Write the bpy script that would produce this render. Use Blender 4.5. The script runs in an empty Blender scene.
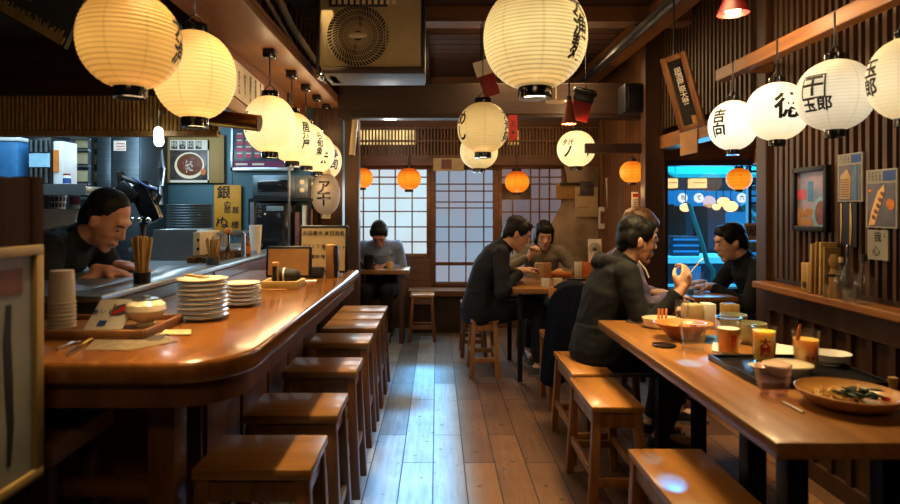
import bpy, bmesh, math, random
from mathutils import Vector, Matrix, Quaternion, noise
random.seed(7)
S = bpy.context.scene
COL = S.collection
PI = math.pi
F, CX, CY, H = 600.0, 437.0, 210.0, 1.2       # focal length in pixels, vanishing point, eye height
V = Vector

def at(px, py, Y):
    return V(((px-CX)*Y/F, Y, H-(py-CY)*Y/F))
def ax(px, Y): return (px-CX)*Y/F
def az(py, Y): return H-(py-CY)*Y/F

# ---------------------------------------------------------------- materials
def nt_new(name):
    m = bpy.data.materials.new(name); m.use_nodes = True
    n = m.node_tree; n.nodes.clear()
    out = n.nodes.new('ShaderNodeOutputMaterial')
    return m, n, out
def lk(n, a, b): n.links.new(a, b)
def rgba(c): return (c[0], c[1], c[2], 1)
def srgb(r, g, b):
    f = lambda c: (c/255/12.92) if c/255 <= .04045 else ((c/255+.055)/1.055)**2.4
    return (f(r), f(g), f(b))

def mat(name, c, rough=.6, metal=0, var=.25, scale=18, bump=.0, c2=None, coat=0, trans=0, alpha=1, spec=None, sss=0, ior=1.45, emis=None, es=0, stretch=(1,1,1), sheen=0):
    m, n, out = nt_new(name)
    b = n.nodes.new('ShaderNodeBsdfPrincipled')
    tc = n.nodes.new('ShaderNodeTexCoord'); mp = n.nodes.new('ShaderNodeMapping')
    mp.inputs['Scale'].default_value = stretch
    nz = n.nodes.new('ShaderNodeTexNoise'); nz.inputs['Scale'].default_value = scale; nz.inputs['Detail'].default_value = 4
    lk(n, tc.outputs['Object'], mp.inputs['Vector']); lk(n, mp.outputs[0], nz.inputs['Vector'])
    r = n.nodes.new('ShaderNodeValToRGB')
    if c2 is None: c2 = tuple(x*(1-var) for x in c)
    r.color_ramp.elements[0].color = rgba(c2); r.color_ramp.elements[0].position = .3
    r.color_ramp.elements[1].color = rgba(c); r.color_ramp.elements[1].position = .7
    lk(n, nz.outputs['Fac'], r.inputs['Fac']); lk(n, r.outputs[0], b.inputs['Base Color'])
    b.inputs['Roughness'].default_value = rough; b.inputs['Metallic'].default_value = metal
    b.inputs['IOR'].default_value = ior
    if sss:
        b.inputs['Subsurface Weight'].default_value = sss; b.inputs['Subsurface Scale'].default_value = .04; b.inputs['Subsurface Radius'].default_value = (1,.6,.25)
    if spec is not None: b.inputs['Specular IOR Level'].default_value = spec
    if coat: b.inputs['Coat Weight'].default_value = coat; b.inputs['Coat Roughness'].default_value = .15
    if trans: b.inputs['Transmission Weight'].default_value = trans
    if alpha < 1: b.inputs['Alpha'].default_value = alpha
    if sheen: b.inputs['Sheen Weight'].default_value = sheen
    if emis:
        b.inputs['Emission Color'].default_value = rgba(emis); b.inputs['Emission Strength'].default_value = es
    if bump:
        bp = n.nodes.new('ShaderNodeBump'); bp.inputs['Strength'].default_value = bump; bp.inputs['Distance'].default_value = .01
        lk(n, nz.outputs['Fac'], bp.inputs['Height']); lk(n, bp.outputs[0], b.inputs['Normal'])
    lk(n, b.outputs[0], out.inputs[0])
    return m

def wood(name, c1, c2, axis='Y', scale=9, rough=.4, coat=0, bump=.15, rings=2.2):
    """grain stretched along one axis, with growth-ring waves"""
    def tone(c):
        c = (c[0], c[1]*1.15, c[2]*.90); g = .3*c[0]+.55*c[1]+.15*c[2]; return tuple(.88*(x*.94+g*.06) for x in c)
    c1, c2 = tone(c1), tone(c2)
    m, n, out = nt_new(name)
    b = n.nodes.new('ShaderNodeBsdfPrincipled')
    tc = n.nodes.new('ShaderNodeTexCoord'); mp = n.nodes.new('ShaderNodeMapping')
    k = {'X': (.08, 1, 1), 'Y': (1, .08, 1), 'Z': (1, 1, .08)}[axis]
    mp.inputs['Scale'].default_value = k
    lk(n, tc.outputs['Object'], mp.inputs['Vector'])
    n1 = n.nodes.new('ShaderNodeTexNoise'); n1.inputs['Scale'].default_value = scale*5; n1.inputs['Detail'].default_value = 6; n1.inputs['Roughness'].default_value = .65
    lk(n, mp.outputs[0], n1.inputs['Vector'])
    n2 = n.nodes.new('ShaderNodeTexNoise'); n2.inputs['Scale'].default_value = scale; n2.inputs['Detail'].default_value = 2; n2.inputs['Distortion'].default_value = rings
    lk(n, mp.outputs[0], n2.inputs['Vector'])
    mx = n.nodes.new('ShaderNodeMath'); mx.operation = 'MULTIPLY_ADD'; mx.inputs[1].default_value = .55
    m2 = n.nodes.new('ShaderNodeMath'); m2.operation = 'MULTIPLY'; m2.inputs[1].default_value = .45
    lk(n, n2.outputs['Fac'], m2.inputs[0]); lk(n, n1.outputs['Fac'], mx.inputs[0]); lk(n, m2.outputs[0], mx.inputs[2])
    r = n.nodes.new('ShaderNodeValToRGB')
    r.color_ramp.elements[0].color = rgba(c1); r.color_ramp.elements[0].position = .34
    r.color_ramp.elements[1].color = rgba(c2); r.color_ramp.elements[1].position = .66
    lk(n, mx.outputs[0], r.inputs['Fac']); lk(n, r.outputs[0], b.inputs['Base Color'])
    rr = n.nodes.new('ShaderNodeMapRange'); rr.inputs[3].default_value = rough*.8; rr.inputs[4].default_value = min(1, rough*1.25)
    lk(n, n1.outputs['Fac'], rr.inputs[0]); lk(n, rr.outputs[0], b.inputs['Roughness'])
    if coat: b.inputs['Coat Weight'].default_value = coat; b.inputs['Coat Roughness'].default_value = .12
    bp = n.nodes.new('ShaderNodeBump'); bp.inputs['Strength'].default_value = bump*.6; bp.inputs['Distance'].default_value = .003
    lk(n, mx.outputs[0], bp.inputs['Height']); lk(n, bp.outputs[0], b.inputs['Normal'])
    lk(n, b.outputs[0], out.inputs[0])
    return m

def emit(name, c, s, var=.15, scale=6, c2=None):
    m, n, out = nt_new(name)
    e = n.nodes.new('ShaderNodeEmission'); e.inputs['Strength'].default_value = s
    tc = n.nodes.new('ShaderNodeTexCoord'); nz = n.nodes.new('ShaderNodeTexNoise'); nz.inputs['Scale'].default_value = scale
    lk(n, tc.outputs['Object'], nz.inputs['Vector'])
    r = n.nodes.new('ShaderNodeValToRGB')
    r.color_ramp.elements[0].color = rgba(c2 or tuple(x*(1-var) for x in c)); r.color_ramp.elements[0].position = .35
    r.color_ramp.elements[1].color = rgba(c); r.color_ramp.elements[1].position = .65
    lk(n, nz.outputs['Fac'], r.inputs['Fac']); lk(n, r.outputs[0], e.inputs['Color'])
    lk(n, e.outputs[0], out.inputs[0])
    return m

def lantern_mat(name, c_mid, c_edge, s, rz, ribs, seams=8, hot=.5, rib_dark=.3, seam_dark=.28):
    """glowing paper: brightest round the bulb, thin dark bamboo hoops and glued seams"""
    m, n, out = nt_new(name)
    tc = n.nodes.new('ShaderNodeTexCoord'); sp = n.nodes.new('ShaderNodeSeparateXYZ')
    lk(n, tc.outputs['Object'], sp.inputs[0])
    def M(op, a=None, b=None, c=None):
        k = n.nodes.new('ShaderNodeMath'); k.operation = op
        for i, v in enumerate((a, b, c)):
            if v is None: continue
            if isinstance(v, (int, float)): k.inputs[i].default_value = v
            else: lk(n, v, k.inputs[i])
        return k.outputs[0]
    z = sp.outputs['Z']
    # hoops
    fr = M('FRACT', M('MULTIPLY', M('ADD', z, rz), ribs/(2*rz)))
    hoop = M('POWER', M('ABSOLUTE', M('SUBTRACT', M('MULTIPLY', fr, 2), 1)), 3)
    # seams
    ang = M('ARCTAN2', sp.outputs['Y'], sp.outputs['X'])
    fs = M('FRACT', M('MULTIPLY', ang, seams/(2*PI)))
    seam = M('POWER', M('ABSOLUTE', M('SUBTRACT', M('MULTIPLY', fs, 2), 1)), 26)
    # bulb glow
    zz = M('DIVIDE', M('SUBTRACT', z, -rz*.12), rz)
    glow = M('MAXIMUM', M('SUBTRACT', 1, M('MULTIPLY', M('MULTIPLY', zz, zz), 1.05)), 0)
    nz = n.nodes.new('ShaderNodeTexNoise'); nz.inputs['Scale'].default_value = 9; nz.inputs['Detail'].default_value = 3
    lk(n, tc.outputs['Object'], nz.inputs['Vector'])
    g2 = M('MULTIPLY', glow, M('ADD', .75, M('MULTIPLY', nz.outputs['Fac'], .5)))
    r = n.nodes.new('ShaderNodeMix'); r.data_type = 'RGBA'
    r.inputs['A'].default_value = rgba(c_edge); r.inputs['B'].default_value = rgba(c_mid)
    lk(n, g2, r.inputs['Factor'])
    e = n.nodes.new('ShaderNodeEmission')
    st = M('MULTIPLY', M('ADD', 1-hot, M('MULTIPLY', g2, hot)), M('SUBTRACT', 1, M('MULTIPLY', hoop, rib_dark)))
    st = M('MULTIPLY', st, M('SUBTRACT', 1, M('MULTIPLY', seam, seam_dark)))
    lk(n, M('MULTIPLY', st, s), e.inputs['Strength']); lk(n, r.outputs['Result'], e.inputs['Color'])
    d = n.nodes.new('ShaderNodeBsdfPrincipled'); d.inputs['Base Color'].default_value = rgba(tuple(.35*x for x in c_mid)); d.inputs['Roughness'].default_value = .6
    ad = n.nodes.new('ShaderNodeAddShader'); lk(n, e.outputs[0], ad.inputs[0]); lk(n, d.outputs[0], ad.inputs[1])
    lk(n, ad.outputs[0], out.inputs[0])
    return m

def glass(name, c=(1,1,1), rough=.02, tint=.12):
    """thin drinking glass: mostly see-through, with a sharp reflection"""
    m, n, out = nt_new(name)
    t = n.nodes.new('ShaderNodeBsdfTransparent'); t.inputs[0].default_value = rgba(tuple(1-tint+tint*x for x in c))
    g = n.nodes.new('ShaderNodeBsdfGlossy'); g.inputs['Roughness'].default_value = rough
    d = n.nodes.new('ShaderNodeBsdfDiffuse'); d.inputs[0].default_value = rgba(c)
    nz = n.nodes.new('ShaderNodeTexNoise'); nz.inputs['Scale'].default_value = 40
    mp = n.nodes.new('ShaderNodeMapRange'); mp.inputs[3].default_value = .005; mp.inputs[4].default_value = .045
    lk(n, nz.outputs['Fac'], mp.inputs[0])
    lw = n.nodes.new('ShaderNodeLayerWeight'); pw = n.nodes.new('ShaderNodeMath'); pw.operation = 'POWER'; pw.inputs[1].default_value = 3.5; lk(n, lw.outputs['Facing'], pw.inputs[0])
    fr = n.nodes.new('ShaderNodeMath'); fr.operation = 'MULTIPLY_ADD'; fr.inputs[1].default_value = .75; fr.inputs[2].default_value = .06; lk(n, pw.outputs[0], fr.inputs[0])
    a = n.nodes.new('ShaderNodeMixShader'); lk(n, mp.outputs[0], a.inputs[0]); lk(n, t.outputs[0], a.inputs[1]); lk(n, d.outputs[0], a.inputs[2])
    b = n.nodes.new('ShaderNodeMixShader'); lk(n, fr.outputs[0], b.inputs[0]); lk(n, a.outputs[0], b.inputs[1]); lk(n, g.outputs[0], b.inputs[2])
    lk(n, b.outputs[0], out.inputs[0])
    return m

# ---------------------------------------------------------------- mesh helpers
def root_loc(p):
    while p is not None and p.parent is not None: p = p.parent
    return p.location.copy() if p is not None else V((0,0,0))

class MB:
    """collects shapes in world coordinates, then links them as ONE mesh object"""
    def __init__(s): s.bm = bmesh.new()
    def _add(s, bm2, M=None):
        if M is not None: bmesh.ops.transform(bm2, matrix=M, verts=bm2.verts)
        me = bpy.data.meshes.new('t'); bm2.to_mesh(me); bm2.free()
        s.bm.from_mesh(me); bpy.data.meshes.remove(me)
        return s
    def box(s, c, d, bev=0, rot=None, seg=2):
        b = bmesh.new(); bmesh.ops.create_cube(b, size=1)
        bmesh.ops.scale(b, vec=V(d), verts=b.verts)
        if bev: bmesh.ops.bevel(b, geom=b.edges[:], offset=bev, segments=seg, profile=.5, affect='EDGES')
        M = Matrix.Translation(V(c)) @ (rot.to_4x4() if rot is not None else Matrix())
        return s._add(b, M)
    def bx(s, x0, x1, y0, y1, z0, z1, bev=0):
        return s.box(((x0+x1)/2, (y0+y1)/2, (z0+z1)/2), (abs(x1-x0), abs(y1-y0), abs(z1-z0)), bev)
    def beam(s, p0, p1, w, d, bev=0, up=(0,0,1)):
        p0, p1 = V(p0), V(p1); z = (p1-p0); L = z.length; z.normalize()
        x = V(up).cross(z)
        if x.length < 1e-4: x = V((1,0,0))
        x.normalize(); y = z.cross(x)
        R = Matrix((x, y, z)).transposed()
        return s.box((p0+p1)/2, (w, d, L), bev, R)
    def cyl(s, p0, p1, r0, r1=None, seg=16, cap=True):
        r1 = r0 if r1 is None else r1
        p0, p1 = V(p0), V(p1); z = p1-p0; L = z.length
        b = bmesh.new(); bmesh.ops.create_cone(b, cap_ends=cap, segments=seg, radius1=r0, radius2=r1, depth=L)
        M = Matrix.Translation((p0+p1)/2) @ z.to_track_quat('Z', 'Y').to_matrix().to_4x4()
        return s._add(b, M)
    def ell(s, c, r, rot=None, u=16, v=12):
        b = bmesh.new(); bmesh.ops.create_uvsphere(b, u_segments=u, v_segments=v, radius=1)
        M = Matrix.Translation(V(c)) @ (rot.to_4x4() if rot is not None else Matrix()) @ Matrix.Diagonal(V((r[0], r[1], r[2], 1)))
        return s._add(b, M)
    def cap(s, p0, p1, r0, r1=None, seg=12):
        """capsule with round ends"""
        r1 = r0 if r1 is None else r1
        s.cyl(p0, p1, r0, r1, seg, True); s.ell(p0, (r0,)*3, u=seg, v=8); s.ell(p1, (r1,)*3, u=seg, v=8); return s
    def lathe(s, prof, c=(0,0,0), seg=32, axis=None, sx=1, sy=1):
        """prof: list of (radius, z)"""
        b = bmesh.new(); rings = []
        for r, z in prof:
            if r < 1e-6: rings.append([b.verts.new((0,0,z))])
            else: rings.append([b.verts.new((r*math.cos(2*PI*i/seg)*sx, r*math.sin(2*PI*i/seg)*sy, z)) for i in range(seg)])
        for a, q in zip(rings, rings[1:]):
            for i in range(seg):
                j = (i+1) % seg
                if len(a) == 1 and len(q) == 1: continue
                if len(a) == 1: b.faces.new((a[0], q[j], q[i]))
                elif len(q) == 1: b.faces.new((a[i], a[j], q[0]))
                else: b.faces.new((a[i], a[j], q[j], q[i]))
        bmesh.ops.recalc_face_normals(b, faces=b.faces)
        M = Matrix.Translation(V(c))
        if axis is not None: M = M @ V(axis).to_track_quat('Z', 'Y').to_matrix().to_4x4()
        return s._add(b, M)
    def tube(s, pts, r, seg=8):
        b = bmesh.new(); pts = [V(p) for p in pts]; rings = []
        rr = r if isinstance(r, (list, tuple)) else [r]*len(pts)
        for i, p in enumerate(pts):
            t = (pts[min(i+1, len(pts)-1)] - pts[max(i-1, 0)]).normalized()
            q = t.to_track_quat('Z', 'Y')
            rings.append([b.verts.new(p + q @ V((rr[i]*math.cos(2*PI*k/seg), rr[i]*math.sin(2*PI*k/seg), 0))) for k in range(seg)])
        for a, c in zip(rings, rings[1:]):
            for k in range(seg): b.faces.new((a[k], a[(k+1)%seg], c[(k+1)%seg], c[k]))
        b.faces.new(rings[0][::-1]); b.faces.new(rings[-1])
        bmesh.ops.recalc_face_normals(b, faces=b.faces)
        return s._add(b)
    def sweep(s, secs, seg=24):
        """secs: list of (centre, xvec, yvec): elliptical sections, closed ends"""
        b = bmesh.new(); rings = []
        for c, xv, yv in secs:
            c, xv, yv = V(c), V(xv), V(yv)
            rings.append([b.verts.new(c + xv*math.cos(2*PI*k/seg) + yv*math.sin(2*PI*k/seg)) for k in range(seg)])
        for a, c in zip(rings, rings[1:]):
            for k in range(seg): b.faces.new((a[k], a[(k+1)%seg], c[(k+1)%seg], c[k]))
        b.faces.new(rings[0][::-1]); b.faces.new(rings[-1])
        bmesh.ops.recalc_face_normals(b, faces=b.faces)
        return s._add(b)
    def prism(s, poly, z0, z1, M=None, bev=0):
        """poly in xy, extruded z0..z1"""
        b = bmesh.new()
        lo = [b.verts.new((x, y, z0)) for x, y in poly]; hi = [b.verts.new((x, y, z1)) for x, y in poly]
        n = len(poly)
        b.faces.new(lo[::-1]); top = b.faces.new(hi)
        for i in range(n): b.faces.new((lo[i], lo[(i+1)%n], hi[(i+1)%n], hi[i]))
        bmesh.ops.recalc_face_normals(b, faces=b.faces)
        if bev:
            ed = [e for e in b.edges if (e.verts[0].co.z == e.verts[1].co.z)]
            bmesh.ops.bevel(b, geom=ed, offset=bev, segments=3, profile=.5, affect='EDGES')
        return s._add(b, M)
    def grid(s, fn, nu, nv, close=False):
        b = bmesh.new(); g = [[b.verts.new(fn(i/nu, j/nv)) for j in range(nv+1)] for i in range(nu+1)]
        for i in range(nu):
            for j in range(nv): b.faces.new((g[i][j], g[i+1][j], g[i+1][j+1], g[i][j+1]))
        return s._add(b)
    def quad(s, a, b_, c, d):
        b = bmesh.new(); b.faces.new([b.verts.new(V(p)) for p in (a, b_, c, d)])
        return s._add(b)
    def build(s, name, m, parent=None, origin=None, smooth=True, angle=35):
        me = bpy.data.meshes.new(name)
        o = bpy.data.objects.new(name, me); COL.objects.link(o)
        if parent is not None:
            o.parent = parent; off = root_loc(parent)
        else:
            if origin is None:
                vs = s.bm.verts
                xs = [v.co for v in vs]
                mn = V((min(c.x for c in xs), min(c.y for c in xs), min(c.z for c in xs)))
                mxx = V((max(c.x for c in xs), max(c.y for c in xs), max(c.z for c in xs)))
                origin = V(((mn.x+mxx.x)/2, (mn.y+mxx.y)/2, mn.z))
            off = V(origin); o.location = off
        bmesh.ops.translate(s.bm, vec=-off, verts=s.bm.verts)
        s.bm.to_mesh(me); s.bm.free()
        me.materials.append(m)
        if smooth:
            for p in me.polygons: p.use_smooth = True
            me.set_sharp_from_angle(angle=math.radians(angle))
        return o

def tag(o, label=None, cat=None, group=None, kind=None):
    if label: o['label'] = label
    if cat: o['category'] = cat
    if group: o['group'] = group
    if kind: o['kind'] = kind
    return o
def thing(name, label, cat, loc=(0,0,0), group=None):
    o = bpy.data.objects.new(name, None); COL.objects.link(o)
    o.empty_display_size = .05; o.location = V(loc)
    return tag(o, label, cat, group)
def struct(name, mb, m, **k):
    return tag(mb.build(name, m, origin=k.pop('origin', (0,0,0)), smooth=k.pop('smooth', False), **k), kind='structure')
def dup(root, loc, rotz=None, label=None, group=None):
    r = root.copy(); COL.objects.link(r); r.location = V(loc)
    if rotz is not None: r.rotation_euler = (0, 0, rotz)
    if label: r['label'] = label
    if group: r['group'] = group
    for ch in list(root.children):
        c = ch.copy(); COL.objects.link(c); c.parent = r
        for g in list(ch.children):
            d = g.copy(); COL.objects.link(d); d.parent = c
    return r

def text_bm(body, size=.1, line=.95, bold=.012):
    cu = bpy.data.curves.new('t', 'FONT'); cu.body = body; cu.size = size
    cu.align_x = 'CENTER'; cu.align_y = 'CENTER'; cu.space_line = line; cu.resolution_u = 3; cu.offset = size*bold
    o = bpy.data.objects.new('t', cu); COL.objects.link(o)
    dg = bpy.context.evaluated_depsgraph_get()
    me = bpy.data.meshes.new_from_object(o.evaluated_get(dg))
    b = bmesh.new(); b.from_mesh(me)
    bpy.data.objects.remove(o); bpy.data.curves.remove(cu); bpy.data.meshes.remove(me)
    return b

class Flat:
    """a flat sign or sheet in its own frame: origin, unit u (right), v (up); n faces the viewer"""
    def __init__(s, o, u, v):
        s.o, s.u, s.v = V(o), V(u).normalized(), V(v).normalized(); s.n = s.u.cross(s.v).normalized()
        s.M = Matrix.Translation(s.o) @ Matrix((s.u, s.v, s.n)).transposed().to_4x4()
    def p(s, a, b, l=0): return s.o + s.u*a + s.v*b + s.n*l
    def rect(s, mb, a0, b0, a1, b1, l0=0, l1=.002, bev=0):
        mb.box(s.p((a0+a1)/2, (b0+b1)/2, (l0+l1)/2), (abs(a1-a0), abs(b1-b0), abs(l1-l0)), bev, s.M.to_3x3()); return mb
    def disc(s, mb, a, b, ra, rb, l0=.002, l1=.003, seg=24, ang=0):
        ca, sa = math.cos(ang), math.sin(ang); pl = []
        for k in range(seg):
            x, y = ra*math.cos(2*PI*k/seg), rb*math.sin(2*PI*k/seg)
            pl.append((a + x*ca - y*sa, b + x*sa + y*ca))
        mb.prism(pl, l0, l1, s.M); return mb
    def poly(s, mb, pts, l0=.002, l1=.003): mb.prism(pts, l0, l1, s.M); return mb
    def text(s, mb, body, a, b, size, l=.0035, line=.95, rot=0, sx=1):
        t = text_bm(body, size, line)
        mb._add(t, s.M @ Matrix.Translation((a, b, l)) @ Matrix.Rotation(rot, 4, 'Z') @ Matrix.Diagonal((sx, 1, 1, 1))); return mb
# ---------------------------------------------------------------- palette
W = {}
W['counter'] = wood('varnished counter wood', srgb(104,56,20), srgb(152,88,36), 'Y', 5, .20, .45, .02)
W['counter_base'] = wood('counter base wood', srgb(84,42,16), srgb(128,70,30), 'Z', 6, .42, .1)
W['counter_x'] = wood('counter base rail wood', srgb(80,38,16), srgb(125,66,28), 'X', 6, .35, .2)
W['stool'] = wood('dark stool wood', srgb(92,50,24), srgb(140,82,40), 'Z', 8, .38, .1)
W['stool_seat'] = wood('dark stool seat wood', srgb(120,72,28), srgb(168,106,46), 'X', 5, .32, .2, .05)
W['pine'] = wood('honey stool wood', srgb(128,72,30), srgb(184,116,54), 'Z', 8, .42, .1)
W['pine_seat'] = wood('honey stool seat wood', srgb(150,86,36), srgb(206,134,64), 'Y', 5, .28, .3)
W['table'] = wood('honey table wood', srgb(140,84,38), srgb(186,120,58), 'Y', 5, .30, .25, .02)
W['table_back'] = wood('back table wood', srgb(120,70,32), srgb(176,112,56), 'X', 6, .35, .15)
W['dark'] = wood('dark brown timber', srgb(38,20,11), srgb(66,36,19), 'X', 7, .55)
W['dark_y'] = wood('dark brown timber lengthwise', srgb(46,24,12), srgb(80,44,22), 'Y', 7, .5)
W['dark_z'] = wood('dark brown post timber', srgb(58,31,15), srgb(96,55,27), 'Z', 7, .5)
W['mid'] = wood('brown panel wood', srgb(86,46,20), srgb(130,76,36), 'X', 6, .5)
W['mid_y'] = wood('brown fascia wood', srgb(110,62,28), srgb(160,98,48), 'Y', 5, .45)
W['mid_z'] = wood('brown upright wood', srgb(96,54,25), srgb(142,86,42), 'Z', 6, .5)
W['lattice'] = wood('lattice wood', srgb(78,40,18), srgb(118,66,32), 'Z', 9, .5)
W['slat'] = wood('wall slat wood', srgb(56,32,14), srgb(96,58,26), 'Z', 10, .5)
W['ceil'] = wood('ceiling boards', srgb(50,27,14), srgb(88,50,26), 'X', 6, .6)
W['bamboo'] = wood('bamboo screen', srgb(120,80,34), srgb(170,120,58), 'Z', 12, .5)
W['light'] = wood('pale wood', srgb(168,122,70), srgb(208,164,106), 'Y', 8, .5)
W['light_z'] = wood('pale upright wood', srgb(150,108,62), srgb(196,150,94), 'Z', 8, .5)
W['board'] = wood('tan plywood board', srgb(140,104,58), srgb(172,132,80), 'Z', 3, .6)

K = {}
K['black'] = mat('black satin', (.012,.012,.014), .4, var=.3)
K['blackmetal'] = mat('black powder coated metal', (.010,.010,.012), .45, .3)
K['blackgloss'] = mat('black gloss', (.012,.013,.016), .12, coat=.4)
K['rail'] = mat('grey rail metal', (.22,.22,.23), .35, .9)
K['steel'] = mat('brushed steel', (.42,.47,.50), .32, .85, .2, 6, .02, stretch=(.3,12,12))
K['steel_dark'] = mat('dark brushed steel', (.14,.17,.19), .35, .8, .25, 6, stretch=(.3,.3,14))
K['kwall'] = mat('kitchen wall steel panel', srgb(74,108,118), .5, .2, .3, 3)
K['kwall2'] = mat('kitchen grey cabinet', srgb(58,72,80), .5, .2, .3, 3)
K['white'] = mat('white paint', (.62,.62,.60), .5, var=.1)
K['cream'] = mat('cream plastic', srgb(196,178,142), .5, var=.15)
K['ac'] = mat('yellowed casing', srgb(160,142,106), .8, var=.2, scale=4)
K['porcelain'] = mat('cream porcelain', srgb(226,210,180), .2, var=.06, coat=.4)
K['porcelain_w'] = mat('white porcelain', srgb(222,218,208), .22, var=.06, coat=.4)
K['celadon'] = mat('pale green porcelain', srgb(170,168,128), .3, var=.12)
K['paper'] = mat('white paper', srgb(214,206,190), .8, var=.1, scale=9)
K['paper_dim'] = mat('greyed poster paper', srgb(150,146,138), .8, var=.15, scale=9)
K['paper_old'] = mat('aged paper', srgb(190,164,120), .8, var=.2, scale=6)
K['kraft'] = mat('kraft paper', srgb(170,126,76), .8, var=.2)
K['ink'] = mat('black ink', (.012,.010,.010), .7)
K['red'] = mat('red paint', srgb(150,28,18), .5)
K['redprint'] = mat('red print', srgb(196,40,26), .5)
K['blue'] = mat('blue print', srgb(48,78,140), .6)
K['bluebox'] = mat('blue plastic', srgb(62,120,168), .5)
K['yellow'] = mat('mustard yellow board', srgb(206,142,34), .6, var=.15)
K['orange'] = mat('orange print', srgb(206,120,46), .6)
K['pink'] = mat('pink print', srgb(196,84,104), .6)
K['purple'] = mat('purple print', srgb(120,50,96), .6)
K['green'] = mat('leaf green', srgb(46,66,24), .55, var=.5, scale=60, bump=.4)
K['broth'] = mat('broth brown', srgb(120,62,26), .25, var=.4, scale=40)
K['meat'] = mat('sliced meat', srgb(128,78,66), .5, var=.5, scale=50)
K['noodle'] = mat('noodle yellow', srgb(222,178,98), .45, var=.2, scale=40)
K['photo_dark'] = mat('dark photograph ground', srgb(48,44,46), .35, c2=srgb(96,84,78), scale=14)
K['photo_blue'] = mat('blue grey photograph ground', srgb(72,92,110), .35, c2=srgb(40,46,58), scale=7)
K['photo_pink'] = mat('rosy photograph ground', srgb(168,132,128), .35, c2=srgb(90,96,120), scale=9)
K['plaster'] = mat('stained grey plaster', srgb(176,150,120), .85, c2=srgb(84,66,50), scale=3.2, bump=.25)
K['navy'] = mat('navy cloth', srgb(14,18,32), .85, var=.4, scale=30, bump=.15, spec=.1)
K['glass'] = glass('clear glass', (.92,.96,1), .02, .06)
K['pane'] = glass('window glass', (.85,.95,1), .01, .05)
K['glass_pink'] = glass('pinkish glass', (.92,.68,.72), .03, .3)
K['beer'] = mat('amber beer', srgb(255,182,60), .2, c2=srgb(250,150,36), sss=.8)
K['juice'] = mat('cloudy yellow drink', srgb(255,218,96), .2, c2=srgb(252,196,66), scale=20, sss=.8)
K['juice2'] = mat('cloudy orange drink', srgb(255,222,140), .2, c2=srgb(246,178,84), scale=12, sss=.8)
K['foam'] = mat('drink foam', srgb(240,226,196), .6)
K['chrome'] = mat('chrome', (.6,.6,.62), .15, 1)
K["brass"] = mat('polished brass', srgb(180,122,46), .28, 1, .2)
K['brass_dull'] = mat('dull brass', srgb(120,84,40), .5, .8, .3)
K['terracotta'] = mat('brown lamp shade', srgb(130,66,36), .5)
K['shoe'] = mat('grey shoe suede', srgb(70,66,68), .8)
K['sole'] = mat('rubber sole', srgb(120,110,100), .7)
K['tealpaint'] = mat('teal painted steel', srgb(30,120,140), .4)
K['skin'] = mat('skin', srgb(206,160,130), .5, var=.12, scale=12)
K['skin2'] = mat('ruddy skin', srgb(190,140,114), .5, var=.12, scale=12)
K['lip'] = mat('lips', srgb(168,104,88), .5)
K['eye'] = mat('dark eye', (.015,.012,.01), .2)
K['hair'] = mat('black hair', (.010,.008,.007), .55, var=.5, scale=70, bump=.25, stretch=(1,1,.2), spec=.25)
K['hair_brown'] = mat('light brown hair', srgb(120,84,52), .45, c2=srgb(64,42,26), scale=70, bump=.25, stretch=(1,1,.2))
K['jacket_black'] = mat('black jacket cloth', srgb(9,9,11), .75, var=.35, scale=9, bump=.12)
K['hoodie'] = mat('charcoal hoodie fabric', srgb(20,19,19), .85, var=.3, scale=10, bump=.14)
K['tee'] = mat('black t-shirt cotton', srgb(9,9,12), .85, var=.3, scale=9, bump=.12)
K['shirt_blue'] = mat('grey blue shirt', srgb(140,160,196), .8, var=.25, scale=9, bump=.15)
K['sweater'] = mat('grey green sweater', srgb(124,114,96), .9, var=.25, scale=12, bump=.12)
K['trousers'] = mat('black trousers', srgb(15,14,16), .85, var=.3, scale=9, bump=.12)
K['plaid'] = mat('patchwork shirt', srgb(150,120,110), .85, c2=srgb(50,64,110), scale=14)
K['noren'] = mat('blue curtain cloth', srgb(24,104,176), .8, c2=srgb(16,70,130), scale=4)

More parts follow.
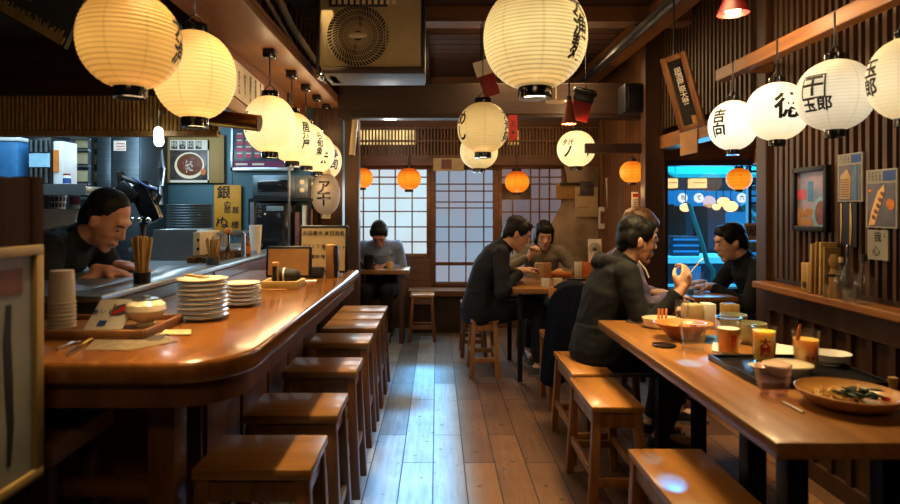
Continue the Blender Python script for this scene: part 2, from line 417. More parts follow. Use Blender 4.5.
def floor_mat():
    m, n, out = nt_new('worn floor planks')
    b = n.nodes.new('ShaderNodeBsdfPrincipled')
    tc = n.nodes.new('ShaderNodeTexCoord')
    rot = n.nodes.new('ShaderNodeMapping'); rot.inputs['Rotation'].default_value = (0, 0, PI/2)
    rot.inputs['Location'].default_value = (0, .018, 0)
    lk(n, tc.outputs['Object'], rot.inputs['Vector'])
    br = n.nodes.new('ShaderNodeTexBrick')
    br.inputs['Scale'].default_value = 1; br.inputs['Brick Width'].default_value = .95; br.inputs['Row Height'].default_value = .146
    br.inputs['Mortar Size'].default_value = .0028; br.inputs['Mortar Smooth'].default_value = .1; br.offset = .37; br.offset_frequency = 2
    br.inputs['Color1'].default_value = (0,0,0,1); br.inputs['Color2'].default_value = (1,1,1,1); br.inputs['Mortar'].default_value = (0,0,0,1)
    lk(n, rot.outputs[0], br.inputs['Vector'])
    st = n.nodes.new('ShaderNodeMapping'); st.inputs['Scale'].default_value = (1, .07, 1)
    lk(n, tc.outputs['Object'], st.inputs['Vector'])
    n1 = n.nodes.new('ShaderNodeTexNoise'); n1.inputs['Scale'].default_value = 46; n1.inputs['Detail'].default_value = 7; n1.inputs['Roughness'].default_value = .7
    lk(n, st.outputs[0], n1.inputs['Vector'])
    n2 = n.nodes.new('ShaderNodeTexNoise'); n2.inputs['Scale'].default_value = 3.5; n2.inputs['Detail'].default_value = 5
    lk(n, tc.outputs['Object'], n2.inputs['Vector'])
    n3 = n.nodes.new('ShaderNodeTexNoise'); n3.inputs['Scale'].default_value = 24; n3.inputs['Detail'].default_value = 3
    lk(n, tc.outputs['Object'], n3.inputs['Vector'])
    # plank tone + grain
    a = n.nodes.new('ShaderNodeMath'); a.operation = 'MULTIPLY'; a.inputs[1].default_value = .5; lk(n, n1.outputs['Fac'], a.inputs[0])
    sx = n.nodes.new('ShaderNodeSeparateColor'); lk(n, br.outputs['Color'], sx.inputs[0])
    c = n.nodes.new('ShaderNodeMath'); c.operation = 'MULTIPLY_ADD'; c.inputs[1].default_value = .28; lk(n, sx.outputs[0], c.inputs[0]); lk(n, a.outputs[0], c.inputs[2])
    d = n.nodes.new('ShaderNodeMath'); d.operation = 'MULTIPLY_ADD'; d.inputs[1].default_value = .28; lk(n, n2.outputs['Fac'], d.inputs[0]); lk(n, c.outputs[0], d.inputs[2])
    warm = n.nodes.new('ShaderNodeValToRGB'); grey = n.nodes.new('ShaderNodeValToRGB')
    for r, cs in ((warm, (srgb(62,40,26), srgb(112,76,46), srgb(150,108,70))), (grey, (srgb(52,46,42), srgb(104,98,92), srgb(146,140,132)))):
        r.color_ramp.elements[0].position = .25; r.color_ramp.elements[0].color = rgba(cs[0])
        r.color_ramp.elements[1].position = .8; r.color_ramp.elements[1].color = rgba(cs[2])
        e = r.color_ramp.elements.new(.52); e.color = rgba(cs[1]); lk(n, d.outputs[0], r.inputs['Fac'])
    # cool light on the walkway is put into the planks as grey, brown elsewhere
    xyz = n.nodes.new('ShaderNodeSeparateXYZ'); lk(n, tc.outputs['Object'], xyz.inputs[0])
    mr = n.nodes.new('ShaderNodeMapRange'); mr.inputs[1].default_value = -.02; mr.inputs[2].default_value = .22; lk(n, xyz.outputs['X'], mr.inputs[0])
    mx = n.nodes.new('ShaderNodeMix'); mx.data_type = 'RGBA'
    lk(n, mr.outputs[0], mx.inputs['Factor']); lk(n, grey.outputs[0], mx.inputs['A']); lk(n, warm.outputs[0], mx.inputs['B'])
    # knots and scuffs, seams
    kn = n.nodes.new('ShaderNodeValToRGB'); kn.color_ramp.elements[0].position = .27; kn.color_ramp.elements[0].color = (.25,.22,.2,1)
    kn.color_ramp.elements[1].position = .36; kn.color_ramp.elements[1].color = (1,1,1,1); lk(n, n3.outputs['Fac'], kn.inputs['Fac'])
    m1 = n.nodes.new('ShaderNodeMix'); m1.data_type = 'RGBA'; m1.blend_type = 'MULTIPLY'; m1.inputs['Factor'].default_value = 1
    lk(n, mx.outputs['Result'], m1.inputs['A']); lk(n, kn.outputs[0], m1.inputs['B'])
    m2 = n.nodes.new('ShaderNodeMix'); m2.data_type = 'RGBA'; m2.inputs['B'].default_value = (.006,.005,.004,1)
    lk(n, br.outputs['Fac'], m2.inputs['Factor']); lk(n, m1.outputs['Result'], m2.inputs['A'])
    lk(n, m2.outputs['Result'], b.inputs['Base Color'])
    rr = n.nodes.new('ShaderNodeMapRange'); rr.inputs[3].default_value = .42; rr.inputs[4].default_value = .68; lk(n, n1.outputs['Fac'], rr.inputs[0]); lk(n, rr.outputs[0], b.inputs['Roughness'])
    hb = n.nodes.new('ShaderNodeMath'); hb.operation = 'SUBTRACT'; lk(n, n1.outputs['Fac'], hb.inputs[0])
    sm = n.nodes.new('ShaderNodeMath'); sm.operation = 'MULTIPLY'; sm.inputs[1].default_value = 2; lk(n, br.outputs['Fac'], sm.inputs[0]); lk(n, sm.outputs[0], hb.inputs[1])
    bp = n.nodes.new('ShaderNodeBump'); bp.inputs['Strength'].default_value = .25; bp.inputs['Distance'].default_value = .004
    lk(n, hb.outputs[0], bp.inputs['Height']); lk(n, bp.outputs[0], b.inputs['Normal'])
    lk(n, b.outputs[0], out.inputs[0]); return m
K['floor'] = floor_mat()
# ---------------------------------------------------------------- the setting
YB, YK, YW, XR = 6.1, 5.1, 4.6, 1.7          # back wall, kitchen wall, window wall, right wall
ZC = 2.55
m = MB(); m.bx(-3.3, 3.1, -1.1, 6.25, -.1, 0); struct('floor', m, K['floor'])
# ceiling boards with shallow gaps
m = MB(); m.bx(-3.3, 3.1, -1.1, 6.25, ZC+.015, ZC+.1)
y = -1.1
while y < 6.2:
    m.bx(-3.3, 3.1, y, y+.135, ZC, ZC+.016); y += .15
struct('ceiling', m, W['ceil'])
# walls
def bz(py): return az(py, YB)
def bxx(px): return ax(px, YB)
m = MB()
m.bx(-.80, 1.72, YB, YB+.12, 0, bz(286))                       # low boarding under the paper screens
m.bx(-.80, bxx(431), YB, YB+.12, bz(286), bz(258))
m.bx(-.80, 1.72, YB, YB+.12, bz(165), ZC)                      # above the screens
m.bx(bxx(565), 1.72, YB, YB+.12, bz(286), bz(165))
m.bx(-.80, bxx(352), YB, YB+.12, bz(258), bz(165))
for k in range(9): m.bx(-.8+k*.28, -.8+k*.28+.012, YB-.008, YB, 0, bz(258) if k < 3 else bz(288))
struct('wall_back', m, W['mid'])
m = MB()
m.bx(bxx(352), bxx(600), YB+.10, YB+.2, bz(290), bz(150)); struct('wall_back_outer', m, W['dark'])
# kitchen back wall, left wall, wall behind the camera
m = MB(); m.bx(-3.3, -.80, YK, YK+.1, 0, ZC)
for px in (60, 97, 141, 168, 232): m.bx(ax(px, YK)-.004, ax(px, YK)+.004, YK-.006, YK, 0, ZC)
struct('wall_kitchen', m, K['kwall'])
m = MB(); m.bx(-.86, -.80, YK+.1, YB+.12, 0, ZC); struct('wall_nook', m, W['mid'])
m = MB(); m.bx(-3.4, -3.3, -1.1, YK, 0, ZC); struct('wall_left', m, W['dark'])
m = MB(); m.bx(-3.4, 3.1, -1.2, -1.1, 0, ZC); struct('wall_front', m, W['dark'])
# right wall: dark boards, upright slats above the ledge, panelled dado below
m = MB(); m.bx(XR+.03, XR+.12, -1.1, 3.1, 0, ZC)
y = -1.08
while y < 3.02:
    m.bx(XR+.008, XR+.03, y, y+.017+.006*((int(y*97)) % 3), .86, ZC); y += .046
struct('wall_right', m, W['slat'])
m = MB(); m.bx(XR-.012, XR+.03, -1.1, 3.1, 0, .80)
y = -1.0
while y < 3.05:
    m.bx(XR-.030, XR-.012, y, y+.026, .07, .72); y += .118
m.bx(XR-.034, XR-.012, -1.1, 3.1, .70, .80); m.bx(XR-.034, XR-.012, -1.1, 3.1, 0, .08)
m.bx(XR-.030, XR-.012, -1.1, 3.1, .745, .755)
struct('trim_dado', m, wood('dark dado boards', srgb(50,27,14), srgb(86,50,26), 'Z', 7, .45))
m = MB(); m.bx(XR-.075, XR+.03, -1.1, 3.1, .80, .835, .006); struct('trim_ledge', m, W['mid_y'])
# over the opening of the window alcove
m = MB(); m.bx(XR, XR+.09, 3.2, YW, az(138, YW)+.09, ZC)
y = 3.22
while y < YW-.03:
    m.bx(XR-.018, XR, y, y+.02, 1.80, ZC); y += .052
struct('wall_lintel', m, W['slat'])
m = MB(); m.bx(XR-.03, XR+.10, 3.2, YW, 1.655, 1.755, .006); struct('trim_1', m, W['mid_y'])
m = MB(); m.bx(XR, ax(790, 3.1)+.02, 3.1, 3.2, 0, ZC, .006); struct('trim_2', m, W['dark_z'])       # post at the alcove
m = MB(); m.bx(XR+.12, 3.1, 3.1, 3.2, 0, ZC); struct('wall_alcove_near', m, W['mid'])
m = MB(); m.bx(3.0, 3.1, 3.2, YW, 0, ZC); struct('wall_alcove_side', m, W['mid_z'])
# window wall
wz0, wz1 = az(290, YW), az(163, YW)
wx0, wx1 = ax(666, YW), 2.72
m = MB()
m.bx(1.62, wx0, YW, YW+.1, 0, ZC); m.bx(wx1, 3.1, YW, YW+.1, 0, ZC)
m.bx(wx0, wx1, YW, YW+.1, 0, wz0); m.bx(wx0, wx1, YW, YW+.1, wz1, ZC)
struct('wall_window', m, wood('orange brown wall boards', srgb(110,58,24), srgb(150,86,40), 'X', 4, .5))
m = MB(); m.bx(1.56, ax(664.5, YW-.10), YW-.10, YW, 0, ZC, .006); struct('trim_3', m, W['dark_z'])                # post left of the window
# side wall between the window post and the back wall
m = MB(); m.bx(1.66, 1.74, YW+.1, YB, 0, ZC)
y = YW+.12
while y < 5.3:
    m.bx(1.648, 1.66, y, y+.016, 1.05, 2.0); y += .045
struct('wall_side', m, W['mid_z'])

def win(n, label, loc):
    o = thing('window_%d' % n, label, 'window', loc); o['kind'] = 'structure'; return o
def shoji(n, label, x0, x1, z0, z1, Y, xs, zs, paper, fw=.045, rail=None, boards=()):
    o = win(n, label, ((x0+x1)/2, Y, z0))
    m = MB(); m.bx(x0, x1, Y+.055, Y+.06, z0, z1); m.build('paper', paper, o, smooth=False)
    m = MB()
    m.bx(x0, x0+fw, Y-.01, Y+.05, z0, z1, .004); m.bx(x1-fw, x1, Y-.01, Y+.05, z0, z1, .004)
    m.bx(x0+fw, x1-fw, Y-.008, Y+.05, z0, z0+fw, .004); m.bx(x0+fw, x1-fw, Y-.008, Y+.05, z1-fw, z1, .004)
    m.build('frame', W['mid'], o)
    m = MB()
    for x in xs: m.bx(x-.006, x+.006, Y+.02, Y+.045, z0+fw, z1-fw)
    for z in zs: m.bx(x0+fw, x1-fw, Y+.022, Y+.043, z-.006, z+.006)
    for z in (rail or ()): m.bx(x0+fw, x1-fw, Y+.015, Y+.047, z-.016, z+.016)
    m.build('lattice', W['lattice'], o)
    for (a, b, c, d) in boards:
        m = MB(); m.bx(a, b, Y-.005, Y+.048, c, d); m.build('board', W['dark'], o)
    return o
P1 = emit('bright shoji paper', (.62, .86, .96), 1.0, scale=1.6, c2=(.62, .70, .76))
P2 = emit('blue shoji paper', (.40, .58, .76), .66, scale=1.6, c2=(.50, .52, .62))
P3 = emit('dim peach shoji paper', (.58, .40, .36), .42, scale=2.0, c2=(.40, .32, .36))
shoji(1, 'bright paper screen window behind the man in the blue shirt', bxx(352), bxx(431), bz(258), bz(165), YB,
      [bxx(p) for p in (363, 379, 395, 412)], [bz(p) for p in (177, 184, 198, 211.5, 227, 242)], P1)
shoji(2, 'blue tinted sliding paper screen in the middle of the back wall', bxx(431), bxx(498), bz(287), bz(165), YB,
      [bxx(p) for p in (449, 466, 484)], [bz(p) for p in (184, 191, 202, 208, 227, 242)], P2, .05, [bz(264)])
shoji(3, 'dim peach paper screen behind the woman at the back table', bxx(498), bxx(566), bz(287), bz(165), YB,
      [bxx(p) for p in (513, 531, 540, 550)], [bz(p) for p in (177, 184, 199, 212, 227, 242, 264)], P3, .04, None, [(bxx(500), bxx(530), bz(199), bz(184))])
# plastered end of the back wall
def wav(u, v):
    z = bz(300) + v*(bz(166)-bz(300)); xl = bxx(560 - 26*math.exp(-((v-.28)/.22)**2) + 6*math.sin(v*9))
    return V((xl + u*(1.655-xl), YB-.05-.018*math.sin(u*PI)*(1+.4*math.sin(v*14)), z))
m = MB(); m.grid(wav, 14, 30); struct('wall_plaster', m, K['plaster'], smooth=True)
# the header, slatted transom and beams
m = MB(); m.bx(-.80, 1.66, YB-.09, YB, bz(166), bz(157.5), .004); struct('trim_4', m, W['mid'])
m = MB(); m.bx(-.80, 1.66, YB-.03, YB, bz(157), bz(127))
x = -.79
while x < 1.64:
    m.bx(x, x+.014, YB-.07, YB-.03, bz(157), bz(127)); x += .033
for zz in (bz(157), bz(142), bz(129)): m.bx(-.8, 1.66, YB-.075, YB-.03, zz-.006, zz+.012)
struct('trim_transom', m, W['mid_z'])
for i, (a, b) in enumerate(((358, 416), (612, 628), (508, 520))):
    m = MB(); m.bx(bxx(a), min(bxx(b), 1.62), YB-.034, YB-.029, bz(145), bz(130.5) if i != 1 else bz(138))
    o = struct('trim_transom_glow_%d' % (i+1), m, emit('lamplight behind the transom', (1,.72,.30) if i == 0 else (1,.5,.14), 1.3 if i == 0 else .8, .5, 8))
m = MB(); m.bx(-.80, 1.70, 4.84, 4.98, az(118, 4.84), az(83, 4.84), .006)
m.bx(-.80, 1.70, 4.825, 4.845, az(114, 4.84), az(111.5, 4.84)); struct('trim_5', m, W['dark'])     # cross beam
m = MB(); m.bx(-.80, 1.70, 3.96, 4.10, 2.44, ZC, .005); m.bx(-.80, 1.7, 3.945, 3.965, 2.44, 2.465); struct('trim_6', m, W['mid'])
m = MB(); m.bx(-.80, 1.70, 2.2, 2.34, 2.44, ZC, .005); struct('trim_7', m, W['mid'])
m = MB(); m.bx(1.40, 1.54, 2.34, YB, 2.42, ZC, .005); struct('trim_8', m, W['mid_y'])
m = MB(); m.bx(-.12, -.07, 4.1, YB, 2.47, ZC); struct('trim_9', m, W['dark_y'])
m = MB(); m.bx(.78, .86, 4.1, YB, 2.46, ZC, .004); struct('trim_10', m, W['dark_y'])
# post at the end of the kitchen
m = MB(); m.bx(ax(345, 5.0), ax(359, 5.0), 4.98, 5.10, 0, ZC, .005); struct('trim_11', m, W['dark_z'])
m = MB(); m.bx(bxx(599)-.02, 1.66, YB-.13, YB-.05, 0, ZC, .005); struct('trim_12', m, W['mid_z'])
# slanting rail over the lanterns on the right
m = MB(); m.bx(1.52, 1.585, 1.2, 3.28, 1.90, 1.965, .006); m.bx(1.585, XR+.01, 3.05, 3.10, 1.905, 1.945); m.bx(1.585, XR+.01, 1.6, 1.65, 1.905, 1.945)
struct('trim_13', m, W['mid_y'])
m = MB(); m.bx(ax(584,4.62), 1.60, 4.58, 4.66, az(153,4.6), az(143.5,4.6), .004); struct('trim_18', m, W['dark'])
# the long shelf board over the counter and its upright fascia
m = MB(); m.bx(-1.10, -.80, 1.3, 5.08, 2.06, 2.10, .006); m.bx(-.835, -.80, 1.3, 5.08, 2.10, 2.125); struct('trim_14', m, W['mid_y'])
m = MB(); m.bx(-1.13, -1.10, 3.02, 5.1, 1.74, 2.10); struct('trim_15', m, W['mid_y'])
m = MB(); m.bx(-1.02, -.98, 1.3, 5.0, 2.11, ZC)
y = 1.4
while y < 5.0:
    m.bx(-.98, -.955, y, y+.03, 2.12, ZC); y += .14
struct('trim_16', m, W['dark_z'])
m = MB(); m.tube([(-.90, 3.0, 2.5), (-.90, 3.3, 2.42), (-.90, 3.7, 2.34), (-.90, 4.4, 2.30), (-.90, 5.0, 2.30)], .022, 10)
m.tube([(-.93, 2.9, 2.40), (-.93, 3.9, 2.26), (-.93, 5.0, 2.22)], .013, 8); struct('trim_pipes', m, K['ac'], smooth=True)
m = MB(); m.bx(ax(314,YK), -.80, YK-.03, YK, 0, ZC); struct('trim_19', m, W['dark_z'])
# dark bulkhead above the kitchen hatch with a bamboo valance
m = MB(); m.bx(-3.3, -1.10, 3.02, 3.10, 1.77, ZC)
m.bx(-3.3, -1.10, 2.98, 3.02, 2.02, 2.05); m.bx(-3.3, -1.1, 2.99, 3.02, 1.86, 1.87); struct('wall_bulkhead', m, W['dark'])
m = MB(); m.bx(-3.3, -1.105, 3.03, 3.06, 1.585, 1.775)
x = -3.29
while x < -1.12:
    m.cyl((x, 3.025, 1.60), (x, 3.025, 1.775), .0095, seg=8); x += .021
m.bx(-3.3, -1.105, 3.01, 3.07, 1.572, 1.598); struct('trim_valance', m, W['bamboo'])
# ---------------------------------------------------------------- people: one continuous body, clothes and hair as children
def remesh(mb, vox, name, m, parent=None, smooth=2, origin=(0,0,0), jitter=0, jscale=20):
    me = bpy.data.meshes.new('t'); mb.bm.to_mesh(me); mb.bm.free()
    o = bpy.data.objects.new('t', me); COL.objects.link(o)
    r = o.modifiers.new('r', 'REMESH'); r.mode = 'VOXEL'; r.voxel_size = vox; r.adaptivity = 0
    if smooth:
        s = o.modifiers.new('s', 'SMOOTH'); s.factor = .5; s.iterations = smooth
    dg = bpy.context.evaluated_depsgraph_get(); dg.update()
    me2 = bpy.data.meshes.new_from_object(o.evaluated_get(dg))
    bpy.data.objects.remove(o); bpy.data.meshes.remove(me)
    if jitter:
        vn = [v.normal.copy() for v in me2.vertices]
        for v, nn in zip(me2.vertices, vn):
            v.co += nn*(noise.noise(v.co*jscale)*jitter + noise.noise(v.co*jscale*2.7)*jitter*.4)
    me2.name = name
    ob = bpy.data.objects.new(name, me2); COL.objects.link(ob)
    if parent is not None: ob.parent = parent
    else: ob.location = V(origin)
    me2.materials.clear(); me2.materials.append(m)
    for p in me2.polygons: p.use_smooth = True
    return ob

def ik(a, b, l1, l2, pole):
    """elbow / knee position"""
    d = b-a; L = min(d.length, (l1+l2)*.995); d.normalize()
    x = (l1*l1-l2*l2+L*L)/(2*L); h = math.sqrt(max(l1*l1-x*x, 1e-6))
    pl = V(pole); pl = (pl - d*pl.dot(d)).normalized()
    return a + d*x + pl*h, a + d*L

def hand(mb, W_, d, nrm, side, curl=(.5,.6,.5), thumb=.5, sc=1.0, spread=.06):
    """W_ wrist, d hand direction, nrm palm side, side = +1 if thumb lies along d x nrm"""
    d = d.normalized(); nrm = (nrm - d*nrm.dot(d)).normalized(); t = d.cross(nrm)*side   # t: towards the thumb
    R = Matrix((t, d, nrm)).transposed()
    mb.ell(W_ + d*.045*sc, (.040*sc, .056*sc, .0165*sc), R)
    mb.ell(W_ + d*.068*sc, (.040*sc, .028*sc, .014*sc), R)
    mb.ell(W_ + d*.035*sc + t*.024*sc + nrm*.008*sc, (.019*sc, .034*sc, .017*sc), R)
    mb.cap(W_ - d*.03*sc, W_ + d*.02*sc, .0255*sc, .027*sc)
    lens = ((.040,.025,.020), (.045,.029,.022), (.041,.027,.021), (.032,.020,.018))
    for i, ln in enumerate(lens):
        off = (.0295 - .0197*i)*sc
        p = W_ + d*(.088 - (.004 if i in (0,) else 0) - (.010 if i == 3 else 0))*sc + t*off
        ang = 0; r = (.0092, .0094, .0090, .0080)[i]*sc
        sp = spread*(1.2 - .8*i)
        for k, L in enumerate(ln):
            ang += curl[k]*(1 + .10*i)
            dr = (d*math.cos(ang) + nrm*math.sin(ang)); dr = (dr + t*sp).normalized()
            q = p + dr*L*sc
            mb.cap(p, q, r*(1-.08*k), r*(1-.08*(k+1)), 10); p = q
    b = W_ + d*.022*sc + t*.030*sc
    d1 = (t*.75 + d*.65 + nrm*.25).normalized(); d2 = (d*.9 + t*(.35-.6*thumb) + nrm*(.2+.6*thumb)).normalized(); d3 = (d*.95 + t*(.1-.6*thumb) + nrm*(.2+.5*thumb)).normalized()
    p1 = b + d1*.036*sc; p2 = p1 + d2*.030*sc; p3 = p2 + d3*.024*sc
    mb.cap(b, p1, .0135*sc, .0115*sc); mb.cap(p1, p2, .0112*sc, .010*sc); mb.cap(p2, p3, .0098*sc, .0085*sc)

def person(label, loc, face, P, look, arms, legs, cl, hair, skin='skin', sc=1.0, vox=.008, group=None, hood=False, seat=True):
    """loc: floor point under the pelvis; face: heading in degrees (0 = +X, 90 = +Y).
    P: pelvis height, lean (deg), curl (extra lean of the upper back); look: (pitch, yaw) of the head"""
    fa = math.radians(face); Fw = V((math.cos(fa), math.sin(fa), 0)); Rt = V((math.sin(fa), -math.cos(fa), 0)); Up = V((0,0,1))
    base = V((loc[0], loc[1], 0))
    pz, lean, curl = P[0], math.radians(P[1]), math.radians(P[2]); side_l = math.radians(P[3]) if len(P) > 3 else 0
    pel = V((0,0,pz))
    def dirn(a): return (Fw*math.sin(a) + Up*math.cos(a) + Rt*math.sin(side_l)).normalized()
    s1 = pel + dirn(lean*.6)*.15*sc; s2 = s1 + dirn(lean+curl*.3)*.15*sc; s3 = s2 + dirn(lean+curl*.8)*.12*sc; nk = s3 + dirn(lean+curl*1.1)*.07*sc
    upd = dirn(lean+curl)
    fwd = Rt.cross(upd)*-1 if Rt.cross(upd).dot(Fw) < 0 else Rt.cross(upd)
    sh = {+1: s3 + Rt*.152*sc + upd*.006, -1: s3 - Rt*.152*sc + upd*.006}
    # head frame
    pit, yaw = math.radians(look[0]), math.radians(look[1])
    hf = (Fw*math.cos(yaw) + Rt*math.sin(yaw)); hr = hf.cross(Up).normalized()
    hfw = (hf*math.cos(pit) - Up*math.sin(pit)).normalized(); hup = hr.cross(hfw).normalized()
    HR = Matrix((hr, hfw, hup)).transposed()
    hc = nk + (dirn(lean+curl)*.55 + hup*.45).normalized()*.108*sc + hfw*.024*sc
    def hp(x, y, z): return hc + HR @ V((x, y, z))*sc
    def he(mb, c, r, rx=0): mb.ell(hp(*c), tuple(q*sc for q in r), HR @ Matrix.Rotation(rx, 3, 'X'), 20, 14)
    E = []   # joints
    b = MB()
    # head
    he(b, (0,-.012,.052), (.072,.090,.082)); he(b, (0,.022,.0), (.064,.072,.088)); he(b, (0,.030,-.045), (.052,.056,.062))
    he(b, (0,.064,-.094), (.026,.022,.020)); he(b, (0,.074,.042), (.050,.022,.020))
    for q in (-1, 1):
        he(b, (q*.034,.056,-.020), (.022,.022,.024)); he(b, (q*.070,-.008,-.006), (.010,.017,.029)); he(b, (q*.075,-.014,.006), (.008,.013,.017))
        he(b, (q*.030,.068,.026), (.019,.016,.013))
    b.cap(hp(0,.084,.020), hp(0,.104,-.016), .009*sc, .0125*sc); he(b, (-.011,.098,-.024), (.009,.010,.007)); he(b, (.011,.098,-.024), (.009,.010,.007))
    he(b, (0,.086,-.052), (.024,.013,.0085)); he(b, (0,.084,-.066), (.020,.012,.008))
    b.cap(nk - dirn(lean+curl)*.05*sc, hc - hup*.05*sc - hfw*.015*sc, .056*sc, .052*sc)
    # torso
    tor = [(pel-Up*.09*sc, .135, .105), (pel, .155, .115), (s1, .140, .105), (s2, .155, .112), (s3-upd*.02*sc, .160, .105), (s3+upd*.035*sc, .11, .075), (nk, .055, .055)]
    def torso(mb, grow, last):
        secs = []
        for i, (c, rx, ry) in enumerate(tor[:last]):
            u = (tor[min(i+1, len(tor)-1)][0] - tor[max(i-1, 0)][0]).normalized(); f = u.cross(Rt).normalized()
            secs.append((c, Rt*(rx*sc+grow), f*(ry*sc+grow)))
        mb.sweep(secs, 28)
    torso(b, -.012, 7)
    cl_top, cl_tr = MB(), MB()
    torso(cl_top, .004, 6)
    if cl.get('collar', True):
        u = dirn(lean+curl*1.2); f = u.cross(Rt).normalized()
        cl_top.sweep([(nk-u*.06*sc, Rt*.085*sc, f*.08*sc), (nk-u*.005*sc, Rt*.068*sc, f*.068*sc), (nk+u*.025*sc, Rt*.063*sc, f*.064*sc)], 24)
    if hood:
        for k in range(13):
            a = PI*(.10 + .80*k/12) ; c = nk - upd*.020*sc + (Rt*math.cos(a)*.088 - fwd*math.sin(a)*.092)*sc - upd*.030*math.sin(a)*sc
            cl_top.ell(c, (.030*sc,)*3)
        for q in (-.05, 0, .05): cl_top.ell(nk - fwd*(.108 - abs(q)*.3)*sc - upd*(.075 - abs(q)*.3)*sc + Rt*q*sc, (.042*sc,)*3)
    tips = {}
    for sd in (1, -1):
        A = arms[sd]   # dict(w=world wrist, pole, d, n, curl, thumb)
        S_ = sh[sd]; wrist = V(A['w']) - base
        el, wr = ik(S_, wrist, .285*sc, .255*sc, A.get('pole', Rt*sd*.6 - Up*1.0 - Fw*.2))
        b.cap(S_, el, .045*sc, .036*sc); b.cap(el, wr, .037*sc, .0255*sc)
        ch = cl.get('sleeve', 1.0)
        cl_top.ell(S_, (.062*sc,)*3); tz_ = nk - upd*.045*sc
        b.cap(tz_, S_, .040*sc, .036*sc); cl_top.cap(tz_, S_, .060*sc, .055*sc, 16)
        if ch > .6:
            cl_top.cap(S_, el, .061*sc, .049*sc, 16); e2 = el.lerp(wr, ch); cl_top.cyl(el, e2, .050*sc, .036*sc, 18); cl_top.ell(el, (.050*sc,)*3)
            cl_top.cyl(e2 - (wr-el).normalized()*.025, e2, .040*sc, .038*sc, 18)
        else:
            e2 = S_.lerp(el, .72); cl_top.cyl(S_, e2, .068*sc, .062*sc, 18)
        hand(b, wr, V(A.get('d', tuple(wr-el))), V(A.get('n', (0,0,-1))), A.get('side', 1), A.get('curl', (.35,.5,.4)), A.get('thumb', .4), sc*.98)
        # legs
        Lg = legs[sd]; hip = pel + Rt*sd*.085*sc - Up*.035*sc
        ank = V(Lg['a']) - base; kn, ank = ik(hip, ank, .42*sc, .40*sc, Lg.get('pole', Fw*1.0 + Up*.6))
        b.cap(hip, kn, .072*sc, .050*sc); b.cap(kn, ank, .050*sc, .034*sc)
        cl_tr.cap(hip, kn, .092*sc, .066*sc, 18); cl_tr.cap(kn, kn.lerp(ank, .5), .066*sc, .060*sc, 18); cl_tr.cyl(kn.lerp(ank, .5), ank + (kn-ank).normalized()*.01, .060*sc, .050*sc, 18)
        tf = V(Lg['t']).normalized() if 't' in Lg else Fw
        b.cap(ank, ank - Up*.03*sc, .034*sc, .036*sc); b.cap(ank - Up*.035*sc - tf*.02*sc, ank - Up*.045*sc + tf*.13*sc, .034*sc, .026*sc)
        tips[sd] = (ank, tf)
    cl_tr.sweep([(pel-Up*.10*sc, Rt*.15*sc, Fw*.12*sc), (pel+Up*.0, Rt*.172*sc, Fw*.135*sc), (s1-Up*.01, Rt*.150*sc, Fw*.115*sc)], 28)
    body = remesh(b, vox, 'person', K[skin], None, 3, tuple(base))
    tag(body, label, 'person', group)
    top = remesh(cl_top, vox, cl.get('top_name', 'jacket'), K[cl['top']], body, 2, jitter=.008, jscale=11)
    remesh(cl_tr, vox*1.2, 'trousers', K[cl['trousers']], body, 2, jitter=.006, jscale=13)
    for sd in (1, -1):
        ank, tf = tips[sd]; up = V((0,0,1)); rt = tf.cross(up)
        s = MB(); zb = ank.z - .075*sc
        s.sweep([(ank - up*.02*sc - tf*.01*sc, rt*.042*sc, tf*.050*sc), (ank - up*.045*sc + tf*.02*sc, rt*.044*sc, tf*.085*sc), (ank - up*.072*sc + tf*.045*sc, rt*.048*sc, tf*.125*sc)], 18)
        sh_ = remesh(s, .009, 'shoe', K[cl.get('shoe', 'black')], body, 1)
        s = MB(); c = ank - up*.080*sc + tf*.045*sc
        s.sweep([(c - up*.012, rt*.049*sc, tf*.128*sc), (c + up*.010, rt*.049*sc, tf*.128*sc)], 20); o = s.build('sole', K[cl.get('sole', 'sole')], None, (0,0,0)); o.parent = sh_
    # face details
    for q in (-1, 1):
        s = MB(); s.ell(hp(q*.030,.0835,.008), (.0115*sc, .0045*sc, .0038*sc), HR); o = s.build('eye', K['eye'], None, (0,0,0)); o.parent = body
        s = MB(); s.tube([hp(q*.014,.094,.030), hp(q*.030,.092,.035), hp(q*.047,.078,.029)], [.002*sc, .0032*sc, .0018*sc], 8); o = s.build('eyebrow', K[hair['m']], None, (0,0,0)); o.parent = body
    s = MB(); s.ell(hp(0,.0965,-.0545), (.019*sc, .0030*sc, .0028*sc), HR); s.ell(hp(0,.0935,-.0605), (.016*sc, .0034*sc, .0034*sc), HR); o = s.build('mouth', K['lip'], None, (0,0,0)); o.parent = body
    # hair
    h = MB(); st = hair['style']
    if st != 'receding': he(h, (0,-.017,.060), (.0765,.091,.078))
    else: he(h, (0,-.022,.061), (.078,.090,.080))
    if st != 'receding':
        he(h, (0,.038,.094), (.060,.048,.034)); he(h, (-.03,.056,.082), (.032,.024,.024)); he(h, (.03,.056,.084), (.032,.024,.026))
        for q in (-1, 1): he(h, (q*.066,.022,.052), (.017,.038,.044)); he(h, (q*.067,.026,.024), (.010,.016,.026))
    else:
        he(h, (0,-.01,.08), (.070,.070,.062))
    for q in (-1, 1): he(h, (q*.060,-.042,.012), (.021,.046,.050))
    he(h, (0,-.072,.012), (.062,.034,.062)); he(h, (0,-.072,-.036), (.050,.024,.034))
    if st == 'bob':
        for q in (-1, 1): he(h, (q*.070,-.02,-.02), (.022,.050,.070)); he(h, (q*.066,.034,.02), (.016,.024,.055))
        he(h, (0,-.068,-.04), (.066,.036,.06)); he(h, (0,.074,.070), (.052,.020,.030))
    if st == 'mop':
        he(h, (0,-.02,.085), (.088,.100,.075)); he(h, (0,.07,.078), (.058,.028,.034))
        for q in (-1, 1): he(h, (q*.072,.0,.03), (.020,.046,.055))
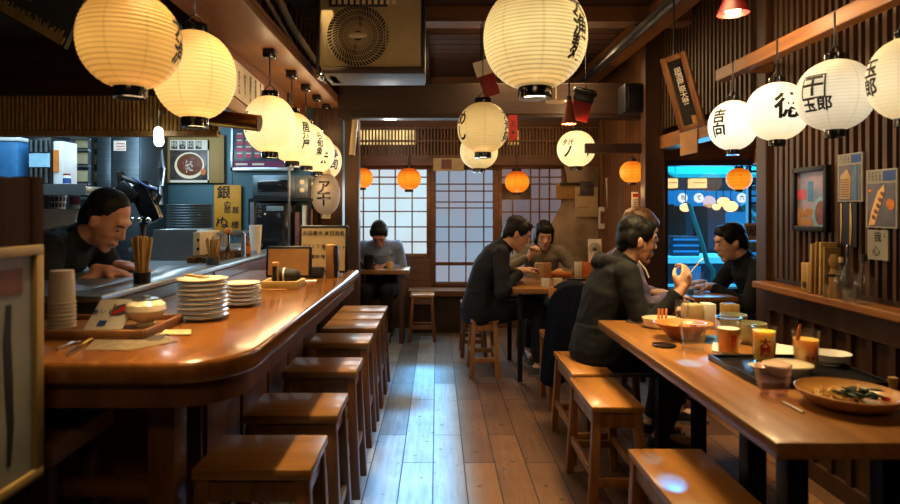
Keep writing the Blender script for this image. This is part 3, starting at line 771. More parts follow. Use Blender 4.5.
    ho = remesh(h, max(.006, vox*.9), 'hair', K[hair['m']], body, 6, jitter=.003, jscale=30)
    # loose locks lying over the crown
    rnd = random.Random(int(abs(loc[0]*1000)+abs(loc[1]*77)))
    lb = MB()
    for k in range(hair.get('locks', 60)):
        th = rnd.uniform(0, 2*PI); ph = rnd.uniform(.05, 1.25)
        dx, dy, dz = math.sin(ph)*math.cos(th), math.sin(ph)*math.sin(th), math.cos(ph)
        if dy > .55 and dz < .35: continue
        p0 = V((dx*.083, -.018+dy*.097, .064+dz*.085)); tn = V((dx, dy, 0)) if ph > .15 else V((0, -1, 0)); tn.normalize()
        tn = (V((dx*math.cos(ph), dy*math.cos(ph), -math.sin(ph)*1.0)) + V((rnd.uniform(-.4,.4), rnd.uniform(-.3,.3), 0))).normalized()
        L = rnd.uniform(.025, .045); out = V((dx, dy, dz))
        p1 = p0 + tn*L*.55 + out*.001; p2 = p0 + tn*L - out*rnd.uniform(.0, .006)
        lb.tube([hp(*(p0-out*.008)), hp(*p1), hp(*p2)], [.007*sc, .006*sc, .0015*sc], 6)
    if len(lb.bm.verts):
        me = ho.data; bb = bmesh.new(); bb.from_mesh(me); t = bpy.data.meshes.new('t'); lb.bm.to_mesh(t); lb.bm.free(); bb.from_mesh(t); bpy.data.meshes.remove(t)
        bb.to_mesh(me); bb.free()
        for p in me.polygons: p.use_smooth = True
    return body, dict(hp=hp, HR=HR, nk=nk, upd=upd, fwd=fwd, Rt=Rt, Fw=Fw, s3=s3, pel=pel, base=base, hc=hc)
# ---------------------------------------------------------------- the long counter
CZ = .85
def arc(cx, cy, r, a0, a1, n=8): return [(cx+r*math.cos(math.radians(a0+(a1-a0)*i/n)), cy+r*math.sin(math.radians(a0+(a1-a0)*i/n))) for i in range(n+1)]
def cpoly(g, r):   # L-shaped top, g = how far it is drawn in
    return ([(-2.3, 1.38+g)] + arc(-.455-g-r, 1.38+g+r, r, -90, 0) + [(-.455-g, 3.50), (-1.09, 3.50), (-1.09, 1.95), (-2.3, 1.95)])
ct = thing('bar_counter', 'long varnished wooden bar counter with a rounded corner running past the kitchen', 'counter', (-.75, 1.6, 0))
m = MB(); m.prism(cpoly(0, .17), CZ-.055, CZ, bev=.012); m.build('countertop', W['counter'], ct)
m = MB(); m.prism(cpoly(.03, .15), CZ-.115, CZ-.055); m.build('apron', W['counter_base'], ct)
m = MB(); m.bx(-1.05, -.70, 1.78, 3.46, .0, CZ-.115); m.bx(-2.3, -1.05, 1.78, 1.92, .0, CZ-.115)
y = 1.80
while y < 3.2: m.bx(-.70, -.688, y, y+.30, .12, .66, .004); y += .33
m.build('base', W['counter_base'], ct)
m = MB(); m.bx(-.735, -.665, 1.52, 1.60, 0, CZ-.115, .006); m.build('post', W['counter_base'], ct)
m = MB(); m.bx(-1.06, -.735, 1.545, 1.585, .46, .50, .004); m.bx(-1.06, -.735, 1.545, 1.585, .28, .32, .004); m.build('rail', W['counter_x'], ct)
m = MB(); m.bx(-.70, -.60, 1.66, 3.4, .16, .19, .006); m.build('foot_rail', W['counter_base'], ct)
# steel pass shelf between counter and kitchen
lg = thing('pass_shelf', 'low steel pass shelf along the kitchen side of the wooden counter', 'shelf', (-1.3, 2.6, CZ))
m = MB(); m.bx(-1.62, -1.24, 1.97, 3.75, .895, .92, .008); m.bx(-1.24, -1.10, 1.97, 4.4, .895, .92, .008); m.bx(-2.3, -1.62, 1.97, 2.30, .895, .92, .008); m.build('steel_top', K['steel'], lg)
m = MB(); m.bx(-1.12, -1.098, 1.99, 2.95, .60, .894); m.bx(-2.28, -1.12, 1.985, 2.0, .60, .894); m.build('front_panel', K['steel_dark'], lg)
m = MB(); m.bx(-1.125, -1.093, 2.95, 4.4, .0, .894); m.build('wood_panel', W['counter_x'], lg)
# dark partition with a framed picture, nearest on the left
pt = thing('partition_screen', 'dark wooden partition panel in the near left foreground', 'partition', (-.92, 1.0, 0))
m = MB(); m.bx(-.945, -.905, .55, 1.375, .0, 1.27, .004); m.bx(-.95, -.90, 1.335, 1.375, 0, 1.275, .004); m.build('panel', mat('blackened partition wood', srgb(44,26,16), .9, scale=8, stretch=(6,6,.3), spec=.1), pt)
fl = Flat((-.904, .60, .60), (0,1,0), (0,0,1))
pf = thing('framed_fish_picture', 'large framed print of grey brush drawn fish shapes on the partition screen', 'picture', (-.904, .95, .60))
m = MB()
for a in ((0,0,.76,.022), (0,.50,.76,.522), (0,.022,.018,.50), (.735,.022,.76,.50)): fl.rect(m, a[0], a[1], a[2], a[3], 0, .014, .002)
m.build('frame', W['board'], pf)
m = MB(); fl.rect(m, .018, .022, .735, .50, 0, .004); m.build('print', mat('faded print paper', srgb(140,136,126), .6, c2=srgb(104,102,98), scale=5), pf)
m = MB(); fl.rect(m, .40, .42, .70, .475, .004, .0055); m.build('red_stamp', mat('faded orange print', srgb(110,62,46), .6), pf)
m = MB()
def stroke(mb, pts, w, l=.0045):
    n = len(pts)
    for (x0, y0), (x1, y1), i in zip(pts, pts[1:], range(n)):
        dx, dy = x1-x0, y1-y0; L = math.hypot(dx, dy) or 1; nx, ny = -dy/L*w, dx/L*w
        k0 = .35+.65*math.sin(PI*(i+.3)/n); k1 = .35+.65*math.sin(PI*(i+1.3)/n)
        fl.poly(mb, [(x0-nx*k0, y0-ny*k0), (x1-nx*k1, y1-ny*k1), (x1+nx*k1, y1+ny*k1), (x0+nx*k0, y0+ny*k0)], l, l+.0008)
stroke(m, [(.66,.06),(.665,.14),(.66,.24),(.655,.33),(.66,.40)], .012)
stroke(m, [(.61,.06),(.62,.16),(.615,.28),(.61,.38)], .010)
stroke(m, [(.55,.05),(.58,.12),(.59,.20),(.57,.28),(.53,.31),(.49,.28),(.48,.20),(.50,.13)], .014)
stroke(m, [(.44,.06),(.47,.16),(.45,.25),(.40,.30),(.37,.24)], .012)
stroke(m, [(.52,.09),(.535,.18),(.53,.26)], .008); stroke(m, [(.30,.06),(.34,.18),(.33,.33)], .010)
m.build('brush_drawing', mat('grey brush ink', srgb(34,37,40), .7), pf)
# ---------------------------------------------------------------- stools
def make_stool(name, label, w, d, h, ms, ml, splay, th=.03, leg=.036, group=None, mats_cross=True, loc=(0,0,0)):
    t = thing(name, label, 'stool', loc, group)
    x0, y0, _ = loc
    m = MB(); m.bx(x0-w/2, x0+w/2, y0-d/2, y0+d/2, h-th, h, .006); m.build('seat', ms, t)
    ix, iy = w/2-.025, d/2-.025
    for sx in (-1, 1):
        for sy in (-1, 1):
            m = MB(); m.beam((x0+sx*(ix+splay), y0+sy*(iy+splay*.6), 0), (x0+sx*ix, y0+sy*iy, h-th), leg, leg, .004, up=(0,1,0)); m.build('leg', ml, t)
    def px(z): return ix + splay*(1-z/(h-th))
    def py(z): return iy + splay*.6*(1-z/(h-th))
    for sx in (-1, 1):
        z = h*.36; m = MB(); m.beam((x0+sx*px(z), y0-py(z), z), (x0+sx*px(z), y0+py(z), z), .018, .034, .003); m.build('stretcher', ml, t)
    for sy in (-1, 1):
        z = h*.30; m = MB(); m.beam((x0-px(z), y0+sy*py(z), z), (x0+px(z), y0+sy*py(z), z), .018, .034, .003); m.build('stretcher', ml, t)
        z = h-th-.035; m = MB(); m.beam((x0-px(z), y0+sy*py(z), z), (x0+px(z), y0+sy*py(z), z), .016, .055, .003); m.build('apron', ml, t)
    for sx in (-1, 1):
        z = h-th-.035; m = MB(); m.beam((x0+sx*px(z), y0-py(z), z), (x0+sx*px(z), y0+py(z), z), .016, .055, .003); m.build('apron', ml, t)
    return t
first = None
ORD = ['nearest', 'second nearest', 'third nearest', 'fourth nearest', 'fifth nearest', 'sixth nearest', 'seventh nearest and farthest']
for i, (yc, xr) in enumerate(((1.67,-.325), (2.08,-.325), (2.61,-.335), (3.145,-.345), (3.525,-.345), (3.80,-.345), (4.09,-.345))):
    lab = 'dark wooden bar stool tucked under the long counter, %s to the camera' % ORD[i]
    if first is None:
        first = make_stool('bar_stool', lab, .31, .245, .53, W['stool_seat'], W['stool'], .025, group='bar stools along the counter', loc=(xr-.155, yc, 0))
    else:
        dup(first, (xr-.155, yc, 0), None, lab)
pine = None
PS = [((.71, 2.555), .21, .42, 'honey coloured wooden stool standing empty in front of the man in the hoodie'),
      ((.735, 3.05), .20, .46, 'honey coloured wooden stool the man in the charcoal hoodie sits on'),
      ((.735, 1.73), .24, .42, 'honey coloured wooden stool at the bottom edge with blue light on its seat'),]
for (x, y), w, d, lab in PS:
    make_stool('wooden_stool', lab, w, d, .43, W['pine_seat'], W['pine'], .022, .026, .034, 'honey wooden stools along the long table', loc=(x, y, 0))
make_stool('wooden_stool', 'brown wooden stool under the man in black at the back table', .20, .34, .42, W['pine_seat'], W['pine'], .02, .026, .032, loc=(.34, 4.45, 0))
make_stool('wooden_stool', 'brown wooden stool behind the stool of the man in black', .20, .30, .43, W['stool_seat'], W['stool'], .02, .026, .032, loc=(.30, 5.02, 0))
make_stool('wooden_stool', 'small brown stool standing empty under the paper screens', .22, .20, .43, W['pine_seat'], W['stool'], .03, .028, .03, loc=(-.135, 5.55, 0))
make_stool('wooden_stool', 'brown stool under the man in black by the window', .30, .30, .43, W['stool_seat'], W['stool'], .02, .028, .034, loc=(2.22, 4.03, 0))
make_stool('wooden_stool', 'brown stool under the light haired person behind the hoodie man', .24, .26, .43, W['stool_seat'], W['stool'], .02, .028, .034, loc=(1.02, 3.50, 0))
make_stool('wooden_stool', 'brown stool under the woman at the back table', .28, .26, .43, W['stool_seat'], W['stool'], .02, .028, .034, loc=(.84, 5.12, 0))
make_stool('wooden_stool', 'brown stool under the man in the blue shirt', .28, .26, .43, W['stool_seat'], W['stool'], .02, .028, .034, loc=(-.57, 5.82, 0))
# low bench seat at the lower left, under the counter
bn = thing('bench_seat', 'low wooden bench seat under the front of the counter at lower left', 'bench', (-1.2, 1.57, 0))
m = MB(); m.prism([(-1.5, 1.43), (-.915, 1.43), (-.925, 1.72), (-1.5, 1.72)], .585, .64, bev=.006); m.build('seat', W['mid_y'], bn)
for (x, y) in ((-.96, 1.47), (-.96, 1.66), (-1.4, 1.47), (-1.4, 1.66)):
    m = MB(); m.bx(x-.02, x+.02, y-.02, y+.02, 0, .584, .004); m.build('leg', W['dark_z'], bn)
# ---------------------------------------------------------------- tables
TZ = .665
lt = thing('long_table', 'long honey wood table with black legs in the right foreground', 'table', (1.08, 2.1, 0))
m = MB(); m.bx(.78, 1.375, 1.38, 2.92, TZ-.042, TZ, .008, ); m.build('tabletop', W['table'], lt)
for (x, y) in ((.905, 1.53), (.915, 1.74), (1.05, 2.80), (1.22, 2.80), (1.30, 1.53), (1.30, 1.74)):
    m = MB(); m.bx(x-.027, x+.027, y-.027, y+.027, .0, TZ-.042, .003); m.build('leg', K['blackmetal'], lt)
m = MB(); m.bx(.85, 1.325, 1.50, 1.77, TZ-.06, TZ-.042); m.bx(1.02, 1.25, 1.74, 2.84, TZ-.075, TZ-.042); m.build('under_frame', K['blackmetal'], lt)
m = MB(); m.cyl((.80, 2.80, .43), (1.05, 2.80, .43), .009); m.build('cross_bar', K['rail'], lt)
bt = thing('back_table', 'wooden table where the man in black and the woman eat', 'table', (.85, 4.45, 0))
m = MB(); m.bx(.52, 1.52, 4.10, 4.90, TZ-.04, TZ, .006); m.build('tabletop', W['table_back'], bt)
for (x, y) in ((.58, 4.20), (.58, 4.80), (1.44, 4.20), (1.44, 4.80)):
    m = MB(); m.bx(x-.016, x+.016, y-.016, y+.016, 0, TZ-.04, .003); m.build('leg', K['blackmetal'], bt)
st = thing('small_table', 'narrow wooden table in front of the man by the window', 'table', (1.55, 3.8, 0))
m = MB(); m.bx(1.30, 1.85, 3.68, 4.0, TZ-.03, TZ, .005); m.build('tabletop', W['table_back'], st)
m = MB(); m.bx(1.55, 1.60, 3.81, 3.87, .03, TZ-.03); m.build('pedestal', K['blackmetal'], st)
m = MB(); m.bx(1.40, 1.75, 3.74, 3.94, .0, .03, .004); m.build('foot', K['blackmetal'], st)
kt = thing('corner_table', 'small brown table of the man in the blue shirt', 'table', (-.55, 5.45, 0))
m = MB(); m.bx(-.76, -.25, 5.34, 5.66, TZ-.04, TZ, .005); m.build('tabletop', W['table_back'], kt)
for (x, y) in ((-.70, 5.40), (-.32, 5.40), (-.70, 5.60), (-.32, 5.60)):
    m = MB(); m.bx(x-.02, x+.02, y-.02, y+.02, 0, TZ-.04, .003); m.build('leg', W['dark_z'], kt)
# wall bench under the screens
wb = thing('wall_bench', 'low brown wall bench under the paper screens', 'bench', (.0, 5.95, 0))
m = MB(); m.bx(-.28, .30, 5.80, 6.06, .36, .42, .01); m.build('seat', W['mid'], wb)
m = MB(); m.bx(-.26, .28, 5.86, 6.06, 0, .36); m.build('base', W['dark'], wb)
# chair draped with a navy coat, left of the hoodie man
ch = thing('wooden_chair', 'wooden chair hidden under the navy coat beside the hoodie man', 'chair', (.82, 3.72, 0))
m = MB(); m.bx(.66, .98, 3.56, 3.88, .40, .43, .006); m.build('seat', W['pine_seat'], ch)
for (x, y) in ((.68, 3.58), (.96, 3.58), (.68, 3.86), (.96, 3.86)):
    m = MB(); m.bx(x-.016, x+.016, y-.016, y+.016, 0, .40, .003); m.build('leg', W['pine'], ch)
m = MB()
for x in (.68, .96): m.bx(x-.014, x+.014, 3.566, 3.594, .43, .74, .003)
m.bx(.68, .96, 3.568, 3.592, .66, .73, .004); m.build('backrest', W['pine'], ch)
def coat(u, v):
    a = (u-.5)*.36; over = v
    fold = .014*math.sin(u*22+v*3) + .008*math.sin(u*41)
    dz = .13*abs(2*u-1)**2.6
    if v < .15: return V((.82+a*.92, 3.62+.03-(v/.15)*.06+.0*fold, .760 - dz))
    k = (v-.15)/.85
    return V((.82+a*(.92+.28*k), 3.552-.03*k+fold*k*1.5-.03*math.sin(k*3)*math.sin(u*3.14), .760-dz*(1-k)-k*.56-.03*abs(math.sin(u*9))*k))
m = MB(); m.grid(coat, 40, 30); o = m.build('coat', K['navy']); tag(o, 'dark navy coat draped over the back of a wooden chair', 'coat')
sd = o.modifiers.new('s', 'SOLIDIFY'); sd.thickness = .012
# ---------------------------------------------------------------- lanterns
def on_lantern(mb, body, size, c, rx, rz, ang, z0, tall=1, line=.95, R=None, wide=1):
    """letters wrapped round a lantern at the compass angle ang (deg, -90 faces the camera)"""
    t = text_bm(body, size, line, .026)
    bmesh.ops.triangulate(t, faces=t.faces)
    for it in range(2):
        bmesh.ops.subdivide_edges(t, edges=[e for e in t.edges if e.calc_length() > size*.12], cuts=1, use_grid_fill=False)
    for v in t.verts:
        x, y = v.co.x*wide, v.co.y*tall
        z = z0 + y; r = R(z)*1.012 + .0015
        a = math.radians(ang) + x/rx
        v.co = V((c[0]+r*math.cos(a), c[1]+r*math.sin(a), c[2]+z))
    mb._add(t)
def lantern(name, label, c, rx, rz, m, top, group=None, ribs=26, text=(), capm='blackgloss', power=1, cord_r=.003, ink='ink', rz_cap=.22, hook=True, box=None):
    """c = centre; top = height of the thing it hangs from"""
    t = thing(name, label, 'lantern', c, group)
    zc = 1-rz_cap*.22
    def R(z):
        k = max(-zc, min(zc, z/rz)); return rx*(1-abs(k)**2.15)**.5
    prof = []; n = ribs*4
    for i in range(n+1):
        z = -rz*zc + 2*rz*zc*i/n
        prof.append((R(z)*(1 + .010*math.cos(2*PI*(z+rz)/(2*rz)*ribs+PI)), z))
    mb = MB(); mb.lathe(prof, c, 48); mb.build('paper_shade', m, t, angle=80)
    re = R(-rz*zc)*1.0
    h = rz*.21
    mb = MB(); mb.lathe([(re*.80, -rz*zc-h*1.0), (re*1.02, -rz*zc-h), (re*1.05, -rz*zc-h*.5), (re*1.02, -rz*zc+.004), (re*.84, -rz*zc+.004), (re*.80, -rz*zc-h*1.0)], c, 32); mb.build('bottom_ring', K[capm], t)
    mb = MB(); mb.lathe([(0, rz*zc+h*.9), (re*1.0, rz*zc+h*.9), (re*1.04, rz*zc+h*.5), (re*1.02, rz*zc-.004), (0, rz*zc-.004)], c, 32); mb.build('top_ring', K[capm], t)
    mb = MB(); mb.tube([(c[0]-re*.8, c[1], c[2]+rz*zc+h*.8), (c[0]-re*.3, c[1], c[2]+rz*zc+h*1.7), (c[0], c[1], c[2]+rz*zc+h*2.0), (c[0]+re*.3, c[1], c[2]+rz*zc+h*1.7), (c[0]+re*.8, c[1], c[2]+rz*zc+h*.8)], cord_r, 6); mb.build('bail', K['black'], t)
    z1 = c[2]+rz*zc+h*1.9
    if top > z1+.01:
        mb = MB(); mb.cyl((c[0], c[1], z1), (c[0], c[1], top), cord_r*1.2, seg=8); mb.build('cord', K['black'], t)
    if box:
        mb = MB(); mb.box((c[0], c[1], top-.022), (.060, .075, .044), .006); mb.build('hook_box', K['blackgloss'], t)
    for tx in text:
        mb = MB(); on_lantern(mb, tx['s'], tx['size'], c, rx, rz, tx['a'], tx.get('z', 0), tx.get('tall', 1), tx.get('line', .95), R, tx.get('wide', 1)); mb.build('lettering', K[tx.get('m', ink)], t, smooth=False)
    return t
def spot(name, loc, energy, col, radius=.06, kind='POINT', **k):
    l = bpy.data.lights.new(name, kind); l.energy = energy; l.color = col
    if kind in ('POINT', 'SPOT'): l.shadow_soft_size = radius
    o = bpy.data.objects.new(name, l); COL.objects.link(o); o.location = V(loc)
    if kind == 'AREA': l.shape = 'RECTANGLE'; l.size, l.size_y = k.get('size', (1,1))
    if kind == 'SPOT': l.spot_size = math.radians(k.get('angle', 60)); l.spot_blend = k.get('blend', .6)
    if 'aim' in k and (V(k['aim'])-V(loc)).xy.length > .001: o.rotation_euler = (V(k['aim'])-V(loc)).to_track_quat('-Z', 'Y').to_euler()
    return o
def lm(name, mid, edge, s, rz, ribs, **k): return lantern_mat(name, mid, edge, s, rz, ribs, **k)
WARM = (1.0, .68, .36)
# left row over the counter
Lm1 = lm('amber lantern paper', srgb(238,178,90), srgb(204,138,58), .9, .145, 22, seams=8, hot=.3, rib_dark=.45)
Lm2 = lm('warm lantern paper', srgb(254,212,130), srgb(236,172,84), 1.05, .165, 26, seams=8, hot=.2, rib_dark=.2)
Lm3 = lm('bright lantern paper', srgb(255,236,176), srgb(252,205,120), 1.1, .155, 24, seams=8, hot=.2, rib_dark=.16)
row = [((-.885,1.73,1.688), .138,.142, Lm1, 'amber paper lantern nearest the camera over the counter, partly above the frame', dict(s='大\n漁', size=.075, a=6)),
       ((-.90,2.23,1.70), .146,.166, Lm2, 'glowing paper lantern second in the row over the counter, bare of letters', None),
       ((-.90,3.23,1.66), .137,.156, Lm3, 'bright paper lantern third in the counter row, below the hanging paper notice', dict(s='海\n鮮', size=.06, a=-140)),
       ((-.90,3.72,1.65), .140,.156, Lm3, 'bright paper lantern fourth in the counter row with brush marks on its right', dict(s='居\n酒\n屋', size=.058, a=-38)),
       ((-.90,4.12,1.645), .140,.15, Lm3, 'bright paper lantern fifth in the counter row', dict(s='ら\n旬\n魚', size=.055, a=-36)),
       ((-.90,4.50,1.63), .130,.15, Lm3, 'bright paper lantern sixth in the counter row with large brush writing', dict(s='そ\n味', size=.10, a=-62)),
       ((-.90,4.88,1.60), .125,.15, lm('printed lantern paper', srgb(255,232,180), srgb(244,205,140), .95, .15, 24, hot=.2), 'farthest paper lantern of the counter row with blue and red printed pattern', dict(s='寿\n司', size=.085, a=-50, m='blue'))]
for i, (c, rx, rz, mm, lab, tx) in enumerate(row):
    lantern('paper_lantern', lab, c, rx, rz, mm, 2.06, 'lanterns over the counter', 24, [tx] if tx else [], box=True)
    spot('lantern_bulb', (c[0]+.02, c[1], c[2]-rz-.07), 2.4 if i else 1.2, WARM, .10)
    spot('added_up_glow', (c[0], c[1], c[2]+rz+.10), .9, WARM, .03)  # added lamp above the lantern, brightens the soffit
# red print on the last one
# beige unlit lantern, its brightness put in as a glow of the paper
lantern('long_paper_lantern', 'unlit beige oblong paper lantern hanging at the end of the counter', (-.87, 4.69, 1.325), .112, .165,
        lm('glowing beige lantern paper', srgb(168,140,106), srgb(140,112,82), .7, .165, 24, hot=.2, rib_dark=.25), 1.50, None, 24, [dict(s='ア\n干', size=.115, a=-88, line=.8, m='ink')], capm='cream', hook=False)
# right row
Rw = [((1.40,2.84,1.60), .108,.118, srgb(255,246,226), srgb(255,226,186), 1.12, 'white glowing round lantern with brush letters, farthest of the right row', dict(s='吉\n向', size=.07, a=-150, m='ink')),
      ((1.40,2.47,1.605), .118,.120, srgb(255,243,216), srgb(255,222,166), 1.08, 'warm white round lantern with one large brush character', dict(s='徳', size=.105, a=-99, m='ink')),
      ((1.405,2.12,1.605), .122,.126, srgb(236,222,192), srgb(200,182,146), .88, 'dimmer white round lantern with a boxed character on its left', None),
      ((1.425,1.83,1.60), .098,.125, srgb(250,228,180), srgb(226,196,140), .92, 'cream round lantern cut by the right edge of the frame', dict(s='玉\n郎', size=.06, a=-186, m='ink'))]
for i, (c, rx, rz, a, b, s, lab, tx) in enumerate(Rw):
    mm = lm('white lantern paper %d' % i, a, b, s, rz, 22, seams=8, hot=.2, rib_dark=.14)
    t = lantern('round_lantern', lab, c, rx, rz, mm, 1.90, 'round lanterns along the right wall', 22, [tx] if tx else [], rz_cap=.14)
    spot('added_up_glow', (c[0], c[1], c[2]+rz+.12), 1.0, WARM, .03)  # added lamp above the lantern, brightens wall and ceiling
    if i == 2:
        def R3(z): k = max(-.95, min(.95, z/.128)); return .125*(1-abs(k)**2.15)**.5
        mb = MB(); on_lantern(mb, '干', .075, c, .128, .128, -154, .018, 1, 1, R3)
        on_lantern(mb, '玉郎', .052, c, .128, .128, -149, -.045, 1, 1, R3)
        for (a0, a1, z0, z1) in ((-172,-135,.056,.061), (-172,-135,-.022,-.017), (-172,-169.5,-.017,.056), (-137.5,-135,-.017,.056)):
            def fr(u, v): 
                ang = math.radians(a0+(a1-a0)*u); z = z0+(z1-z0)*v; r = R3(z)*1.014+.0015
                return V((c[0]+r*math.cos(ang), c[1]+r*math.sin(ang), c[2]+z))
            mb.grid(fr, 8, 8)
        mb.build('lettering', K['ink'], t, smooth=False)
# big centre lanterns
C1 = lm('big lantern paper', srgb(252,222,150), srgb(206,158,86), 1.0, .205, 30, seams=8, hot=.35, rib_dark=.6)
lantern('paper_lantern', 'largest paper lantern hanging at top centre with three brush characters', (ax(535,2.35), 2.35, az(38,2.35)), .20, .205, C1, 2.44, 'lanterns over the aisle', 30,
        [dict(s='大\n漁\n麺', size=.092, a=-44, z=-.0, line=.85)])
spot('lantern_bulb', (ax(535,2.35), 2.35, az(38,2.35)-.27), 6, WARM, .06)
spot('added_up_glow', (ax(535,2.35), 2.35, az(38,2.35)+.30), 3.5, WARM, .04)  # added lamp above the lantern, brightens the ceiling
spot('added_up_glow', (ax(505,3.9), 4.35, 2.2), 3.0, WARM, .04)  # added lamp clear of any lantern, brightens the ceiling boards
spot('added_up_glow', (ax(576,4.70), 4.62, az(149,4.75)+.34), 4.0, WARM, .04)  # added lamp near the cream lantern, brightens the ceiling
C2 = lm('buff lantern paper', srgb(228,192,124), srgb(196,152,88), .9, .175, 26, seams=8, hot=.2, rib_dark=.2)
lantern('paper_lantern', 'buff paper lantern below the largest one, with letters on both its sides', (ax(483,3.9), 3.9, az(128,3.9)), .165, .168, C2, 2.44, 'lanterns over the aisle', 26,
        [dict(s='め\nし', size=.10, a=-152), dict(s='大\n漁\n祭', size=.075, a=-28)])
spot('lantern_bulb', (ax(483,3.9), 3.9, az(128,3.9)-.24), 4, WARM, .06)
C3 = lm('pale lantern paper', srgb(240,212,150), srgb(218,182,116), .92, .15, 24, seams=8, hot=.2, rib_dark=.15)
t3 = lantern('paper_lantern', 'pale lantern half hidden behind the buff lantern', (ax(479,4.75), 4.75, az(151,4.75)), .15, .145, C3, 1.95, 'lanterns over the aisle', 24)
C4 = lm('cream lantern paper', srgb(255,238,180), srgb(240,200,120), 1.05, .155, 24, seams=8, hot=.3, rib_dark=.15)
lantern('paper_lantern', 'cream round lantern with two short columns of letters near the back table', (ax(576,4.75), 4.75, az(149,4.75)), .148, .145, C4, 1.95, 'lanterns over the aisle', 24,
        [dict(s='夕汁', size=.05, a=-128, z=.04), dict(s='魚\n新\n鮮', size=.032, a=-62, z=-.03), dict(s='ノ', size=.10, a=-128, z=-.035)])
spot('lantern_bulb', (ax(576,4.75), 4.75, az(149,4.75)-.22), 5, WARM, .06)
# small orange lanterns
OM = lm('orange lantern paper', srgb(255,158,36), srgb(226,84,12), 1.0, .105, 8, seams=10, hot=.3, rib_dark=.3, seam_dark=.65)
for px, py, Y, lab, top in ((362,178,5.95,'small orange lantern at the left end of the paper screens', bz(157)+.02), (409,179,5.95,'small orange lantern between the two left screens', bz(157)+.02),
                       (517,182,5.95,'small orange lantern before the dim peach screen', bz(157)+.02), (632,172,4.70,'small orange lantern beside the post left of the window', 1.60), (739,179,4.42,'small orange lantern hanging in front of the window', az(163,4.42)+.10)):
    s = 1 if px not in (362,) else .92
    c = (ax(px,Y), Y, az(py,Y))
    lantern('orange_lantern', lab, c, .112*s*Y/5.6, .105*s*Y/5.6, OM, top, 'small orange lanterns', 8, capm='black', rz_cap=.25)
    spot('lantern_bulb', (c[0], c[1]-.02, c[2]-.16), 1.3 if Y > 5 else .7, (1,.55,.2), .05)
# ---------------------------------------------------------------- pendant lamps, rail, speaker, cards
def pendant(label, px, py, Y, r, h, m, s, top, col, tilt=(0,0)):
    c = at(px, py, Y); t = thing('pendant_lamp', label, 'lamp', c)
    mb = MB(); mb.lathe([(r*.30, h), (r*.42, h*.92), (r*.62, h*.45), (r*.95, h*.08), (r, 0), (r*.96, 0), (r*.90, h*.10), (r*.56, h*.45), (r*.34, h*.88), (0, h*.9)], c, 32); mb.build('shade', m, t)
    mb = MB(); mb.ell(c+V((0,0,h*.18)), (r*.50, r*.50, r*.45)); mb.build('bulb', emit('lamp bulb glow', col, s), t)
    mb = MB(); mb.cyl(c+V((0,0,h*.95)), (c.x, c.y, top), .006, seg=8); mb.cyl(c+V((0,0,h*.92)), c+V((0,0,h*1.15)), r*.3, seg=12); mb.build('cord', K['black'], t)
    spot('lamp_bulb', c+V((0,0,-.02)), 7, (1,.66,.34), .03); return t
pendant('red bell shaped pendant lamp glowing at the top right', 733, 14, 2.6, .066, .13, mat('dark red lamp shade', srgb(104,16,10), .45), 14, ZC, (1,.78,.55))
pendant('brown tapered pendant lamp beside the red and black card', 569, 124, 4.2, .052, .17, K['terracotta'], 12, ZC, (1,.82,.58))
tr = thing('ceiling_rail', 'grey ceiling rail running back from the top of the frame', 'rail', (1.33, 4.4, 2.36))
mb = MB(); mb.bx(1.30, 1.36, 2.0, 5.5, 2.375, 2.40, .003); mb.bx(1.30, 1.312, 2.0, 5.5, 2.36, 2.378); mb.bx(1.348, 1.36, 2.0, 5.5, 2.36, 2.378); mb.build('channel', K['rail'], tr)
mb = MB()
for y in (2.27, 4.03): mb.cyl((1.33, y, 2.40), (1.33, y, 2.445), .012, seg=10)
mb.build('hanger', K['rail'], tr)
sp = thing('loudspeaker', 'black box loudspeaker mounted under the ceiling beam', 'speaker', (1.40, 4.6, 1.95))
mb = MB(); mb.bx(ax(625,4.55), ax(652,4.55)-.02, 4.55, 4.74, az(112,4.55), az(83,4.55), .008); mb.build('cabinet', K['black'], sp)
mb = MB(); mb.bx(ax(628,4.55), ax(645,4.55), 4.540, 4.552, az(109,4.55), az(86,4.55), .004); mb.build('grille', K['blackmetal'], sp)
mb = MB()
for pz in (90, 107): mb.cyl((ax(627.5,4.55), 4.537, az(pz,4.55)), (ax(627.5,4.55), 4.552, az(pz,4.55)), .009, seg=10)
mb.build('screw', K['chrome'], sp)
mb = MB(); mb.bx(1.52, 1.56, 4.68, 4.86, az(96,4.55), az(90,4.55)); mb.build('bracket', K['blackmetal'], sp)
# red and black (or white) cards hanging from the beams
def card(label, px, py, Y, tilt, upper, top, w=.135, h=.24):
    c = at(px, py, Y); t = thing('hanging_card', label, 'card', c)
    R = Matrix.Rotation(math.radians(tilt), 3, 'Y'); u = R @ V((1,0,0)); v = R @ V((0,0,1)); f = Flat(c, u, v)
    mb = MB(); f.rect(mb, -w/2, -h, w/2, -h*.42, -.006, .006, .002); mb.build('red_half', K['red'], t)
    mb = MB(); f.rect(mb, -w/2-.005, -h*.42, w/2+.005, -h*.02, -.012, .012, .003); mb.build('upper_half', K[upper], t)
    if upper == 'black':
        mb = MB(); mb.box(f.p(0, -h*.12), (w*1.25, .07, .03), .004, R @ Matrix.Rotation(.35, 3, 'X')); mb.build('clip', K['black'], t)
    mb = MB(); mb.cyl(c, (c.x, c.y, top), .004, seg=6); mb.build('string', K['black'], t); return t
card('red card under a black holder hanging beside the brown lamp', 586, 88, 4.3, 14, 'black', ZC)
card('red card with a grey white upper half hanging left of the largest lantern', 481, 60, 4.0, -18, 'paper', 2.44, .11, .25)
o = MB(); o.lathe([(0, 0), (.075, .004), (.08, .012), (.0, .020)], at(556, 103, 4.6), 24); o.cyl(at(556,103,4.6)+V((0,0,.015)), (ax(556,4.6), 4.6, ZC), .004, seg=6)
o = o.build('disc_lamp', K['cream']); tag(o, 'small pale flat disc hanging behind the brown pendant lamp', 'lamp')
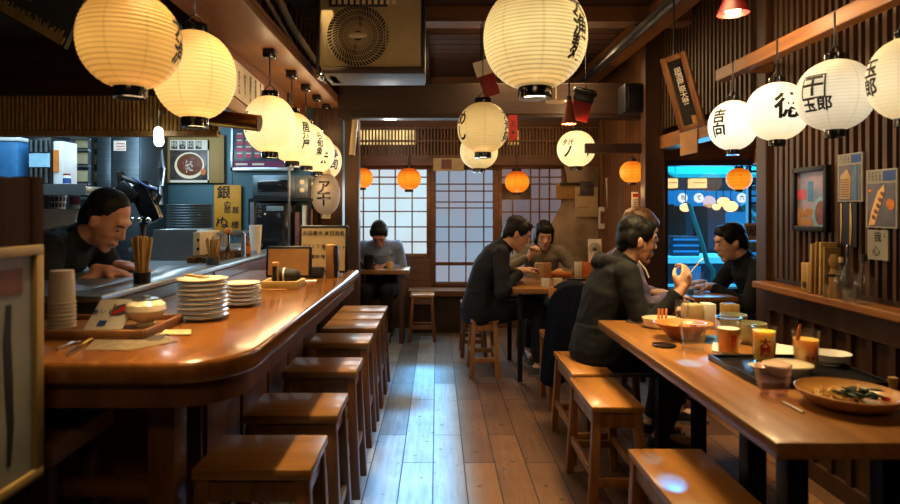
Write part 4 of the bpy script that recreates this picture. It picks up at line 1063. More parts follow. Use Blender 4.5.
tg = thing('red_tag', 'small red wooden tag behind the buff lantern', 'tag', at(513, 140, 4.815))
mb = MB(); f = Flat(at(513,140,4.818), (1,0,0), (0,0,1)); f.rect(mb, -.035, 0, .035, .20, -.004, .004); mb.build('tablet', K['red'], tg)
mb = MB(); f.disc(mb, 0, .06, .012, .012, .004, .006); mb.build('dot', K['ink'], tg); mb = MB(); f.text(mb, '上', 0, .13, .05, .006); mb.build('lettering', K['ink'], tg)
# ---------------------------------------------------------------- kitchen
UX, UZ = V((1,0,0)), V((0,0,1))
def panel(name, label, cat, px0, py0, px1, py1, Y, m, depth=.02, group=None, bev=.003, part='board'):
    """a flat thing facing the camera; returns root and its frame (origin at its lower left)"""
    o = at(px0, py1, Y); w = (px1-px0)*Y/F; h = (py1-py0)*Y/F
    t = thing(name, label, cat, o + V((w/2,0,0)), group)
    f = Flat(o, UX, UZ)       # n points to -Y (toward the camera)
    mb = MB(); f.rect(mb, 0, 0, w, h, -depth, 0, bev); mb.build(part, m, t)
    return t, f, w, h
# air conditioner
YA = 3.6
acx0, acx1, acz0, acz1 = ax(319,YA), ax(421,YA), az(67,YA), 2.52
ac = thing('air_conditioner', 'yellowed outdoor type air conditioner with a round fan grille hung under the ceiling', 'air conditioner', ((acx0+acx1)/2, YA+.15, acz0))
mb = MB(); mb.bx(acx0, acx1, YA, YA+.30, acz0, acz1, .014)
mb.bx(acx1-.215, acx1-.205, YA-.004, YA, acz0+.02, acz1); mb.build('casing', K['ac'], ac)
mb = MB(); mb.bx(acx0+.06, acx1-.20, YA-.012, YA+.004, az(7,YA), az(-9,YA), .003); mb.build('top_vent', K['black'], ac)
mb = MB()
for k in range(11): x = acx0+.08+k*.036; mb.bx(x, x+.02, YA-.016, YA-.011, az(5,YA), az(-8,YA))
mb.build('vent_louvre', K['cream'], ac)
fc = at(358, 36, YA); rF = .185
mb = MB(); mb.lathe([(0,0), (rF, 0), (rF, .006), (0, .006)], fc+V((0,.004,0)), 48, axis=(0,-1,0)); mb.build('fan_opening', K['black'], ac)
mb = MB()
for k in range(56):
    a = 2*PI*k/56; a2 = a+.42
    mb.tube([fc+V((math.cos(a)*.03, -.008, math.sin(a)*.03)), fc+V((math.cos(a+.2)*.12, -.014, math.sin(a+.2)*.12)), fc+V((math.cos(a2)*rF, -.004, math.sin(a2)*rF))], .0032, 5)
for r in (.085, .12, .155, .186):
    mb.tube([fc+V((math.cos(2*PI*k/40)*r, -.012+.04*(r-.085)*.6, math.sin(2*PI*k/40)*r)) for k in range(41)], .0026, 5)
mb.build('fan_grille', K['ac'], ac)
mb = MB(); mb.ell(fc+V((0,-.014,0)), (.055,.008,.018)); mb.build('badge', K['cream'], ac)
mb = MB(); mb.bx(acx0+.02, acx1+.02, YA-.03, YA+.32, acz0-.045, acz0-.008, .004); mb.bx(acx0+.05, acx0+.09, YA+.05, YA+.25, acz0-.045, acz0); mb.build('drip_tray', W['dark'], ac)
for x in (acx0-.022, acx1+.004):
    mb = MB(); mb.bx(x, x+.02, YA+.02, YA+.28, acz0-.04, ZC, .002); mb.build('bracket', K['black'], ac)
mb = MB(); mb.ell(at(321, 77, YA-.04), (.022,.022,.022)); mb.cyl(at(321,74,YA-.03), at(321,71,YA-.03)+V((0,.03,0)), .012); mb.build('drain_nozzle', K['chrome'], ac)
# pale rolled tube at the corner post
rl = thing('paper_roll', 'pale rolled paper leaning at the top of the corner post', 'roll', at(354, 155, 4.7))
mb = MB(); mb.cyl(at(352,155,4.945), at(356.5,108,4.945), .026, seg=18); mb.build('roll', K['cream'], rl)
mb = MB(); mb.cyl(at(352,155.4,4.945), at(352,153.5,4.945), .018, .018, 14); mb.build('hollow_end', K['ink'], rl)
# hanging sign board at top left
sg = thing('slanted_signboard', 'dark slanted signboard with a straw edge and brush writing in the top left corner', 'sign', (-1.35, 1.95, 1.75))
f = Flat(at(64, 48, 1.95), at(0,12,1.95)-at(64,48,1.95), V((.49,0,.87)))
f = Flat(at(64, 48, 1.95), (1,0,0), (0,0,1))
a, b = at(-60,-22,1.95), at(64,48,1.95)
du = (b-a).normalized(); dv = V((0,1,0)).cross(du); dv = dv if dv.z > 0 else -dv
f = Flat(a, du, dv); L = (b-a).length
mb = MB(); f.poly(mb, [(0,0), (L,0), (L-.02,.17), (L-.10,.5), (0,.5)], -.02, 0); mb.build('board', mat('blackened sign board', (.012,.013,.018), .7), sg)
mb = MB()
rnd = random.Random(3)
f.rect(mb, 0, .004, L-.01, .03, .0, .008)
for k in range(130):
    u = rnd.uniform(0, L-.015); mb.cyl(f.p(u, .01, .006), f.p(u+rnd.uniform(-.012,.012), rnd.uniform(.03,.05), .008), .0022, seg=5)
mb.build('straw_edge', mat('dusty straw', srgb(112,92,52), .9), sg)
mb = MB(); f.text(mb, '串', L-.20, .13, .13, .003, rot=-.5); mb.build('lettering', mat('dull gold paint', srgb(96,82,54), .7), sg)
mb = MB()
for u in (.1, L-.09): mb.cyl(f.p(u,.3,-.01), V((f.p(u,.3,-.01).x, 1.96, ZC)), .005, seg=6)
mb.build('hanger', K['black'], sg)
# paper notice on the fascia and the brass rod
X_ = -1.095
nt_ = thing('hanging_notice', 'white paper notice with columns of black handwriting on the fascia over the counter', 'notice', (X_, 3.5, 1.80))
f = Flat((X_, 3.22, 1.80), (0,1,0), (0,0,1))
mb = MB(); f.poly(mb, [(0,.02), (.56,-.02), (.56,.185), (0,.215)], 0, .003); mb.build('sheet', K['paper'], nt_)
for k, s in enumerate(('本日のおすすめ', '刺身盛合せ', '地酒あります', '焼きたて', '生ビール')):
    mb = MB(); f.text(mb, '\n'.join(s[:5]), .49-.10*k, .10, .036, .0045, line=.9); mb.build('lettering', K['ink'], nt_)
rd = thing('brass_rod', 'polished brass rod end jutting from the bamboo valance', 'rod', (-1.0, 2.93, 1.63))
mb = MB(); mb.cyl((-1.16, 2.94, 1.66), (-.875, 2.94, 1.625), .040, seg=24); mb.build('rod', K['brass'], rd)
mb = MB(); mb.cyl((-.876, 2.94, 1.625), (-.868, 2.94, 1.624), .041, seg=24); mb.build('end_cap', W['mid'], rd)
mb = MB(); mb.bx(-1.15, -1.11, 2.93, 3.03, 1.64, 1.70); mb.build('bracket', K['black'], rd)
# left wall shelf with containers
sh = thing('steel_wall_shelf', 'steel wall shelf high on the left inside the kitchen', 'shelf', (-2.6, 3.75, 1.3))
mb = MB(); mb.bx(-3.3, ax(86,3.6), 3.6, 4.05, az(193,3.6), az(186,3.6), .004); mb.bx(-3.3, ax(86,3.6), 3.59, 3.605, az(195,3.6), az(184,3.6)); mb.build('board', K['steel'], sh)
mb = MB(); mb.prism([(0,0),(.30,0),(.30,-.22)], -.01, .01, Matrix.Translation((ax(84,3.6), 4.05, az(193,3.6))) @ Matrix(((0,0,1,0),(-1,0,0,0),(0,1,0,0),(0,0,0,1)))); mb.build('bracket', K['steel_dark'], sh)
sz = az(185.6, 3.6)
def jar(name, label, cat, px, py_base, Y, r, h, m, lid=None, lidm='cream', z=None, group=None, wrap=None):
    c = at(px, py_base, Y)
    if z is not None: c.z = z
    t = thing(name, label, cat, c, group)
    mb = MB(); mb.lathe([(0,0), (r*.92,0), (r, h*.06), (r, h*.80), (r*.86, h*.90), (r*.86, h*.94), (0, h*.94)], c, 24); mb.build('body', m, t)
    if lid: mb = MB(); mb.lathe([(0, h*1.04), (r*.80, h*1.04), (r*.90, h), (r*.90, h*.90), (0, h*.90)], c, 24); mb.build('lid', K[lidm], t)
    if wrap: mb = MB(); mb.lathe([(r*1.005, h*.22), (r*1.012, h*.24), (r*1.012, h*.64), (r*1.005, h*.66)], c, 24); mb.build('wrapper', K[wrap], t)
    return t
bb = thing('blue_crate', 'blue plastic storage crate on the steel wall shelf', 'crate', (ax(8,3.75), 3.8, sz))
mb = MB(); mb.bx(ax(-8,3.7), ax(18,3.7), 3.7, 3.95, sz, az(139,3.7), .012); mb.build('body', K['bluebox'], bb)
mb = MB(); mb.bx(ax(-9,3.7), ax(19,3.7), 3.69, 3.96, az(141,3.7), az(137,3.7), .005); mb.build('lid', K['white'], bb)
bxs = thing('bottle_rack', 'dark rack of small bottles with a pale blue label on the steel shelf', 'rack', (ax(38,3.72), 3.8, sz))
mb = MB(); mb.bx(ax(27,3.7), ax(50,3.7), 3.71, 3.92, sz, az(137,3.7), .006); mb.build('case', K['black'], bxs)
mb = MB(); mb.bx(ax(29,3.7), ax(49,3.7), 3.700, 3.712, az(167,3.7), az(153,3.7)); mb.build('pale_label', mat('pale blue label', srgb(150,190,210), .5, emis=srgb(120,170,200), es=.15), bxs)
for px in (31, 36, 41, 46):
    for (pa, pb) in ((183,168), (152,140)): mb = MB(); mb.cyl(at(px,pa,3.70), at(px,pb,3.70), .011, .008, 10); mb.build('bottle', K['steel_dark'], bxs)
wc = thing('white_carton', 'white carton beside the bottle rack on the steel shelf', 'carton', (ax(57,3.74), 3.8, sz))
mb = MB(); mb.bx(ax(52,3.72), ax(62,3.72), 3.73, 3.88, sz, az(141,3.72), .006); mb.build('box', K['white'], wc)
mb = MB(); mb.bx(ax(53,3.72), ax(58,3.72), 3.722, 3.732, az(172,3.72), az(150,3.72)); mb.build('printed_panel', K['orange'], wc)
jar('spice_jar', 'small red and white spice jar at the end of the steel shelf', 'jar', 67, 0, 3.70, .022, .075, K['white'], True, 'red', z=sz, wrap='blue')
# window grid in the far kitchen wall
kw = thing('shelf_rack', 'grey rack of pale storage trays behind the wall shelf', 'rack', (ax(78,4.6), 4.7, 0))
mb = MB()
for px in (70, 88): mb.bx(ax(px,4.6)-.012, ax(px,4.6)+.012, 4.62, 4.66, 0, 1.75)
for py in (198, 184, 166, 150, 138): mb.bx(ax(70,4.6), ax(88,4.6), 4.60, 4.95, az(py,4.6)-.008, az(py,4.6)+.008)
mb.build('frame', K['steel'], kw)
for i, (a, b) in enumerate(((183,170), (165,152), (149,139))):
    mb = MB(); mb.bx(ax(72,4.6), ax(86,4.6), 4.63, 4.9, az(a,4.6)+.01, az(b,4.6), .008); mb.build('tray', K['cream'], kw)
# white chest fridge and cup on it
fg = thing('white_fridge', 'low white fridge behind the cook', 'fridge', (ax(55,3.9), 4.1, 0))
mb = MB(); mb.bx(-3.2, ax(79,3.9), 3.9, 4.35, 0, az(209,3.9), .015); mb.build('cabinet', K['white'], fg)
mb = MB(); mb.bx(ax(45,3.9), ax(77,3.9), 3.885, 3.90, .3, az(214,3.9), .006); mb.bx(ax(74,3.9), ax(75.5,3.9), 3.86, 3.886, .9, 1.1); mb.build('door', K['white'], fg)
pc = thing('patterned_cup', 'tall check patterned paper cup on the white fridge', 'cup', at(53, 208.5, 4.0))
c = V((ax(53,4.0), 4.05, az(209,3.9)))
mb = MB(); mb.lathe([(0,0),(.045,0),(.062,.13),(.058,.13),(.042,.006),(0,.006)], c, 28)
chk = mat('check print', srgb(200,190,180), .6); mb.build('cup', chk, pc)
mb = MB()
for k in range(14):
    for j in range(3):
        a = 2*PI*(k+.15)/14; a2 = 2*PI*(k+.8)/14
        def fn(u, v, a=a, a2=a2, j=j):
            z = .012+j*.040+v*.028; r = .045+.017*z/.13+.0012; an = a+(a2-a)*u
            return V((c.x+r*math.cos(an), c.y+r*math.sin(an), c.z+z))
        mb.grid(fn, 2, 1)
mb.build('check_print', mat('maroon check', srgb(84,40,44), .6), pc)
jar('sauce_bottle', 'pink labelled sauce bottle beside the head of the cook', 'bottle', 75, 0, 3.95, .030, .12, K['white'], True, 'white', z=az(209,3.9)+.001, wrap='pink')
# tall fridge, hanging tube light, posters
tf = thing('steel_fridge', 'tall steel fridge behind the cook', 'fridge', (ax(118,4.7), 4.8, 0))
mb = MB(); mb.bx(ax(97,4.6), ax(141,4.6), 4.6, 5.06, 0, 1.86, .01); mb.build('cabinet', K['kwall2'], tf)
mb = MB(); mb.bx(ax(98,4.6), ax(112,4.6), 4.585, 4.6, .1, 1.84, .004); mb.bx(ax(113,4.6), ax(140,4.6), 4.585, 4.6, .1, 1.84, .004); mb.build('door', K['steel_dark'], tf)
mb = MB(); mb.bx(ax(115,4.6), ax(127,4.6), 4.580, 4.586, az(151,4.6), az(141,4.6)); mb.build('notice', K['paper'], tf)
mb = MB(); f = Flat(at(115,151,4.58), UX, UZ); 
for k in range(3): f.rect(mb, .01, .012+k*.02, .08, .018+k*.02, .0, .001)
mb.build('red_print', K['redprint'], tf)
wl = thing('bright_wall_lamp', 'bright white oval lamp shining at the edge of the bamboo valance', 'lamp', at(159, 145, 2.955))
mb = MB(); mb.cap(at(159,142,2.955), at(158.6,131,2.955), .023, .021, 20); mb.build('bulb', emit('cool white lamp', (.85,.95,1), 7), wl)
mb = MB(); mb.cyl(at(158.6,128,2.955), at(158.6,110,2.955), .006, seg=10); mb.bx(ax(157,2.955), ax(160,2.955), 2.955, 3.03, az(113,2.955), az(110,2.955)); mb.build('stem', K['steel'], wl)
spot('kitchen_lamp', at(159,150,4.45), 9, (.70,.88,1), .05)
# steel duct below the lamp
dk = o = MB(); dk.tube([at(155,150,4.95), at(157,168,4.95), at(160,186,4.93), at(161,205,4.9)], .018, 10); dk.tube([at(161,150,4.95), at(164,168,4.95), at(163,186,4.93)], .014, 10)
o = dk.build('steel_hose', K['steel']); tag(o, 'pale steel hose hanging on the kitchen wall below the bright lamp', 'hose')
# ramen poster on plywood
t, f, w, h = panel('plywood_board', 'tan plywood board carrying the noodle bowl poster', 'board', 166, 135, 224, 183, 5.06, W['board'], .03)
t, f, w, h = panel('noodle_poster', 'poster of a noodle bowl with four black characters on the plywood board', 'poster', 170, 140, 209, 182.5, 5.055, K['photo_dark'], .003, part='sheet')
mb = MB()
for k, ch in enumerate('特製拉麺'): f.rect(mb, .012+k*.068, h-.075, .062+k*.068, h-.012, .001, .002)
mb.build('black_square', K['ink'], t)
mb = MB(); f.rect(mb, 0, h-.085, w, h, .0, .001); f.rect(mb, 0, 0, w, .02, 0, .001); f.rect(mb, w-.012, 0, w, h, 0, .001); mb.build('margin', K['paper'], t)
mb = MB()
for k, ch in enumerate('特製拉麺'): f.text(mb, ch, .037+k*.068, h-.043, .05, .003)
mb.build('lettering', K['paper'], t)
mb = MB(); f.disc(mb, w*.50, h*.40, .125, .112, .001, .003, 32); mb.build('bowl', K['porcelain'], t)
mb = MB(); f.disc(mb, w*.51, h*.42, .108, .092, .003, .0042, 32); mb.build('soup', K['broth'], t)
mb = MB(); rnd = random.Random(5)
for k in range(26): f.disc(mb, w*.51+rnd.gauss(0,.035), h*.44+rnd.gauss(0,.028), rnd.uniform(.008,.02), rnd.uniform(.006,.014), .0042, .0055+k*.0001, 10, rnd.uniform(0,3))
mb.build('topping', K['meat'], t)
mb = MB()
for k in range(20): f.disc(mb, w*.5+rnd.gauss(0,.02), h*.40+rnd.gauss(0,.02), .004, .012, .008, .009, 8, rnd.uniform(0,3))
mb.build('onion', K['paper'], t)
mb = MB(); f.disc(mb, w*.86, h*.25, .022, .028, .003, .006, 12); mb.build('chilli', K['orange'], t)
# yellow sign
t, f, w, h = panel('yellow_signboard', 'mustard yellow signboard with black brush characters beside the plates', 'sign', 214, 185, 241, 233, 5.06, K['yellow'], .015)
for tx, a_, b_, sz_ in (('銀', .36, .83, .115), ('の\n郎', .50, .53, .062), ('居', .80, .47, .06), ('ぬ', .30, .20, .115), ('様', .78, .16, .065)):
    mb = MB(); f.text(mb, tx, w*a_, h*b_, sz_, line=.8); mb.build('lettering', K['ink'], t)
# menu board with pink and violet rows
t, f, w, h = panel('menu_board', 'pale framed menu board with pink and violet price rows behind the lanterns', 'menu board', 231, 126, 296, 171, 5.06, K['photo_blue'], .02)
mb = MB()
for (a0,b0,a1,b1) in ((0,0,w,.03),(0,h-.02,w,h),(0,0,.02,h),(w-.02,0,w,h)): f.rect(mb, a0, b0, a1, b1, 0, .012, .002)
mb.build('frame', K['steel'], t)
mb = MB(); f.rect(mb, .02, .03, w-.02, .085, .0005, .002); mb.build('violet_strip', K['purple'], t)
rnd = random.Random(9)
for r in range(4):
    for cidx in range(6): mb = MB(); f.rect(mb, .05+cidx*.075, .11+r*.055, .05+cidx*.075+rnd.uniform(.04,.06), .14+r*.055, .0005, .002); mb.build('menu_tile', K['pink'], t)
mb = MB()
for r in range(4):
    for cidx in range(6): f.rect(mb, .05+cidx*.075, .143+r*.055, .05+cidx*.075+.045, .155+r*.055, .0005, .002)
for a0 in (.04, .18): f.rect(mb, a0, .048, a0+.10, .066, .002, .003)
mb.build('price_print', K['paper'], t)
# microwave and black coffee machine on a stand
YM = 4.55
sd_ = thing('appliance_stand', 'dark stand carrying the microwave and the black machine', 'stand', (ax(280,YM), YM+.2, 0))
mb = MB(); mb.bx(ax(249,YM), ax(311,YM), YM-.01, YM+.42, az(201,YM), az(198.6,YM)); mb.bx(ax(249,YM), ax(311,YM), YM-.01, YM+.42, .62, .66)
for px in (250, 309): mb.bx(ax(px,YM)-.012, ax(px,YM)+.012, YM, YM+.03, 0, az(199,YM)); mb.bx(ax(px,YM)-.012, ax(px,YM)+.012, YM+.38, YM+.41, 0, az(199,YM))
mb.build('frame', K['blackmetal'], sd_)
mw = thing('microwave_oven', 'grey microwave oven with a dark window on the appliance stand', 'microwave', (ax(280,YM), YM+.2, az(198.5,YM)))
mb = MB(); mb.bx(ax(252,YM), ax(308,YM), YM, YM+.38, az(198.5,YM), az(175,YM), .008); mb.build('casing', K['steel_dark'], mw)
mb = MB(); mb.bx(ax(254,YM), ax(295,YM), YM-.014, YM, az(196,YM), az(177,YM), .004); mb.build('door', K['steel_dark'], mw)
mb = MB(); mb.bx(ax(258,YM), ax(291,YM), YM-.018, YM-.013, az(192,YM), az(180,YM), .002); mb.build('glass', K['blackgloss'], mw)
mb = MB(); mb.cyl(at(302,182,YM-.01), at(302,182,YM+.01), .018, seg=16); mb.build('dial', K['cream'], mw)
mb = MB(); mb.cyl(at(302,190,YM-.01), at(302,190,YM+.01), .018, seg=16); mb.build('dial', K['cream'], mw)
cm = thing('coffee_machine', 'black drinks machine with a pale square button below the microwave', 'machine', (ax(270,YM), YM+.2, .66))
mb = MB(); mb.bx(ax(250,YM), ax(290,YM), YM+.02, YM+.36, .66, az(201.5,YM), .012); mb.build('casing', K['blackgloss'], cm)
mb = MB(); mb.bx(ax(250,YM), ax(254,YM), YM+.0, YM+.02, .7, az(202,YM)); mb.build('edge_strip', K['steel'], cm)
mb = MB(); mb.bx(ax(266,YM), ax(283,YM), YM+.006, YM+.022, az(211,YM), az(206,YM), .003); mb.build('display', mat('dim display', srgb(100,120,126), .3, emis=srgb(100,130,140), es=.15), cm)
mb = MB(); f = Flat(at(260,218,YM+.018), UX, UZ); f.text(mb, 'ドリンク'[:3], 0, .05, .035, .003, rot=PI/2); mb.build('lettering', K['steel'], cm)
mb = MB(); mb.cyl(at(265,214,YM+.025), at(265,214,YM+.01), .008, seg=10); mb.build('indicator', K['white'], cm)
# small goods right of the machine
for i, (px, w2, pt, m_, lab, cat, nm) in enumerate(((297,.035,212,'meat','dull red packet on the appliance stand','packet','snack_packet'), (304,.03,205,'paper','tall pale packet on the appliance stand','packet','snack_packet'), (309.5,.022,209,'orange','small orange packet on the appliance stand','packet','snack_packet'))):
    mb = MB(); c = at(px, 0, YM+.05); mb.bx(c.x-w2*.5, c.x+w2*.5, YM+.05, YM+.12, .66, az(pt,YM), .006); o = mb.build(nm, K[m_], (None)); tag(o, lab, cat)
# steel pole
mb = MB(); mb.cyl((ax(288.5,4.40), 4.42, 0), (ax(288.5,4.40), 4.42, 2.06), .010, seg=14); mb.lathe([(0,0),(.03,0),(.03,.012),(.011,.016)], (ax(288.5,4.40), 4.42, 0), 16); o = mb.build('steel_pole', K['rail']); tag(o, 'thin grey steel pole rising behind the pass shelf to the shelf board', 'pole')
# work bench at the back of the kitchen with steel machines, stacked trays
wbz = .96
wb_ = thing('kitchen_bench', 'steel kitchen bench along the back of the kitchen', 'bench', (-1.9, 4.2, 0))
mb = MB(); mb.bx(ax(128,3.8), -1.26, 3.8, 4.34, wbz-.03, wbz, .006); mb.build('top', K['steel'], wb_)
mb = MB(); mb.bx(ax(130,3.8), -1.28, 3.84, 4.3, 0, wbz-.03); mb.build('cabinet', K['steel_dark'], wb_)
ptz = wbz + .0
sk = None
r = .148; cpx = 191.5
base_z = az(233, 4.15)
md = thing('grey_machine', 'low grey machine under the stacked steel trays', 'machine', (ax(191,4.1), 4.1, wbz))
mb = MB(); mb.bx(ax(168,4.0), ax(212,4.0), 4.0, 4.32, wbz, az(233.6,4.0), .01); mb.build('casing', K['steel_dark'], md)
for k in range(11):
    z = az(233.4,4.0) + k*.0178; c = (ax(190,4.15), 4.15, z)
    lab = 'dull steel tray in the stack behind the counter, %s' % ('at the bottom' if k == 0 else 'on top' if k == 10 else ['second','third','fourth','fifth','sixth','seventh','eighth','ninth','tenth'][k-1] + ' from the bottom')
    if sk is None:
        mb = MB(); mb.lathe([(0,0),(.135,0),(.150,.012),(.154,.016),(.149,.0165),(.133,.004),(0,.004)], c, 40); sk = mb.build('steel_tray', K['steel'], origin=c); tag(sk, lab, 'tray', 'stacked steel trays')
    else:
        o = sk.copy(); COL.objects.link(o); o.location = V(c); o['label'] = lab
# counter machines: grey register like boxes
g1 = thing('fryer', 'grey steel fryer with a slanted front behind the counter', 'fryer', (ax(178,3.3), 3.4, .92))
Y1 = 3.30
kb = thing('steel_worktable', 'low steel worktable behind the pass shelf', 'worktable', (-1.8, 3.3, 0))
mb = MB(); mb.bx(-2.3, -1.63, 3.0, 3.75, .84, .87, .005)
for x in (-2.27, -1.66):
    for y in (3.03, 3.72): mb.bx(x-.02, x+.02, y-.02, y+.02, 0, .84)
mb.build('frame', K['steel_dark'], kb)
mb = MB(); mb.prism([(0,0),(.30,0),(.30,.22),(.05,.22)], ax(149,Y1), ax(197,Y1)-.02, Matrix.Translation((0, Y1, .87)) @ Matrix(((0,0,1,0),(1,0,0,0),(0,1,0,0),(0,0,0,1)))); mb.build('body', K['steel'], g1)
mb = MB(); mb.bx(ax(196,Y1)-.015, ax(200,Y1), Y1-.004, Y1+.30, .87, az(232,Y1), .004); mb.build('side_plate', K['cream'], g1)
mb = MB(); mb.box(at(180,264,Y1+.015), (.03,.02,.02), .003); mb.build('switch', K['black'], g1)
mb = MB()
for k in range(4): mb.cyl(at(198,240+k*9,Y1-.012), at(198,240+k*9,Y1), .008, seg=10)
mb.build('knob', K['black'], g1)
g2 = thing('glass_case', 'low steel edged glass case right of the fryer', 'case', (ax(222,3.6), 3.7, .92))
Y2 = 3.55
mb = MB()
for px in (205, 243): mb.bx(ax(px,Y2)-.01, ax(px,Y2)+.01, Y2, Y2+.02, .921, az(233,Y2)); mb.bx(ax(px,Y2)-.01, ax(px,Y2)+.01, Y2+.3, Y2+.32, .921, az(233,Y2))
mb.bx(ax(205,Y2), ax(243,Y2), Y2, Y2+.02, az(235,Y2), az(232,Y2)); mb.bx(ax(205,Y2), ax(243,Y2), Y2+.3, Y2+.32, az(235,Y2), az(232,Y2))
mb.build('frame', K['steel'], g2)
mb = MB(); mb.bx(ax(206,Y2), ax(242,Y2), Y2+.006, Y2+.012, .93, az(235,Y2)); mb.build('front_glass', K['pane'], g2)
mb = MB(); mb.bx(ax(206,Y2), ax(242,Y2), Y2+.02, Y2+.30, .921, .94); mb.build('tray', K['steel_dark'], g2)
mb = MB(); mb.bx(ax(226,Y2), ax(230,Y2), Y2-.012, Y2+.0, .935, az(229,Y2), .002); mb.build('tap', K['chrome'], g2)
mb = MB(); mb.box(at(228,231,Y2-.01), (.032,.028,.03), .004); mb.build('tap_handle', K['orange'], g2)
# black tilted terminal on an arm, beside the cook
tm = thing('tilted_terminal', 'black terminal screen tilted on an arm behind the cook', 'terminal', (ax(140,3.5), 3.5, .95))
R = Matrix.Rotation(math.radians(-24), 3, 'Y') @ Matrix.Rotation(math.radians(-12), 3, 'Z')
mb = MB(); mb.box(at(146,203,3.5), (.115,.05,.24), .010, R); mb.build('screen', K['blackgloss'], tm)
R2 = Matrix.Rotation(math.radians(-48), 3, 'Y')
mb = MB(); mb.box(at(129,192,3.5), (.075,.07,.13), .012, R2); mb.box(at(122,183,3.52), (.03,.06,.14), .010, Matrix.Rotation(math.radians(-8),3,'Y')); mb.build('housing', K['black'], tm)
mb = MB(); mb.tube([at(120,176,3.52), at(128,180,3.5), at(140,184,3.5), at(157,190,3.5), at(160,196,3.5), at(156,204,3.5)], .014, 10); mb.build('arm', K['black'], tm)
mb = MB(); mb.tube([at(133,178,3.47), at(146,186,3.46), at(157,190,3.46)], .006, 8); mb.build('blue_cable', K['blue'], tm)
mb = MB(); mb.tube([at(140,216,3.5), at(143,226,3.52), at(144,238,3.5), V((ax(145,3.5),3.5,.87))], .016, 10); mb.build('stem', K['black'], tm)
mb = MB(); mb.ell(at(140,220,3.48), (.018,)*3); mb.ell(at(149,220,3.48), (.02,)*3); mb.ell(at(133,219,3.48), (.013,)*3); mb.build('joint', K['chrome'], tm)
# ---------------------------------------------------------------- on the counter and pass shelf
PZ = .921
def holder(name, label, c, r, h, m, n, slab, sgroup, sm, stick_h, sr=.0042, seed=1):
    t = thing(name, label, 'holder', c)
    mb = MB(); mb.lathe([(0,0),(r,0),(r*1.04,h),(r*.9,h),(r*.88,.006),(0,.006)], c, 24); mb.build('pot', m, t)
    rnd = random.Random(seed); first = None
    for k in range(n):
        a = 2*PI*k*.381966; q = r*.66*math.sqrt((k+.5)/n)
        b = V((c[0]+q*.7*math.cos(a), c[1]+q*.7*math.sin(a), c[2]+.008)); lean = V((math.cos(a)*q*1.5, math.sin(a)*q*.8, stick_h+rnd.uniform(-.008,.008)))
        mb = MB(); mb.beam(b, b+lean, sr*2, sr*1.7, sr*.4); o = mb.build('chopstick', sm, None, b); tag(o, slab, 'chopstick', sgroup)
    return t
c1 = V((-1.130, 2.30, PZ))
holder('chopstick_pot', 'dark pot packed with chopsticks on the pass shelf in front of the cook', c1, .030, .04, K['blackgloss'], 16, 'pale wooden chopstick standing in the dark pot in front of the cook', 'chopsticks in the pot before the cook', W['light_z'], .165, .0056, 2)
c2 = V((ax(213,3.08), 3.08, PZ))
holder('chopstick_pot', 'small pot of chopsticks farther along the pass shelf', c2, .032, .035, K['steel_dark'], 9, 'pale wooden chopstick standing in the farther small pot', 'chopsticks in the farther pot', W['light_z'], .125, .0055, 4)
# rows of little metal tins in a rack
k0 = None
for r_ in range(2):
    for k in range(7):
        c = (-1.215-.078*r_, 3.18+k*.078, PZ)
        lab = 'small brass coloured tin in the row on the pass shelf'
        if k0 is None:
            k0 = thing('sauce_tin', lab, 'tin', c, 'brass tins on the pass shelf')
            mb = MB(); mb.lathe([(0,0),(.030,0),(.034,.028),(.036,.030),(.033,.031),(.029,.006),(0,.006)], c, 24); mb.build('cup', K['brass_dull'], k0)
            mb = MB(); mb.lathe([(0,.022),(.031,.022)], c, 24); mb.build('sauce', K['broth'], k0)
        else: dup(k0, c)
# condiment bottle, napkin cup
t = thing('condiment_bottle', 'dark sauce bottle with a red and orange label on the pass shelf', 'bottle', (ax(246,3.62), 3.62, PZ))
c = V((ax(246,3.62), 3.62, PZ))
mb = MB(); mb.lathe([(0,0),(.027,0),(.028,.01),(.028,.075),(.014,.10),(.012,.112),(0,.112)], c, 24); mb.build('bottle', K['broth'], t)
mb = MB(); mb.lathe([(.0285,.018),(.029,.02),(.029,.062),(.0285,.064)], c, 24); mb.build('bottle_label', K['orange'], t)
mb = MB(); mb.lathe([(0,.125),(.012,.125),(.0145,.122),(.0145,.108),(0,.108)], c, 20); mb.build('cap', K['red'], t)
c = V((ax(255.5,3.86), 3.86, PZ)); t = thing('paper_cup', 'tall pale paper cup stack standing on the pass shelf beside the sauce bottle', 'cup', c)
mb = MB(); mb.lathe([(0,0),(.030,0),(.041,.175),(.042,.180),(.0395,.180),(.029,.004),(0,.004)], c, 28); mb.build('cup', K['paper'], t)
mb = MB(); mb.tube([c+V((.041*math.cos(a*PI/12), .041*math.sin(a*PI/12), .180)) for a in range(25)], .0016, 6); mb.build('rim', K['paper'], t)
